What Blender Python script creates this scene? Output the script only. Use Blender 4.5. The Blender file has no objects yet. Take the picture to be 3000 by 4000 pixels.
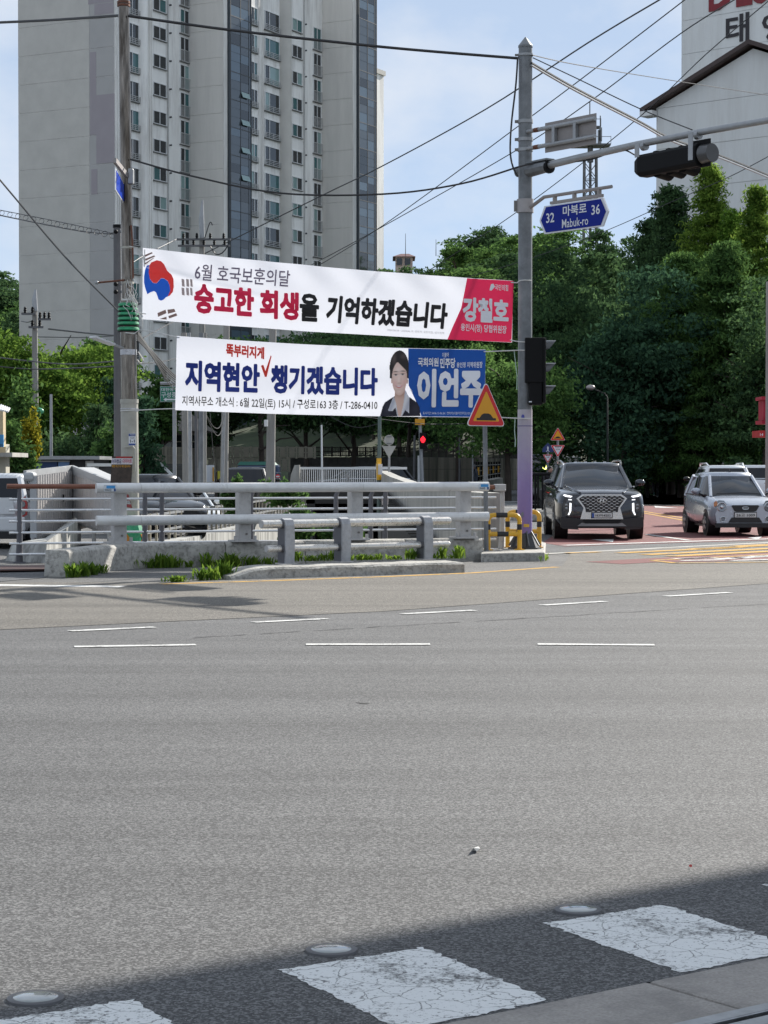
import bpy, bmesh, math, random
import numpy as np
from mathutils import Vector, Matrix, Quaternion

SC = bpy.context.scene
COL = SC.collection
R = math.radians
V = Vector

# ------------------------------------------------------------------ camera
F_PX, EYE, HORIZON = 8000.0, 1.6, 1826.0          # focal length in photo pixels, eye height, horizon row
PITCH = math.atan((2000 - HORIZON) / F_PX)
cam_data = bpy.data.cameras.new('camera')
cam_data.lens = 36.0 * F_PX / 4000.0
cam_data.sensor_width = 36.0
cam_data.clip_start, cam_data.clip_end = 0.2, 6000
camera = bpy.data.objects.new('camera', cam_data)
camera.location = (0, 0, EYE)
camera.rotation_euler = (R(90) - PITCH, 0, 0)
COL.objects.link(camera)
SC.camera = camera

# ------------------------------------------------------------------ sky and sun
SUN_AZ, SUN_EL = R(36.5), R(30)                      # right of the view direction, behind the scene
world = bpy.data.worlds.new('World')
SC.world = world
world.use_nodes = True
wn, wl = world.node_tree.nodes, world.node_tree.links
wn.clear()
w_out = wn.new('ShaderNodeOutputWorld')
w_bg = wn.new('ShaderNodeBackground')
w_bg.inputs['Strength'].default_value = 0.05
w_sky = wn.new('ShaderNodeTexSky')
w_sky.sky_type = 'NISHITA'
w_sky.sun_disc = False
w_sky.sun_elevation = SUN_EL
w_sky.sun_rotation = SUN_AZ
w_sky.altitude = 100
w_sky.air_density = 0.6
w_sky.dust_density = 0.0
w_sky.ozone_density = 3.0
# soft, thin summer clouds over the whole dome
w_tc = wn.new('ShaderNodeTexCoord')
w_map = wn.new('ShaderNodeMapping')
w_map.inputs['Scale'].default_value = (1.0, 1.0, 1.6)
w_map.inputs['Location'].default_value = (0.37, 0.1, 0.02)
w_noise = wn.new('ShaderNodeTexNoise')
w_noise.inputs['Scale'].default_value = 7.0
w_noise.inputs['Detail'].default_value = 7
w_noise.inputs['Roughness'].default_value = 0.55
w_ramp = wn.new('ShaderNodeValToRGB')
w_ramp.color_ramp.elements[0].position = 0.40
w_ramp.color_ramp.elements[1].position = 0.66
w_ramp.color_ramp.elements[1].color = (0.8, 0.8, 0.8, 1)
w_mix = wn.new('ShaderNodeMixRGB')
w_mix.inputs['Color2'].default_value = (6.9, 7.2, 7.7, 1)
w_veil = wn.new('ShaderNodeMixRGB')                # thin even veil of high haze
w_veil.inputs['Fac'].default_value = 0.75
w_veil.inputs['Color2'].default_value = (5.0, 5.95, 7.25, 1)
wl.new(w_tc.outputs['Generated'], w_map.inputs['Vector'])
wl.new(w_map.outputs['Vector'], w_noise.inputs['Vector'])
wl.new(w_noise.outputs['Fac'], w_ramp.inputs['Fac'])
wl.new(w_ramp.outputs['Color'], w_mix.inputs['Fac'])
wl.new(w_sky.outputs['Color'], w_veil.inputs['Color1'])
wl.new(w_veil.outputs['Color'], w_mix.inputs['Color1'])
wl.new(w_mix.outputs['Color'], w_bg.inputs['Color'])
wl.new(w_bg.outputs['Background'], w_out.inputs['Surface'])

sun_data = bpy.data.lights.new('sun', 'SUN')
sun_data.energy = 3.2
sun_data.angle = R(0.55)
sun_data.color = (1.0, 0.95, 0.87)
sun = bpy.data.objects.new('sun', sun_data)
SUN_DIR = V((math.sin(SUN_AZ) * math.cos(SUN_EL), math.cos(SUN_AZ) * math.cos(SUN_EL), math.sin(SUN_EL)))
sun.rotation_euler = SUN_DIR.to_track_quat('Z', 'Y').to_euler()
sun.location = (20, 30, 60)
COL.objects.link(sun)

SC.view_settings.view_transform = 'Standard'
SC.view_settings.look = 'None'
SC.view_settings.gamma = 1.0
SC.view_settings.exposure = 1.3
SC.view_settings.use_curve_mapping = False
SC.cycles.max_bounces = 8
SC.cycles.transparent_max_bounces = 6
SC.cycles.caustics_reflective = False
SC.cycles.caustics_refractive = False

# ------------------------------------------------------------------ placing helpers
FWD = V((0, math.cos(PITCH), -math.sin(PITCH)))
UPV = V((0, math.sin(PITCH), math.cos(PITCH)))
def ray(px, py):
    return FWD + V((1, 0, 0)) * ((px - 1500) / F_PX) + UPV * ((2000 - py) / F_PX)
def at(px, py, d):
    "world point seen at photo pixel (px, py), d metres ahead of the camera"
    r = ray(px, py)
    return V((0, 0, EYE)) + r * (d / r.y)
def gnd(px, py, z=0.0):
    "point of the level z seen at the photo pixel"
    r = ray(px, py)
    return V((0, 0, EYE)) + r * ((z - EYE) / r.z)

# ------------------------------------------------------------------ object helpers
def tag(o, label=None, cat=None, group=None, kind=None):
    if label: o['label'] = label
    if cat: o['category'] = cat
    if group: o['group'] = group
    if kind: o['kind'] = kind
    return o
def thing(name, label, cat, loc=(0, 0, 0), rz=0.0, group=None):
    o = bpy.data.objects.new(name, None)
    o.empty_display_size = 0.2
    COL.objects.link(o)
    o.location = loc
    o.rotation_euler = (0, 0, rz)
    return tag(o, label, cat, group)
def struct(o):
    o['kind'] = 'structure'
    return o
def copy_tree(o, parent=None):
    c = o.copy()
    COL.objects.link(c)
    c.parent = parent
    for ch in list(o.children):
        copy_tree(ch, c)
    return c
def place(o, loc, rz=0.0):
    o.location = loc
    o.rotation_euler = (0, 0, rz)
    return o

def wmat(o):
    m = Matrix.LocRotScale(o.location, o.rotation_euler.to_quaternion(), o.scale)
    return wmat(o.parent) @ m if o.parent else m

class MB:
    "collects shapes; build() links them as one mesh object"
    def __init__(s): s.v = []; s.f = []
    def add(s, vs, fs):
        n = len(s.v); s.v += [tuple(p) for p in vs]; s.f += [tuple(i + n for i in f) for f in fs]; return s
    def box(s, c, d, rz=0.0, M=None):
        x, y, z = d[0] / 2, d[1] / 2, d[2] / 2
        vs = [V((sx * x, sy * y, sz * z)) for sz in (-1, 1) for sx, sy in ((-1, -1), (1, -1), (1, 1), (-1, 1))]
        if M is not None: vs = [M @ p for p in vs]
        elif rz: m = Matrix.Rotation(rz, 3, 'Z'); vs = [m @ p for p in vs]
        c = V(c)
        return s.add([p + c for p in vs], [(3, 2, 1, 0), (4, 5, 6, 7), (0, 1, 5, 4), (1, 2, 6, 5), (2, 3, 7, 6), (3, 0, 4, 7)])
    def beam(s, p0, p1, w, h, up=V((0, 0, 1))):
        p0, p1 = V(p0), V(p1); d = (p1 - p0); L = d.length; d.normalize()
        sx = d.cross(up)
        if sx.length < 1e-4: sx = V((1, 0, 0))
        sx.normalize(); sz = sx.cross(d)
        M = Matrix((sx, d, sz)).transposed()
        return s.box((p0 + p1) / 2, (w, L, h), M=M)
    def cyl(s, p0, p1, r0, r1=None, n=12, caps=True):
        r1 = r0 if r1 is None else r1
        p0, p1 = V(p0), V(p1); d = (p1 - p0).normalized()
        a = d.orthogonal().normalized(); b = d.cross(a)
        vs = []
        for p, r in ((p0, r0), (p1, r1)):
            for i in range(n):
                t = 2 * math.pi * i / n
                vs.append(p + (a * math.cos(t) + b * math.sin(t)) * r)
        fs = [(i, (i + 1) % n, n + (i + 1) % n, n + i) for i in range(n)]
        if caps: fs += [tuple(reversed(range(n))), tuple(range(n, 2 * n))]
        return s.add(vs, fs)
    def tube(s, pts, r, n=6, caps=True):
        pts = [V(p) for p in pts]; k = len(pts)
        rs = r if isinstance(r, (list, tuple)) else [r] * k
        vs, fs = [], []
        ref = None
        for i, p in enumerate(pts):
            d = (pts[min(i + 1, k - 1)] - pts[max(i - 1, 0)])
            if d.length < 1e-7: d = V((0, 0, 1))
            d.normalize()
            if ref is None: ref = d.orthogonal().normalized()
            a = (ref - d * ref.dot(d))
            if a.length < 1e-5: a = d.orthogonal()
            a.normalize(); ref = a; b = d.cross(a)
            for j in range(n):
                t = 2 * math.pi * j / n
                vs.append(p + (a * math.cos(t) + b * math.sin(t)) * rs[i])
        for i in range(k - 1):
            for j in range(n):
                fs.append((i * n + j, i * n + (j + 1) % n, (i + 1) * n + (j + 1) % n, (i + 1) * n + j))
        if caps: fs += [tuple(reversed(range(n))), tuple(range((k - 1) * n, k * n))]
        return s.add(vs, fs)
    def prism(s, pts, o, ax, ay, t):
        "outline pts (u,v) in the plane o + u*ax + v*ay, thickness t along ax x ay"
        o, ax, ay = V(o), V(ax), V(ay); nrm = ax.cross(ay).normalized()
        n = len(pts)
        a = [o + ax * u + ay * v for u, v in pts]
        vs = a + [p + nrm * t for p in a]
        fs = [tuple(reversed(range(n))), tuple(range(n, 2 * n))] + [(i, (i + 1) % n, n + (i + 1) % n, n + i) for i in range(n)]
        return s.add(vs, fs)
    def poly(s, pts):
        return s.add(pts, [tuple(range(len(pts)))])
    def lathe(s, prof, c=(0, 0, 0), n=16):
        c = V(c); vs, fs = [], []
        for r, z in prof:
            for i in range(n):
                t = 2 * math.pi * i / n
                vs.append(c + V((r * math.cos(t), r * math.sin(t), z)))
        for k in range(len(prof) - 1):
            for i in range(n):
                fs.append((k * n + i, k * n + (i + 1) % n, (k + 1) * n + (i + 1) % n, (k + 1) * n + i))
        fs += [tuple(reversed(range(n))), tuple(range((len(prof) - 1) * n, len(prof) * n))]
        return s.add(vs, fs)
    def ball(s, c, r, n=10, k=6, sc=(1, 1, 1)):
        c = V(c); vs, fs = [], []
        for i in range(k + 1):
            ph = math.pi * i / k
            for j in range(n):
                t = 2 * math.pi * j / n
                vs.append(c + V((r * sc[0] * math.sin(ph) * math.cos(t), r * sc[1] * math.sin(ph) * math.sin(t), -r * sc[2] * math.cos(ph))))
        for i in range(k):
            for j in range(n):
                fs.append((i * n + j, i * n + (j + 1) % n, (i + 1) * n + (j + 1) % n, (i + 1) * n + j))
        return s.add(vs, fs)
    def loft(s, rings, closed=True, cap0=True, cap1=True):
        n = len(rings[0]); vs, fs = [], []
        for r_ in rings: vs += r_
        m = n if closed else n - 1
        for k in range(len(rings) - 1):
            for i in range(m):
                fs.append((k * n + i, k * n + (i + 1) % n, (k + 1) * n + (i + 1) % n, (k + 1) * n + i))
        if cap0: fs.append(tuple(reversed(range(n))))
        if cap1: fs.append(tuple(range((len(rings) - 1) * n, len(rings) * n)))
        return s.add(vs, fs)
    def build(s, name, mat, parent=None, world=False, smooth=False, bevel=0.0, seg=2, fix=True):
        me = bpy.data.meshes.new(name)
        vs = s.v
        org = V((0, 0, 0))
        if parent is not None and world:
            Mi = wmat(parent).inverted()
            vs = [Mi @ V(p) for p in vs]
        elif parent is None:
            a = np.array([tuple(p) for p in vs]); lo, hi = a.min(0), a.max(0)
            org = V(((lo[0] + hi[0]) / 2, (lo[1] + hi[1]) / 2, lo[2]))
            vs = [V(p) - org for p in vs]
        me.from_pydata([tuple(p) for p in vs], [], s.f)
        if fix or bevel:
            bm = bmesh.new(); bm.from_mesh(me)
            if fix: bmesh.ops.recalc_face_normals(bm, faces=bm.faces)
            if bevel:
                es = [e for e in bm.edges if len(e.link_faces) == 2 and e.calc_face_angle(0) > 0.5]
                bmesh.ops.bevel(bm, geom=es, offset=bevel, segments=seg, affect='EDGES', profile=0.5, clamp_overlap=True)
            bm.to_mesh(me); bm.free()
        if smooth: shade(me, smooth if isinstance(smooth, float) else 0.7)
        o = bpy.data.objects.new(name, me)
        COL.objects.link(o)
        o.location = org
        o.parent = parent
        if mat is not None: me.materials.append(mat)
        return o
def shade(me, ang=0.7):
    me.polygons.foreach_set('use_smooth', [True] * len(me.polygons))
    try: me.set_sharp_from_angle(angle=ang)
    except Exception: pass
def np_mesh(name, verts, faces, mat, parent=None, org=None):
    "fast mesh from arrays: verts (n,3), quads (m,4)"
    me = bpy.data.meshes.new(name)
    n, m = len(verts), len(faces)
    me.vertices.add(n); me.vertices.foreach_set('co', np.asarray(verts, dtype=np.float32).ravel())
    me.loops.add(m * 4); me.loops.foreach_set('vertex_index', np.asarray(faces, dtype=np.int32).ravel())
    me.polygons.add(m)
    me.polygons.foreach_set('loop_start', np.arange(0, m * 4, 4, dtype=np.int32))
    me.update(calc_edges=True)
    me.materials.append(mat)
    o = bpy.data.objects.new(name, me)
    COL.objects.link(o)
    if org is not None: o.location = org
    o.parent = parent
    return o

# ------------------------------------------------------------------ materials
MAT = {}
def nt_new(name):
    m = bpy.data.materials.new(name); m.use_nodes = True
    nt = m.node_tree; b = nt.nodes['Principled BSDF']
    return m, nt, b
def col4(c): return (c[0], c[1], c[2], 1)
def mat(name, rgb, rough=0.6, metal=0.0, var=0.12, vscale=4.0, bump=0.0, bscale=60.0, dirt=None, dscale=2.0, damt=0.5, spec=0.5, coat=0.0, streak=False):
    if name in MAT: return MAT[name]
    m, nt, b = nt_new(name); N, L = nt.nodes, nt.links
    b.inputs['Roughness'].default_value = rough
    b.inputs['Metallic'].default_value = metal
    b.inputs['Specular IOR Level'].default_value = spec
    b.inputs['Coat Weight'].default_value = coat
    b.inputs['Coat Roughness'].default_value = 0.05
    b.inputs['Base Color'].default_value = col4(rgb)
    tc = N.new('ShaderNodeTexCoord')
    src = tc.outputs['Object']
    if streak:
        mp = N.new('ShaderNodeMapping'); mp.inputs['Scale'].default_value = (1, 1, 0.12)
        L.new(src, mp.inputs['Vector']); src = mp.outputs['Vector']
    if var > 0 or dirt:
        nz = N.new('ShaderNodeTexNoise'); nz.inputs['Scale'].default_value = vscale; nz.inputs['Detail'].default_value = 6; nz.inputs['Roughness'].default_value = 0.6
        L.new(src, nz.inputs['Vector'])
        rp = N.new('ShaderNodeValToRGB')
        rp.color_ramp.elements[0].position = 0.3; rp.color_ramp.elements[1].position = 0.7
        rp.color_ramp.elements[0].color = col4([max(0, c * (1 - var)) for c in rgb])
        rp.color_ramp.elements[1].color = col4([min(1, c * (1 + var)) for c in rgb])
        L.new(nz.outputs['Fac'], rp.inputs['Fac'])
        out = rp.outputs['Color']
        if dirt:
            n2 = N.new('ShaderNodeTexNoise'); n2.inputs['Scale'].default_value = dscale; n2.inputs['Detail'].default_value = 8; n2.inputs['Roughness'].default_value = 0.7
            L.new(src, n2.inputs['Vector'])
            r2 = N.new('ShaderNodeValToRGB'); r2.color_ramp.elements[0].position = 0.46; r2.color_ramp.elements[1].position = 0.66
            r2.color_ramp.elements[0].color = (0, 0, 0, 1); r2.color_ramp.elements[1].color = (damt, damt, damt, 1)
            L.new(n2.outputs['Fac'], r2.inputs['Fac'])
            mx = N.new('ShaderNodeMixRGB'); mx.inputs['Color2'].default_value = col4(dirt)
            L.new(r2.outputs['Color'], mx.inputs['Fac']); L.new(out, mx.inputs['Color1']); out = mx.outputs['Color']
        L.new(out, b.inputs['Base Color'])
        mr = N.new('ShaderNodeMath'); mr.operation = 'MULTIPLY_ADD'
        mr.inputs[1].default_value = 0.2; mr.inputs[2].default_value = max(0.02, rough - 0.1)
        L.new(nz.outputs['Fac'], mr.inputs[0]); L.new(mr.outputs[0], b.inputs['Roughness'])
    if bump > 0:
        nb = N.new('ShaderNodeTexNoise'); nb.inputs['Scale'].default_value = bscale; nb.inputs['Detail'].default_value = 4
        L.new(tc.outputs['Object'], nb.inputs['Vector'])
        bp = N.new('ShaderNodeBump'); bp.inputs['Strength'].default_value = bump; bp.inputs['Distance'].default_value = 0.02
        L.new(nb.outputs['Fac'], bp.inputs['Height']); L.new(bp.outputs['Normal'], b.inputs['Normal'])
    MAT[name] = m
    return m
def glass(name, rgb=(0.015, 0.02, 0.025), rough=0.04):
    if name in MAT: return MAT[name]
    m, nt, b = nt_new(name)
    b.inputs['Base Color'].default_value = col4(rgb); b.inputs['Roughness'].default_value = rough
    b.inputs['Specular IOR Level'].default_value = 0.6 if 'car_' not in name else 0.4
    N, L = nt.nodes, nt.links
    tc = N.new('ShaderNodeTexCoord'); nz = N.new('ShaderNodeTexNoise'); nz.inputs['Scale'].default_value = 0.7
    bp = N.new('ShaderNodeBump'); bp.inputs['Strength'].default_value = 0.02; bp.inputs['Distance'].default_value = 0.02
    L.new(tc.outputs['Object'], nz.inputs['Vector']); L.new(nz.outputs['Fac'], bp.inputs['Height']); L.new(bp.outputs['Normal'], b.inputs['Normal'])
    MAT[name] = m
    return m
def glow(name, rgb, strength):
    if name in MAT: return MAT[name]
    m, nt, b = nt_new(name)
    b.inputs['Base Color'].default_value = col4(rgb)
    b.inputs['Emission Color'].default_value = col4(rgb); b.inputs['Emission Strength'].default_value = strength
    MAT[name] = m
    return m
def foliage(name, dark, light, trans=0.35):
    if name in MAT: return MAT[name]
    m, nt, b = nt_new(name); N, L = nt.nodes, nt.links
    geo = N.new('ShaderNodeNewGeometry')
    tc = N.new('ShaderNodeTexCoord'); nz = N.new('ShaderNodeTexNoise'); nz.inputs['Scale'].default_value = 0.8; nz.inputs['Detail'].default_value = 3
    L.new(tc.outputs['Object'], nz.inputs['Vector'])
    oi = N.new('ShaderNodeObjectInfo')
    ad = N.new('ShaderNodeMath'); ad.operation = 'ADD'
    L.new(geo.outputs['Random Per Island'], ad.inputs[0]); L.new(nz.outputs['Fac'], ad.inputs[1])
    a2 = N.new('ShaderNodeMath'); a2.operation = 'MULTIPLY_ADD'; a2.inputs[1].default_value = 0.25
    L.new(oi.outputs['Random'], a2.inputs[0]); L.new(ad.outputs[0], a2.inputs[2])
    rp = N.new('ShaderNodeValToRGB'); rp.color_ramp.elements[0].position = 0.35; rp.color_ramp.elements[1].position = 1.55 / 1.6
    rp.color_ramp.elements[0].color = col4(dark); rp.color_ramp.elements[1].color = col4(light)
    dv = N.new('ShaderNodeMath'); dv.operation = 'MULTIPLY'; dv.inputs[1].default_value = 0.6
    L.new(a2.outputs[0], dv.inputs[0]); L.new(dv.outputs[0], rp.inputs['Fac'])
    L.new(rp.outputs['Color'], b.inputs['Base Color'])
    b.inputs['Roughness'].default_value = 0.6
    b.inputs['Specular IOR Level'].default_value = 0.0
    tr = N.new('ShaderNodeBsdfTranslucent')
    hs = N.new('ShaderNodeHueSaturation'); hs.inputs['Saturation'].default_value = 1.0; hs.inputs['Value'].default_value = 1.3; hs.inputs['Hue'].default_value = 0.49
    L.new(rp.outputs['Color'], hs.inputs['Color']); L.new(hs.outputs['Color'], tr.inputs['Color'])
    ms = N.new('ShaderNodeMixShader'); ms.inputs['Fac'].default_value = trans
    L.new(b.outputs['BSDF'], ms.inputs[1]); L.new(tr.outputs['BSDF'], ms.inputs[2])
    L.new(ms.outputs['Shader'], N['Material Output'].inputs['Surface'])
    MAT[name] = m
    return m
def cloth(name, rgb, trans=0.4):
    "thin printed banner fabric that lets light through"
    if name in MAT: return MAT[name]
    m, nt, b = nt_new(name); N, L = nt.nodes, nt.links
    b.inputs['Base Color'].default_value = col4(rgb); b.inputs['Roughness'].default_value = 0.45
    b.inputs['Specular IOR Level'].default_value = 0.3
    tc = N.new('ShaderNodeTexCoord'); nz = N.new('ShaderNodeTexNoise'); nz.inputs['Scale'].default_value = 1.6; nz.inputs['Detail'].default_value = 5; nz.inputs['Roughness'].default_value = 0.55; nz.inputs['Distortion'].default_value = 0.8
    bp = N.new('ShaderNodeBump'); bp.inputs['Strength'].default_value = 0.7; bp.inputs['Distance'].default_value = 0.06
    L.new(tc.outputs['Object'], nz.inputs['Vector']); L.new(nz.outputs['Fac'], bp.inputs['Height']); L.new(bp.outputs['Normal'], b.inputs['Normal'])
    tr = N.new('ShaderNodeBsdfTranslucent'); tr.inputs['Color'].default_value = col4(rgb)
    ms = N.new('ShaderNodeMixShader'); ms.inputs['Fac'].default_value = trans
    L.new(b.outputs['BSDF'], ms.inputs[1]); L.new(tr.outputs['BSDF'], ms.inputs[2])
    L.new(ms.outputs['Shader'], N['Material Output'].inputs['Surface'])
    MAT[name] = m
    return m
def asphalt(name, dark, light, scale=1.0, patch=0.12, paint=None, crack=0.0):
    "aggregate speckle, wear patches and fine relief; with paint: worn road paint over it"
    if name in MAT: return MAT[name]
    m, nt, b = nt_new(name); N, L = nt.nodes, nt.links
    tc = N.new('ShaderNodeTexCoord')
    vo = N.new('ShaderNodeTexVoronoi'); vo.inputs['Scale'].default_value = 120 * scale
    L.new(tc.outputs['Object'], vo.inputs['Vector'])
    sx = N.new('ShaderNodeSeparateColor'); L.new(vo.outputs['Color'], sx.inputs['Color'])
    v2 = N.new('ShaderNodeTexNoise'); v2.inputs['Scale'].default_value = 38 * scale; v2.inputs['Detail'].default_value = 5; v2.inputs['Roughness'].default_value = 0.75
    L.new(tc.outputs['Object'], v2.inputs['Vector'])
    nz = N.new('ShaderNodeTexNoise'); nz.inputs['Scale'].default_value = 0.55; nz.inputs['Detail'].default_value = 6; nz.inputs['Roughness'].default_value = 0.6
    L.new(tc.outputs['Object'], nz.inputs['Vector'])
    pw = N.new('ShaderNodeMath'); pw.operation = 'POWER'; pw.inputs[1].default_value = 2.6; L.new(sx.outputs['Red'], pw.inputs[0])
    ad = N.new('ShaderNodeMath'); ad.operation = 'MULTIPLY_ADD'; ad.inputs[1].default_value = 0.65
    L.new(v2.outputs['Fac'], ad.inputs[0]); L.new(pw.outputs[0], ad.inputs[2])
    rp = N.new('ShaderNodeValToRGB'); rp.color_ramp.elements[0].position = 0.2; rp.color_ramp.elements[1].position = 1.0
    rp.color_ramp.elements[0].color = col4(dark); rp.color_ramp.elements[1].color = col4(light)
    L.new(ad.outputs[0], rp.inputs['Fac'])
    mm = N.new('ShaderNodeMath'); mm.operation = 'MULTIPLY_ADD'; mm.inputs[1].default_value = 2 * patch; mm.inputs[2].default_value = 1 - patch
    L.new(nz.outputs['Fac'], mm.inputs[0])
    mx = N.new('ShaderNodeMixRGB'); mx.blend_type = 'MULTIPLY'; mx.inputs['Fac'].default_value = 1
    L.new(rp.outputs['Color'], mx.inputs['Color1']); L.new(mm.outputs[0], mx.inputs['Color2'])
    # tyre polished and oil darkened tracks along the lanes
    mp = N.new('ShaderNodeMapping'); mp.inputs['Rotation'].default_value = (0, 0, R(-24)); mp.inputs['Scale'].default_value = (0.05, 1.1, 1)
    L.new(tc.outputs['Object'], mp.inputs['Vector'])
    tn_ = N.new('ShaderNodeTexNoise'); tn_.inputs['Scale'].default_value = 1.0; tn_.inputs['Detail'].default_value = 5; tn_.inputs['Roughness'].default_value = 0.65
    L.new(mp.outputs['Vector'], tn_.inputs['Vector'])
    tm = N.new('ShaderNodeMapRange'); tm.inputs['From Min'].default_value = .3; tm.inputs['From Max'].default_value = .7; tm.inputs['To Min'].default_value = .74; tm.inputs['To Max'].default_value = 1.15
    L.new(tn_.outputs['Fac'], tm.inputs['Value'])
    m2 = N.new('ShaderNodeMixRGB'); m2.blend_type = 'MULTIPLY'; m2.inputs['Fac'].default_value = 1
    L.new(mx.outputs['Color'], m2.inputs['Color1']); L.new(tm.outputs['Result'], m2.inputs['Color2'])
    out = m2.outputs['Color']
    if paint:
        wn_ = N.new('ShaderNodeTexNoise'); wn_.inputs['Scale'].default_value = 2.2; wn_.inputs['Detail'].default_value = 10; wn_.inputs['Roughness'].default_value = 0.78
        L.new(tc.outputs['Object'], wn_.inputs['Vector'])
        wr = N.new('ShaderNodeValToRGB'); wr.color_ramp.elements[0].position = 0.39; wr.color_ramp.elements[1].position = 0.47
        L.new(wn_.outputs['Fac'], wr.inputs['Fac'])
        fac = wr.outputs['Color']
        sp_ = N.new('ShaderNodeTexNoise'); sp_.inputs['Scale'].default_value = 55; sp_.inputs['Detail'].default_value = 5; sp_.inputs['Roughness'].default_value = .7
        L.new(tc.outputs['Object'], sp_.inputs['Vector'])
        sa = N.new('ShaderNodeMath'); sa.operation = 'MULTIPLY_ADD'; sa.inputs[1].default_value = .55
        L.new(wn_.outputs['Fac'], sa.inputs[0]); L.new(sp_.outputs['Fac'], sa.inputs[2])
        sr = N.new('ShaderNodeValToRGB'); sr.color_ramp.elements[0].position = .66; sr.color_ramp.elements[1].position = .72
        L.new(sa.outputs[0], sr.inputs['Fac'])
        sm_ = N.new('ShaderNodeMixRGB'); sm_.blend_type = 'MULTIPLY'; sm_.inputs['Fac'].default_value = .9
        L.new(fac, sm_.inputs['Color1']); L.new(sr.outputs['Color'], sm_.inputs['Color2']); fac = sm_.outputs['Color']
        if crack:
            vc = N.new('ShaderNodeTexVoronoi'); vc.feature = 'DISTANCE_TO_EDGE'; vc.inputs['Scale'].default_value = crack
            dn = N.new('ShaderNodeTexNoise'); dn.inputs['Scale'].default_value = 6; dn.inputs['Detail'].default_value = 6
            L.new(tc.outputs['Object'], dn.inputs['Vector'])
            vm = N.new('ShaderNodeVectorMath'); vm.operation = 'MULTIPLY_ADD'; vm.inputs[1].default_value = (0.16, 0.16, 0.16)
            L.new(dn.outputs['Color'], vm.inputs[0]); L.new(tc.outputs['Object'], vm.inputs[2])
            L.new(vm.outputs[0], vc.inputs['Vector'])
            cr = N.new('ShaderNodeValToRGB'); cr.color_ramp.elements[0].position = 0.0; cr.color_ramp.elements[1].position = 0.03
            L.new(vc.outputs['Distance'], cr.inputs['Fac'])
            cn = N.new('ShaderNodeTexNoise'); cn.inputs['Scale'].default_value = 3.5; cn.inputs['Detail'].default_value = 3; L.new(tc.outputs['Object'], cn.inputs['Vector'])
            cm = N.new('ShaderNodeMapRange'); cm.inputs['From Min'].default_value = .40; cm.inputs['From Max'].default_value = .55; L.new(cn.outputs['Fac'], cm.inputs['Value'])
            mu = N.new('ShaderNodeMixRGB'); mu.blend_type = 'MULTIPLY'; L.new(cm.outputs['Result'], mu.inputs['Fac'])
            L.new(fac, mu.inputs['Color1']); L.new(cr.outputs['Color'], mu.inputs['Color2']); fac = mu.outputs['Color']
        pm = N.new('ShaderNodeMixRGB'); pm.inputs['Color2'].default_value = col4(paint)
        L.new(fac, pm.inputs['Fac']); L.new(out, pm.inputs['Color1']); out = pm.outputs['Color']
    L.new(out, b.inputs['Base Color'])
    b.inputs['Roughness'].default_value = 0.82
    b.inputs['Specular IOR Level'].default_value = 0.35
    bp = N.new('ShaderNodeBump'); bp.inputs['Strength'].default_value = 0.55; bp.inputs['Distance'].default_value = 0.006
    L.new(ad.outputs[0], bp.inputs['Height']); L.new(bp.outputs['Normal'], b.inputs['Normal'])
    MAT[name] = m
    return m

# ------------------------------------------------------------------ lettering
def text_pts(body, bold=0.0, shear=0.0, res=2, cut=0.0):
    "flat glyph mesh as (verts, faces), scaled to the unit box; strong weights are built from shifted layers (z = layer)"
    c = bpy.data.curves.new('lettering', 'FONT'); c.body = body; c.offset = min(bold, .018); c.shear = shear; c.resolution_u = res
    o = bpy.data.objects.new('lettering', c); COL.objects.link(o)
    me = bpy.data.meshes.new_from_object(o)
    bpy.data.objects.remove(o); bpy.data.curves.remove(c)
    bm = bmesh.new(); bm.from_mesh(me)
    if cut:
        for _ in range(3):
            es = [e for e in bm.edges if e.calc_length() > cut]
            if not es: break
            bmesh.ops.subdivide_edges(bm, edges=es, cuts=1)
            bmesh.ops.triangulate(bm, faces=bm.faces)
    bm.verts.index_update()
    vs = np.array([tuple(v.co) for v in bm.verts]); fs = [tuple(v.index for v in f.verts) for f in bm.faces]
    bm.free(); bpy.data.meshes.remove(me)
    vs[:, 2] = 0
    if bold > .03:
        r_ = bold - .018; n0 = len(vs); out_v, out_f = [vs], list(fs)
        for k in range(8):
            t = k * math.pi / 4; w = vs.copy(); w[:, 0] += r_ * math.cos(t); w[:, 1] += r_ * math.sin(t); w[:, 2] = k + 1
            out_v.append(w); out_f += [tuple(i + n0 * (k + 1) for i in f) for f in fs]
        vs, fs = np.concatenate(out_v), out_f
    lo, hi = vs.min(0), vs.max(0); lo[2] = 0; hi[2] = 1
    vs = (vs - lo) / np.maximum(hi - lo, 1e-6)
    return vs, fs
def lettering(name, body, o, ax, ay, material, parent=None, world=True, bold=0.0, shear=0.0, mapf=None, cut=0.0, thick=0.0):
    "lettering filling the box o + u*ax + v*ay (u, v in 0..1); mapf maps (u, v) instead when given"
    vs, fs = text_pts(body, bold, shear, cut=cut)
    m = MB()
    if mapf: pts = [mapf(u, v) + V((0, -.0007 * l_, 0)) for u, v, l_ in vs]
    else:
        o, ax, ay = V(o), V(ax), V(ay)
        nl = ax.cross(ay).normalized() * .0005
        pts = [o + ax * u + ay * v + nl * l_ for u, v, l_ in vs]
    m.add(pts, fs)
    if thick:
        nrm = V(ax).cross(V(ay)).normalized() * thick
        k = len(pts); m.add([p + nrm for p in pts], fs)
        edges = {}
        for f in fs:
            for i in range(len(f)):
                e = (f[i], f[(i + 1) % len(f)])
                if (e[1], e[0]) in edges: edges.pop((e[1], e[0]))
                else: edges[e] = 1
        m.add(pts + [p + nrm for p in pts], [(b_, a_, a_ + k, b_ + k) for a_, b_ in edges])
    return m.build(name, material, parent, world=world, fix=False)
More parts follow.
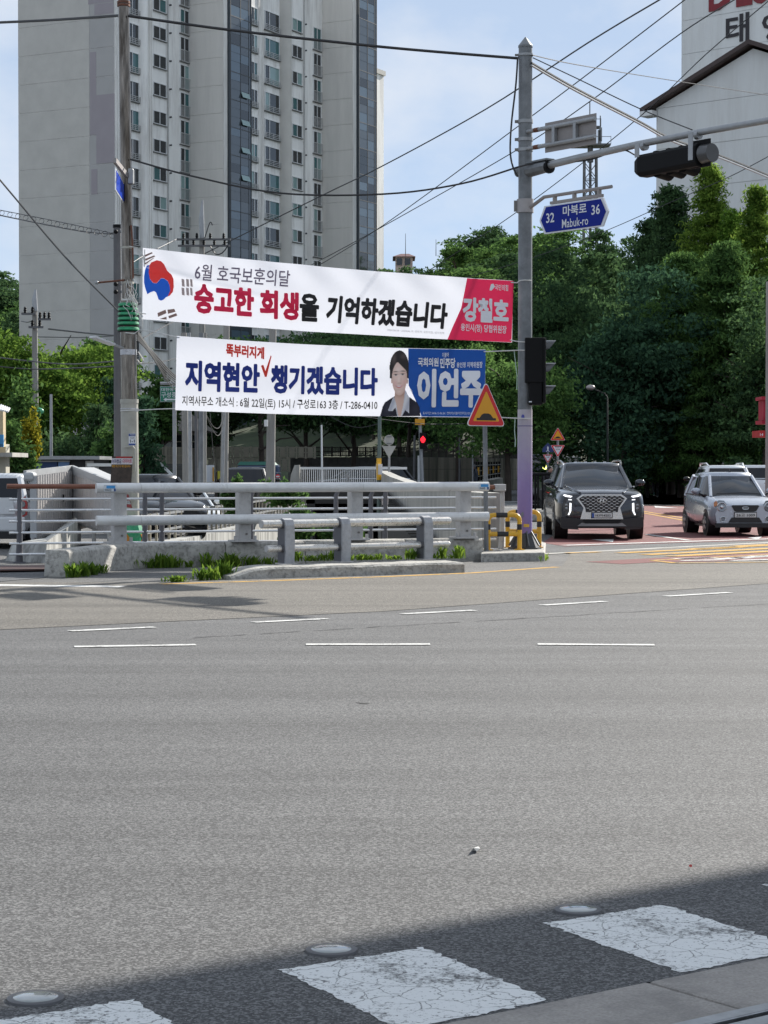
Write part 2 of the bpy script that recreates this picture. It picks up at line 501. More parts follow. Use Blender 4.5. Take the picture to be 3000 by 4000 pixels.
# ================================================================== ground, roads, paint
M_ROAD = asphalt('asphalt_main', (0.036, 0.0362, 0.038), (0.205, 0.206, 0.206))
M_TAN = asphalt('asphalt_worn_tan', (0.042, 0.039, 0.035), (0.275, 0.256, 0.224))
M_DARKROAD = asphalt('asphalt_side_street', (0.05, 0.052, 0.055), (0.17, 0.172, 0.175))
M_SHOULDER = asphalt('asphalt_shoulder', (0.05, 0.05, 0.05), (0.24, 0.235, 0.225), patch=0.3)
M_RED = asphalt('red_pavement_coating', (0.10, 0.035, 0.035), (0.26, 0.085, 0.080), scale=0.7, patch=0.25)
M_WHITE = asphalt('white_road_paint', (0.07, 0.07, 0.07), (0.25, 0.25, 0.25), paint=(0.66, 0.66, 0.64))
M_CROSS = asphalt('crosswalk_paint_cracked', (0.055, 0.055, 0.056), (0.27, 0.27, 0.265), paint=(0.80, 0.81, 0.80), crack=9.0)
M_YELLOW = asphalt('yellow_road_paint', (0.08, 0.07, 0.06), (0.28, 0.25, 0.20), paint=(0.60, 0.34, 0.06))
M_CONC = mat('concrete_old', (0.43, 0.415, 0.38), 0.85, var=0.22, vscale=3, bump=0.5, bscale=30, dirt=(0.06, 0.057, 0.05), dscale=14, damt=0.6)
M_CONC2 = mat('concrete_pale', (0.40, 0.39, 0.36), 0.85, var=0.15, vscale=1.5, bump=0.2, bscale=40, dirt=(0.17, 0.16, 0.14), dscale=2.0, damt=0.6, streak=True)
M_CONC_STREAK = mat('concrete_streaked', (0.40, 0.40, 0.38), 0.85, var=0.3, vscale=3, dirt=(0.07, 0.07, 0.065), dscale=4.0, damt=0.9, streak=True)
M_GRANITE = mat('granite_kerb', (0.34, 0.315, 0.29), 0.75, var=0.22, vscale=90, bump=0.25, bscale=120, dirt=(0.16, 0.15, 0.14), dscale=4, damt=0.5)
M_EARTH = mat('bare_earth', (0.10, 0.085, 0.065), 0.95, var=0.4, vscale=2, bump=0.5, bscale=12)
M_GRASSY = mat('grassy_hill_soil', (0.035, 0.05, 0.022), 0.95, var=0.4, vscale=0.4)

def sheet(name, pts, z, material):
    o = MB().poly([V((p[0], p[1], z)) for p in pts]).build(name, material, fix=False)
    return struct(o)
def line_quad(p0, p1, w, z):
    p0, p1 = V((p0[0], p0[1], z)), V((p1[0], p1[1], z))
    d = (p1 - p0).normalized(); s = V((-d.y, d.x, 0)) * (w / 2)
    return [p0 - s, p1 - s, p1 + s, p0 + s]

# channel of the stream: hole in the ground
CH = [(-4.9, 36.6), (2.05, 37.2), (0.15, 76.0), (-2.6, 76.0)]
g = MB()
g.add([(-1500, -60, 0), (1500, -60, 0), (1500, 36.6, 0), (2.05, 37.2, 0), (-4.9, 36.6, 0), (-1500, 36.6, 0),
       (1500, 76, 0), (0.15, 76, 0), (-2.6, 76, 0), (-1500, 76, 0), (1500, 2500, 0), (-1500, 2500, 0)],
      [(0, 1, 2, 3, 4, 5), (2, 6, 7, 3), (5, 4, 8, 9), (9, 8, 7, 6, 10, 11)])
struct(g.build('ground', M_SHOULDER, fix=False))

KD = V((0.805, 0.593, 0)); KP = V((0.593, -0.805, 0)); K0 = gnd(3000, 3746)
def kerb_at(u, w, z=0.0): return K0 + KD * u + KP * w + V((0, 0, z))
far_edge = [(-70, 14), (-5.3, 28.3), (-2.95, 28.5), (0, 30.2), (1.3, 31.0), (2.9, 33.2), (3.5, 38.3), (8.4, 43.9), (16, 52), (60, 84)]
road = [kerb_at(75, -0.002), kerb_at(-55, -0.002)] + [V((x, y, 0)) for x, y in far_edge]
sheet('main_road', road, 0.004, M_ROAD)
# older, tan surfacing on the far lanes, with its joint
j0, j1 = gnd(-600, 2492), gnd(3400, 2252)
tan = [j1, j0] + [V((x, y, 0)) for x, y in far_edge[1:9]]
tan = [V((-9.5, 17.6, 0))] + tan[2:] + [V((9.0, 32.0, 0)), gnd(3000, 2281), gnd(1500, 2390), gnd(0, 2462)]
sheet('road_resurfacing', tan, 0.008, M_TAN)
# crack filled along the middle lane
cr = MB(); rnd = random.Random(3)
pts = [gnd(389 + t * 26.11, 2512 - t * 1.54 + rnd.uniform(-1.2, 1.2), 0.0085) for t in range(0, 101, 2)]
for a_, b_ in zip(pts[:-1], pts[1:]):
    if rnd.random() < 0.8: cr.poly(line_quad(a_, b_, rnd.uniform(0.012, 0.03), 0.009))
struct(cr.build('road_crack', mat('bitumen_crack', (0.03, 0.03, 0.032), 0.9), fix=False))

def dash(px0, py0, px1, py1, w, material=M_WHITE, name='lane_marking', z=0.0105):
    a_, b_ = gnd(px0, py0), gnd(px1, py1)
    o = MB().poly(line_quad(a_, b_, w, z)).build(name, material, fix=False)
    return struct(o)
for x0, y0, x1, y1 in [(290, 2530, 765, 2522), (1195, 2521, 1680, 2520), (2100, 2520, 2557, 2523)]:
    dash(x0, y0, x1, y1, 0.15)
for x0, y0, x1, y1 in [(272, 2468, 605, 2453), (990, 2434, 1280, 2420), (1572, 2401, 1852, 2387), (2117, 2367, 2363, 2352), (2600, 2332, 2850, 2317)]:
    dash(x0, y0, x1, y1, 0.14)
# yellow edge line before the guard rail
yp = [gnd(630, 2284), gnd(1000, 2273), gnd(1500, 2255), (gnd(1850, 2240)), gnd(2175, 2217)]
ym = MB()
for a_, b_, w_ in zip(yp[:-1], yp[1:], (0.17, 0.17, 0.17, 0.15)): ym.poly(line_quad(a_, b_, w_, 0.0105))
struct(ym.build('yellow_edge_line', M_YELLOW, fix=False))
dash(-200, 2286, 480, 2294, 0.35, M_WHITE, 'side_road_marking')
sheet('side_road', [(-60, 14.3), (-5.5, 28.4), (-4.9, 29.6), (-5.2, 33.0), (-14, 36), (-60, 44)], 0.006, M_DARKROAD)

# crosswalk at the camera's feet
TL2, TL3, TR2, BR2 = gnd(1094, 3794), gnd(2122, 3612), gnd(1655, 3707), gnd(2188, 3930)
PER, WID = TL3 - TL2, TR2 - TL2
LNG = BR2 - TR2
for k in (-3, -2, -1, 0, 1, 2, 3):
    q = TL2 + PER * k
    def to_kerb(p):       # run down the stripe until the kerb line
        n = KP; t = ((K0 - p).dot(n) - 0.02) / LNG.dot(n); return p + LNG * t
    pts = [q, q + WID, to_kerb(q + WID), to_kerb(q)]
    rj = random.Random(40 + k); jag = []
    for a_, b_ in zip(pts, pts[1:] + pts[:1]):
        nn_ = max(4, int((b_ - a_).length / .02))
        for i in range(nn_):
            p = a_.lerp(b_, i / nn_); jag.append(p + V((rj.gauss(0, .006), rj.gauss(0, .006), 0)))
    o = MB().poly([V((p.x, p.y, 0.0058)) for p in reversed(jag)]).build('crosswalk_stripe', M_CROSS, fix=False)
    struct(o)
M_STEEL_RING = mat('stud_ring', (0.10, 0.10, 0.105), 0.45, 0.8)
M_LENS = mat('stud_lens', (0.24, 0.26, 0.25), 0.12, var=0.15, vscale=12, coat=0.8)
STUD_LABELS = ['round road stud beside the leftmost crosswalk stripe', 'round road stud above the middle crosswalk stripe', 'round road stud above the right crosswalk stripe']
s2, s3 = gnd(1295, 3720), gnd(2258, 3562)
for i, p in enumerate((s2 - (s3 - s2), s2, s3)):
    t = thing('road_stud', STUD_LABELS[i], 'road stud', (p.x, p.y, 0.004), group='road studs along the crosswalk')
    MB().lathe([(0.088, 0), (0.086, 0.007), (0.074, 0.009)], n=28).build('rim', M_STEEL_RING, t, smooth=True)
    MB().lathe([(0.072, 0.005), (0.067, 0.009), (0.048, 0.012), (0.022, 0.014), (0.003, 0.0145)], n=28).build('lens', M_LENS, t, smooth=True)
# kerb stones, gutter slot and pavement under the camera
k = thing('kerb', None, None); k['kind'] = 'structure'
kr = 1.0
for i in range(-4, 6):
    a_ = kerb_at(-0.55 + i * 1.05 + 0.005, 0.215)
    MB().box((0, 0, 0), (1.04, 0.41, 0.16)).build('kerb_stone', M_GRANITE, k, bevel=0.012).location = (a_ + KD * 0.52 + V((0, 0, -0.068)))
for ch in k.children: ch.rotation_euler = (0, 0, math.atan2(KD.y, KD.x))
sheet('pavement', [kerb_at(-12, 0.60), kerb_at(-12, 14), kerb_at(16, 14), kerb_at(16, 0.60)], 0.010, M_GRANITE)
td = thing('trench_drain', 'steel slot drain beside the granite kerb in the corner', 'drain', kerb_at(0, 0.5, 0.0), math.atan2(KD.y, KD.x))
M_ZINC = mat('drain_steel', (0.36, 0.37, 0.38), 0.35, 0.9, var=0.2, vscale=20)
MB().box((0.4, 0.045, 0.005), (6, 0.06, 0.03)).build('rail', M_ZINC, td, bevel=0.004)
MB().box((0.4, -0.055, 0.005), (6, 0.07, 0.03)).build('rail', M_ZINC, td, bevel=0.004)
MB().box((0.4, -0.003, -0.01), (6, 0.034, 0.02)).build('slot', mat('black_gap', (0.01, 0.01, 0.01), 0.9), td)

# side street on the right: stop line, red coating, hatching
sheet('side_street', [gnd(2100, 2166), gnd(3000, 2122), gnd(3900, 2085), gnd(3700, 1990), gnd(3400, 1925), gnd(2500, 1925), gnd(2060, 1935), gnd(2010, 2000), gnd(2060, 2100)], 0.006, M_DARKROAD)
sheet('red_pavement', [gnd(2118, 2122), gnd(2205, 2136), gnd(3000, 2112), gnd(3600, 2092), gnd(3500, 1990), gnd(2480, 1976), gnd(2330, 1985)], 0.010, M_RED)
dash(2200, 2133, 3500, 2092, 0.30, M_WHITE, 'stop_line', 0.0165)
dash(2528, 2090, 2690, 2113, 0.15, M_WHITE, 'lane_marking', 0.0165)
dash(2430, 1974, 3300, 1979, 0.35, M_WHITE, 'lane_marking', 0.0165)
dash(2490, 1995, 2720, 2034, 0.14, M_YELLOW, 'yellow_centre_line', 0.0165)
dash(2484, 2000, 2700, 2040, 0.14, M_YELLOW, 'yellow_centre_line', 0.0165)
def arrow(pts, label_z=0.0165):
    return struct(MB().poly([gnd(x, y, label_z) for x, y in pts]).build('lane_arrow', M_WHITE, fix=False))
arrow([(2310, 2107), (2398, 2104), (2394, 2117)])
arrow([(2920, 2100), (2978, 2096), (2960, 2106)])
arrow([(2555, 1976), (2650, 1984), (2560, 1983)])
gm = MB().poly(line_quad(gnd(2110, 2166), gnd(3400, 2100), 0.25, 0.0095)); struct(gm.build('gutter_strip', M_CONC2, fix=False))
ylw = [((2215, 2163), (2340, 2159), .22), ((2420, 2163), (2900, 2140), .3), ((2520, 2170), (3050, 2143), .35), ((2620, 2176), (3100, 2152), .35), ((2700, 2147), (3050, 2131), .3), ((2860, 2136), (3050, 2127), .2)]
hm = MB()
for (a_, b_, w_) in ylw: hm.poly(line_quad(gnd(*a_), gnd(*b_), w_, 0.0165))
struct(hm.build('yellow_hatching', M_YELLOW, fix=False))
sheet('red_road_patch', [gnd(2285, 2197), gnd(2430, 2206), gnd(2560, 2199), gnd(2800, 2196), gnd(3200, 2186), gnd(3200, 2152), gnd(2560, 2182)], 0.0125, M_RED)
dash(2545, 2192, 3200, 2160, 0.16, M_YELLOW, 'yellow_box_line', 0.0165)
dash(2550, 2193, 2640, 2203, 0.14, M_YELLOW, 'yellow_box_line', 0.0165)
dash(2640, 2203, 3200, 2197, 0.14, M_YELLOW, 'yellow_box_line', 0.0165)
wm = MB()
for a_, b_, w_ in [((2640, 2186), (2790, 2181), .3), ((2660, 2193), (2830, 2190), .25), ((2800, 2187), (3010, 2175), .28), ((2850, 2181), (2930, 2184), .25), ((2850, 2193), (3060, 2187), .25), ((2930, 2176), (3060, 2172), .28)]:
    wm.poly(line_quad(gnd(*a_), gnd(*b_), w_, 0.0165))
struct(wm.build('white_road_letters', M_WHITE, fix=False))
# far street behind the stream
sheet('far_street', [(2.2, 60), (9, 60), (26, 160), (20, 260), (-6, 120), (-45, 120), (-45, 78), (1.5, 78)], 0.006, M_DARKROAD)
for (a_, b_, w_) in [((1960, 1970), (2120, 1972), .5), ((1965, 1962), (2110, 1958), .6), ((1960, 1893), (2030, 1886), .8), ((1970, 1984), (2030, 1986), .3)]:
    dash(a_[0], a_[1], b_[0], b_[1], w_, M_WHITE, 'far_crosswalk_stripe')
dash(1950, 1868, 2040, 1860, 3, M_YELLOW, 'far_yellow_marking')
# invented bridge out of frame, added only to shade the crosswalk
L0, L1 = gnd(300, 3855), gnd(3000, 3378)
dirL = (L1 - L0); dirL.z = 0; dirL.normalize()
prp = V((dirL.y, -dirL.x, 0))
HZ = 12.5
sh = V((SUN_DIR.x, SUN_DIR.y, 0)) * ((HZ - 1.7) / SUN_DIR.z)
base = L0 + sh
fb = thing('shade_bridge', 'concrete bridge out of view, made up to shade the crosswalk', 'shade_bridge', (base.x, base.y, 0), math.atan2(dirL.y, dirL.x))
MB().box((-7, -2.3, HZ - 1.35), (84, 4.6, 0.7)).build('deck', M_CONC2, fb, bevel=0.05)
for yy in (-0.09, -4.51): MB().box((-7, yy, HZ - 0.52), (84, 0.18, 1.04)).build('parapet', M_CONC2, fb)
for xx in (-44, 30): MB().box((xx, -2.3, (HZ - 1.7) / 2), (1.4, 2.2, HZ - 1.7)).build('pier', M_CONC2, fb, bevel=0.05)

# litter and a small dark scar on the road
lt = MB().add([gnd(1842, 3322, .006), gnd(1862, 3326, .012), gnd(1876, 3314, .02), gnd(1868, 3306, .012), gnd(1850, 3312, .03)], [(0, 1, 4), (1, 2, 4), (2, 3, 4), (3, 0, 4)]).build('paper_scrap', mat('paper_scrap_white', (.5, .5, .48), .8), None)
tag(lt, 'small crumpled white paper scrap on the road', 'litter')
lt = MB().add([gnd(2690, 3384, .006), gnd(2702, 3388, .012), gnd(2704, 3378, .02), gnd(2694, 3376, .012)], [(0, 1, 2), (0, 2, 3)]).build('red_leaf', mat('red_scrap', (.5, .04, .03), .8), None, fix=False)
tag(lt, 'tiny red scrap on the road near the shadow edge', 'litter')
sc = MB()
for a_, b_, w_ in [((1388, 2748), (1445, 2750), .02), ((1405, 2752), (1432, 2751), .035)]: sc.poly(line_quad(gnd(*a_), gnd(*b_), w_, 0.0062 + w_ * .01))
struct(sc.build('road_scar', MAT['bitumen_crack'], None, fix=False))
# ================================================================== apartment tower on the left
M_BEIGE = mat('tower_beige_panel', (0.54, 0.52, 0.48), 0.85, var=0.07, vscale=0.6, bump=0.08, bscale=10)
M_BEIGE2 = mat('tower_light_beige_panel', (0.68, 0.655, 0.61), 0.85, var=0.06, vscale=0.6, bump=0.08, bscale=10, dirt=(.5, .48, .45), dscale=.7, damt=.35, streak=True)
M_GREYW = mat('tower_grey_paint', (0.42, 0.41, 0.40), 0.85, var=0.05, vscale=0.5)
M_MAUVE = mat('tower_mauve_paint', (0.35, 0.315, 0.335), 0.85, var=0.05, vscale=0.5)
M_PALE = mat('tower_pale_render', (0.86, 0.85, 0.82), 0.8, var=0.05, vscale=0.5, dirt=(0.36, 0.33, 0.30), dscale=0.9, damt=0.45, streak=True)
M_FRAME = mat('white_window_frame', (0.72, 0.73, 0.73), 0.4, var=0.04)
M_RAILW = mat('balcony_rail_grey', (0.46, 0.46, 0.45), 0.45, var=0.05)
M_PANE = glass('window_pane_dark', (0.02, 0.024, 0.028))
M_PANE_T = glass('window_pane_teal', (0.035, 0.12, 0.125))
M_PANE_L = glass('window_pane_curtained', (0.22, 0.33, 0.32), 0.15)
M_CURT = glass('curtain_glass', (0.075, 0.09, 0.105), 0.05)
M_MULL = mat('curtain_mullion', (0.05, 0.055, 0.06), 0.5)
M_SILLD = mat('concrete_joint', (0.17, 0.165, 0.16), 0.9)

TWO = V((-25.95, 198.0, 0)); TRZ = math.atan2(0.8886, 0.4586)
tower = thing('apartment_tower', 'tall beige and white apartment tower with stepped facade behind the banners', 'building', TWO, TRZ)
TOP, FH = 57.0, 2.8
def on_x(px, y0):            # local x of the facade plane local-y = y0 seen at pixel column px
    r = (px - 1500) / F_PX; c_, s_ = 0.4586, 0.8886
    # world X = TWO.x + c*x - s*y ; Y = TWO.y + s*x + c*y
    return (r * (TWO.y + c_ * y0) - TWO.x + s_ * y0) / (c_ - r * s_)
def on_y(px, x0):
    r = (px - 1500) / F_PX; c_, s_ = 0.4586, 0.8886
    return (TWO.x + c_ * x0 - r * (TWO.y + s_ * x0)) / (s_ + r * c_)
Y1 = on_y(900, on_x(740, 0)); X1 = on_x(740, 0)
X2 = on_x(1260, Y1); Y2 = on_y(1400, X2)
X3 = on_x(1462, Y2)
plan = [(0, on_y(79, 0)), (0, 0), (X1, 0), (X1, Y1), (X2, Y1), (X2, Y2), (X3, Y2), (X3, Y2 + 3.2), (X3 + 6, Y2 + 3.2), (X3 + 6, 14), (0.5, 14)]
DEPTH_END = plan[0][1]
plan[-1] = (0, DEPTH_END); plan[-2] = (X3 + 6, DEPTH_END)
plan = plan[1:]
core = MB(); n = len(plan)
core.add([V((x, y, 0)) for x, y in plan] + [V((x, y, TOP)) for x, y in plan],
         [tuple(range(n, 2 * n))] + [(i, (i + 1) % n, n + (i + 1) % n, n + i) for i in range(n)])
core.build('wall', M_PALE, tower)
def zat(px, py, x, y):
    d = TWO.y + 0.8886 * x + 0.4586 * y
    return at(px, py, d).z
NF = 20
# storey panels of the blank gable walls (facing -x), each a slab with open joints
def panels(x0, ya, yb, zref, material, t=0.06, gap=0.05):
    m0 = None
    for k in range(-1, NF):
        z0 = zref + 2.8 * (k - 14)
        if z0 + FH < 0.5 or z0 > TOP: continue
        z1 = min(z0 + FH - gap, TOP - 0.02); z0 = max(z0, 0.3)
        o = MB().box((x0 - t / 2, (ya + yb) / 2, (z0 + z1) / 2), (t, abs(yb - ya), z1 - z0)).build('wall_panel', material, tower)
zE = zat(300, 195, 0, 4) 
YS = on_y(356, 0)
panels(0, YS + 0.02, DEPTH_END, zE, M_BEIGE)
panels(0, 0.0, YS, zE, M_GREYW)
panels(X1, -0.02, Y1 + 0.75, zat(820, 230, X1, -2), M_BEIGE2)
panels(X2, Y1 - 0.02, Y2 + 0.7, zat(1330, 185, X2, Y1 - 2), M_BEIGE2)
# mauve paint blocks of the gable strip (mural of the estate)
def mural(py0, py1, px0, px1, t=0.075):
    y0, y1 = on_y(px0, 0), on_y(px1, 0)
    za, zb = zat(px0, py1, 0, y0), zat(px0, py0, 0, y0)
    MB().box((-t / 2, (y0 + y1) / 2, (za + zb) / 2), (t, abs(y1 - y0), zb - za)).build('mural_block', M_MAUVE, tower)
for q in [(205, 528, 358, 382), (372, 640, 382, 452), (-60, 18, 352, 450), (18, 60, 376, 450), (662, 760, 362, 385), (1430, 1760, 330, 452)]: mural(*q)
def ribs(px0, px1, y0, n_):
    xa, xb = on_x(px0, y0), on_x(px1, y0)
    m = MB()
    for i in range(n_):
        x = xa + (xb - xa) * (i + .5) / n_
        m.box((x, y0 - 0.05, TOP / 2), ((xb - xa) / n_ * 0.5, 0.10, TOP - 0.6))
    o = m.build('ribbed_pilaster', M_PALE, tower)
    return o
ribs(566, 600, 0, 4); ribs(1009, 1031, Y1, 4); ribs(1126, 1140, Y1, 2); ribs(452, 474, 0, 3)
# rounded columns between the bays
def column(px0, px1, y0, proj, material):
    xa, xb = on_x(px0, y0), on_x(px1, y0)
    m = MB(); ring = []
    for i in range(9):
        a_ = math.pi * i / 8
        ring.append(((xa + xb) / 2 - (xb - xa) / 2 * math.cos(a_), y0 - proj * math.sin(a_)))
    m.loft([[V((x, y, 0.2)) for x, y in ring], [V((x, y, TOP - 0.1)) for x, y in ring]], closed=True)
    m.build('rounded_pier', material, tower, smooth=True)
column(546, 566, 0, 0.7, M_PALE); column(1094, 1123, Y1, 0.9, M_BEIGE)
MB().cyl((on_x(1187, Y1), Y1 - 0.12, 0.2), (on_x(1187, Y1), Y1 - 0.12, TOP - 0.4), 0.07, n=6).build('downpipe', M_RAILW, tower)
MB().cyl((on_x(657, 0), -0.12, 0.2), (on_x(657, 0), -0.12, TOP - 0.4), 0.07, n=6).build('downpipe', M_RAILW, tower)
rw = random.Random(11)
def window_column(px0, px1, y0, py_top, h, rail=None, cols=2, split=0.5, openw=None, first=-1):
    "one window per storey; py_top is the photo row of one window head"
    xa, xb = on_x(px0, y0), on_x(px1, y0); w = xb - xa; xc = (xa + xb) / 2
    zt = zat((px0 + px1) / 2, py_top, xc, y0)
    fm = MB(); b = 0.075
    fm.box((0, -0.06, -b / 2), (w, 0.12, b)).box((0, -0.06, -h + b / 2), (w, 0.12, b))
    for x in (-w / 2 + b / 2, w / 2 - b / 2): fm.box((x, -0.06, -h / 2), (b, 0.12, h - 2 * b))
    if cols == 2: fm.box((w * (split - .5), -0.055, -h / 2), (b, 0.10, h - 2 * b))
    pm = MB().box((-w / 2 + b + (w * split - b) / 2, -0.02, -h / 2), (w * split - b, 0.04, h - 2 * b))
    p2 = MB().box((w / 2 - b - (w * (1 - split) - b) / 2, -0.025, -h / 2), (w * (1 - split) - b, 0.04, h - 2 * b))
    rm = None
    if rail:
        rm = MB(); zb, zt_ = rail
        nb = 4 if zt_ - zb < 0.7 else 3
        if nb == 4:
            for i in range(4): rm.box((0, -0.24, zb + (zt_ - zb) * i / 3), (w + 0.1, 0.05, 0.045))
            for x in (-w / 2, 0, w / 2): rm.box((x, -0.24, (zb + zt_) / 2), (0.05, 0.04, zt_ - zb))
        else:
            for z in (zb, zt_): rm.box((0, -0.24, z), (w + 0.1, 0.05, 0.06))
            k_ = max(4, int(w / 0.16))
            for i in range(k_ + 1): rm.box((-w / 2 + w * i / k_, -0.24, (zb + zt_) / 2), (0.03, 0.03, zt_ - zb))
        for x in (-w / 2, w / 2): rm.box((x, -0.13, zb), (0.05, 0.24, 0.05))
    sm = MB().box((0, -0.09, -h - 0.04), (w + 0.16, 0.18, 0.08))
    proto = None
    for k in range(-2, NF):
        z = zt - FH * k
        if z > TOP - 0.3 or z - h < 1.5: continue
        if proto is None:
            f = fm.build('window', M_FRAME, tower)
            p = pm.build('pane', M_PANE, f); q = p2.build('pane', M_PANE_T, f)
            s_ = sm.build('sill', M_SILLD, f)
            if rm: rm.build('railing', M_RAILW, f)
            proto = f
        else:
            f = copy_tree(proto, tower)
        f.location = (xc, y0, z)
        for ch in f.children:
            if ch.name.startswith('pane'):
                ch.material_slots[0].link = 'OBJECT'
                ch.material_slots[0].material = rw.choice([M_PANE, M_PANE, M_PANE_T, M_PANE_T, M_PANE, M_PANE_L]) if rw.random() < 0.75 else M_PANE
window_column(506, 544, 0, 205 / 2.212 + 0, 2.0, rail=(-1.95, -1.45), split=0.35)
window_column(600, 651, 0, 232 / 2.212, 1.32)
window_column(705, 740, 0, 325 / 2.212, 2.5, rail=(-2.45, -1.35))
window_column(980, 1005, Y1, 535 / 2.212, 1.85, rail=(-1.8, -1.35))
window_column(1034, 1091, Y1, 575 / 2.212, 2.0, rail=(-1.95, -1.45), split=0.32)
window_column(1141, 1179, Y1, 622 / 2.212, 1.35)
window_column(1223, 1253, Y1, 690 / 2.212, 2.45, rail=(-2.4, -1.3))
vc_m = MB().cyl((0, 0, 0), (0, -.16, 0), .09, n=8).ball((0, -.17, 0), .10, 8, 4)
vc0 = None
for px_, y0_, py_ in ((666, 0, 458), (1192, Y1, 300)):
    zt_ = zat(px_, py_, on_x(px_, y0_), y0_)
    for k in range(-2, 16):
        z = zt_ - FH * (k - 3)
        if not 2 < z < TOP - 1: continue
        if vc0 is None: vc0 = vc_m.build('vent_cap', M_MULL, tower); o = vc0
        else: o = vc0.copy(); COL.objects.link(o)
        o.location = (on_x(px_, y0_), y0_ - .01, z)
# glazed stair bays on the two corners
def glass_bay(x0, y0, px_a, px_b, px_c, py_ref):
    xe = on_x(px_c, y0); ya = y0 + (on_y(px_a, x0) - y0) * 1.0
    z_ref = zat(px_b, py_ref, x0, y0)
    w = xe - x0; d = abs(ya - y0)
    bm_ = MB().box((x0 + w / 2 - 0.02, y0 + d / 2 - 0.02, TOP / 2), (w + 0.25, d + 0.25, TOP - 0.2))
    bay = bm_.build('stair_bay', M_CURT, tower)
    bx, by = x0 - 0.145, y0 - 0.145
    def half(o_name, c, dd, m_):
        return MB().box(c, dd).build(o_name, m_, bay)
    zs = [z_ref + FH * k for k in range(-18, 7)]
    cols_f = [(x0 - .12, x0 + w * .47), (x0 + w * .47, x0 + w * .90)]
    cols_s = [(y0 - .1, y0 + d)]
    pf = None
    for z in zs:
        if z + FH > TOP or z < 0.6: continue
        for (xa, xb) in cols_f:
            for (za, zb) in ((0.04, 1.05), (1.10, 1.95), (2.0, 2.76)):
                half('glass_pane', ((xa + xb) / 2, by - 0.015, z + (za + zb) / 2), (xb - xa - .06, 0.03, zb - za), rw.choice([M_CURT, M_CURT, M_PANE, M_SKYG]))
        half('glass_pane', (bx - 0.015, y0 + d / 2, z + 1.4), (0.03, d - 0.05, FH - 0.08), M_CURT)
    mm = MB()
    for x in (x0 - .13, x0 + w * .47, x0 + w * .90, x0 + w + 0.09): mm.box((x, by - 0.03, TOP / 2), (0.08, 0.06, TOP - 0.4))
    mm.box((bx - 0.03, y0 + d, TOP / 2), (0.06, 0.08, TOP - 0.4))
    for z in zs:
        if 0.6 < z < TOP - FH:
            mm.box((x0 + w / 2, by - 0.03, z), (w + .2, 0.05, 0.08)); mm.box((bx - 0.03, y0 + d / 2, z), (0.05, d, 0.08))
    mm.build('mullion_grid', M_MULL, bay)
    # tilted-out vents
    for k in ((2, 3, 4, 5) if px_a < 1000 else ()):
        z = zs[10 + k] + 1.0
        v = MB(); a_ = R(22)
        v.beam(V((x0 + w * .69, by - 0.06, z)), V((x0 + w * .69, by - 0.06 - 0.6 * math.sin(a_), z - 0.6 * math.cos(a_))), w * .40, 0.05, up=V((0, 1, 0)))
        v.build('open_vent', M_PANE_L, bay)
M_SKYG = glass('curtain_glass_blue', (0.10, 0.14, 0.18), 0.08)
glass_bay(X1, Y1, 897 - 0, 915, 976, 60)
glass_bay(X2, Y2, 1398, 1412, 1464, 70)
MB().box((X3 + 3, Y2 + 3.15, 20), (6, 0.1, 40)).build('wall_panel', M_MAUVE, tower)
# lower wing peeking out at the right
lw = thing('apartment_block', 'lower pale apartment block just right of the tall tower', 'building', (at(1418, 900, 262).x, 262, 0), TRZ)
hgt = at(1488, 277, 262).z
MB().box((2, 3.2, hgt / 2), (4.4, 8, hgt)).build('wall', M_PALE, lw)
MB().box((2, 3.2, hgt + .3), (4.8, 8.4, 0.6)).build('roof', M_BEIGE, lw)
for k in range(16):
    MB().box((-0.23, 0.5, hgt - 2 - 2.8 * k), (0.06, 1.1, 1.3)).build('window', M_PANE, lw)
# ================================================================== bridge parapet, guard rails, railing
M_RAIL = mat('guard_rail_paint', (0.74, 0.74, 0.73), 0.3, 0.12, var=0.06, vscale=3, dirt=(0.33, 0.31, 0.29), dscale=5, damt=0.2, coat=0.3)
M_POST = mat('post_grey_paint', (0.50, 0.49, 0.48), 0.5, 0.1, var=0.08, vscale=6, dirt=(0.22, 0.21, 0.2), dscale=12, damt=0.4)
M_PLATE = mat('guard_plate_grey', (0.40, 0.41, 0.43), 0.5, 0.2, var=0.1, vscale=8, dirt=(0.17, 0.17, 0.18), dscale=14, damt=0.4)
M_GALV = mat('galvanised_pipe', (0.72, 0.70, 0.66), 0.28, 0.55, var=0.1, vscale=14, dirt=(0.4, 0.34, 0.28), dscale=6, damt=0.25)
M_DGREY = mat('dark_grey_paint', (0.13, 0.13, 0.145), 0.5, 0.2, var=0.1)
M_BARS = mat('railing_bar_aluminium', (0.74, 0.75, 0.76), 0.25, 0.4, var=0.05)
M_BROWN = mat('brown_handrail', (0.22, 0.085, 0.05), 0.45, var=0.15, vscale=8)
M_BOLT = mat('bolt_steel', (0.2, 0.19, 0.18), 0.5, 0.8)
def cross(px, A, d):
    "distance along the ground line A + t*d (d unit) seen at photo column px"
    r = (px - 1500) / F_PX
    return (r * A.y - A.x) / (d.x - r * d.y)
BA = V((-4.98, 32.15, 0)); BB = V((1.70, 35.1, 0)); BD = (BB - BA).normalized(); BRZ = math.atan2(BD.y, BD.x)
LB = (BB - BA).length
par = thing('bridge_parapet', 'low weathered concrete parapet carrying the white guard rails', 'parapet', BA, BRZ)
seg = [0.0, LB * 0.36, LB * 0.55, LB * 0.80, LB]
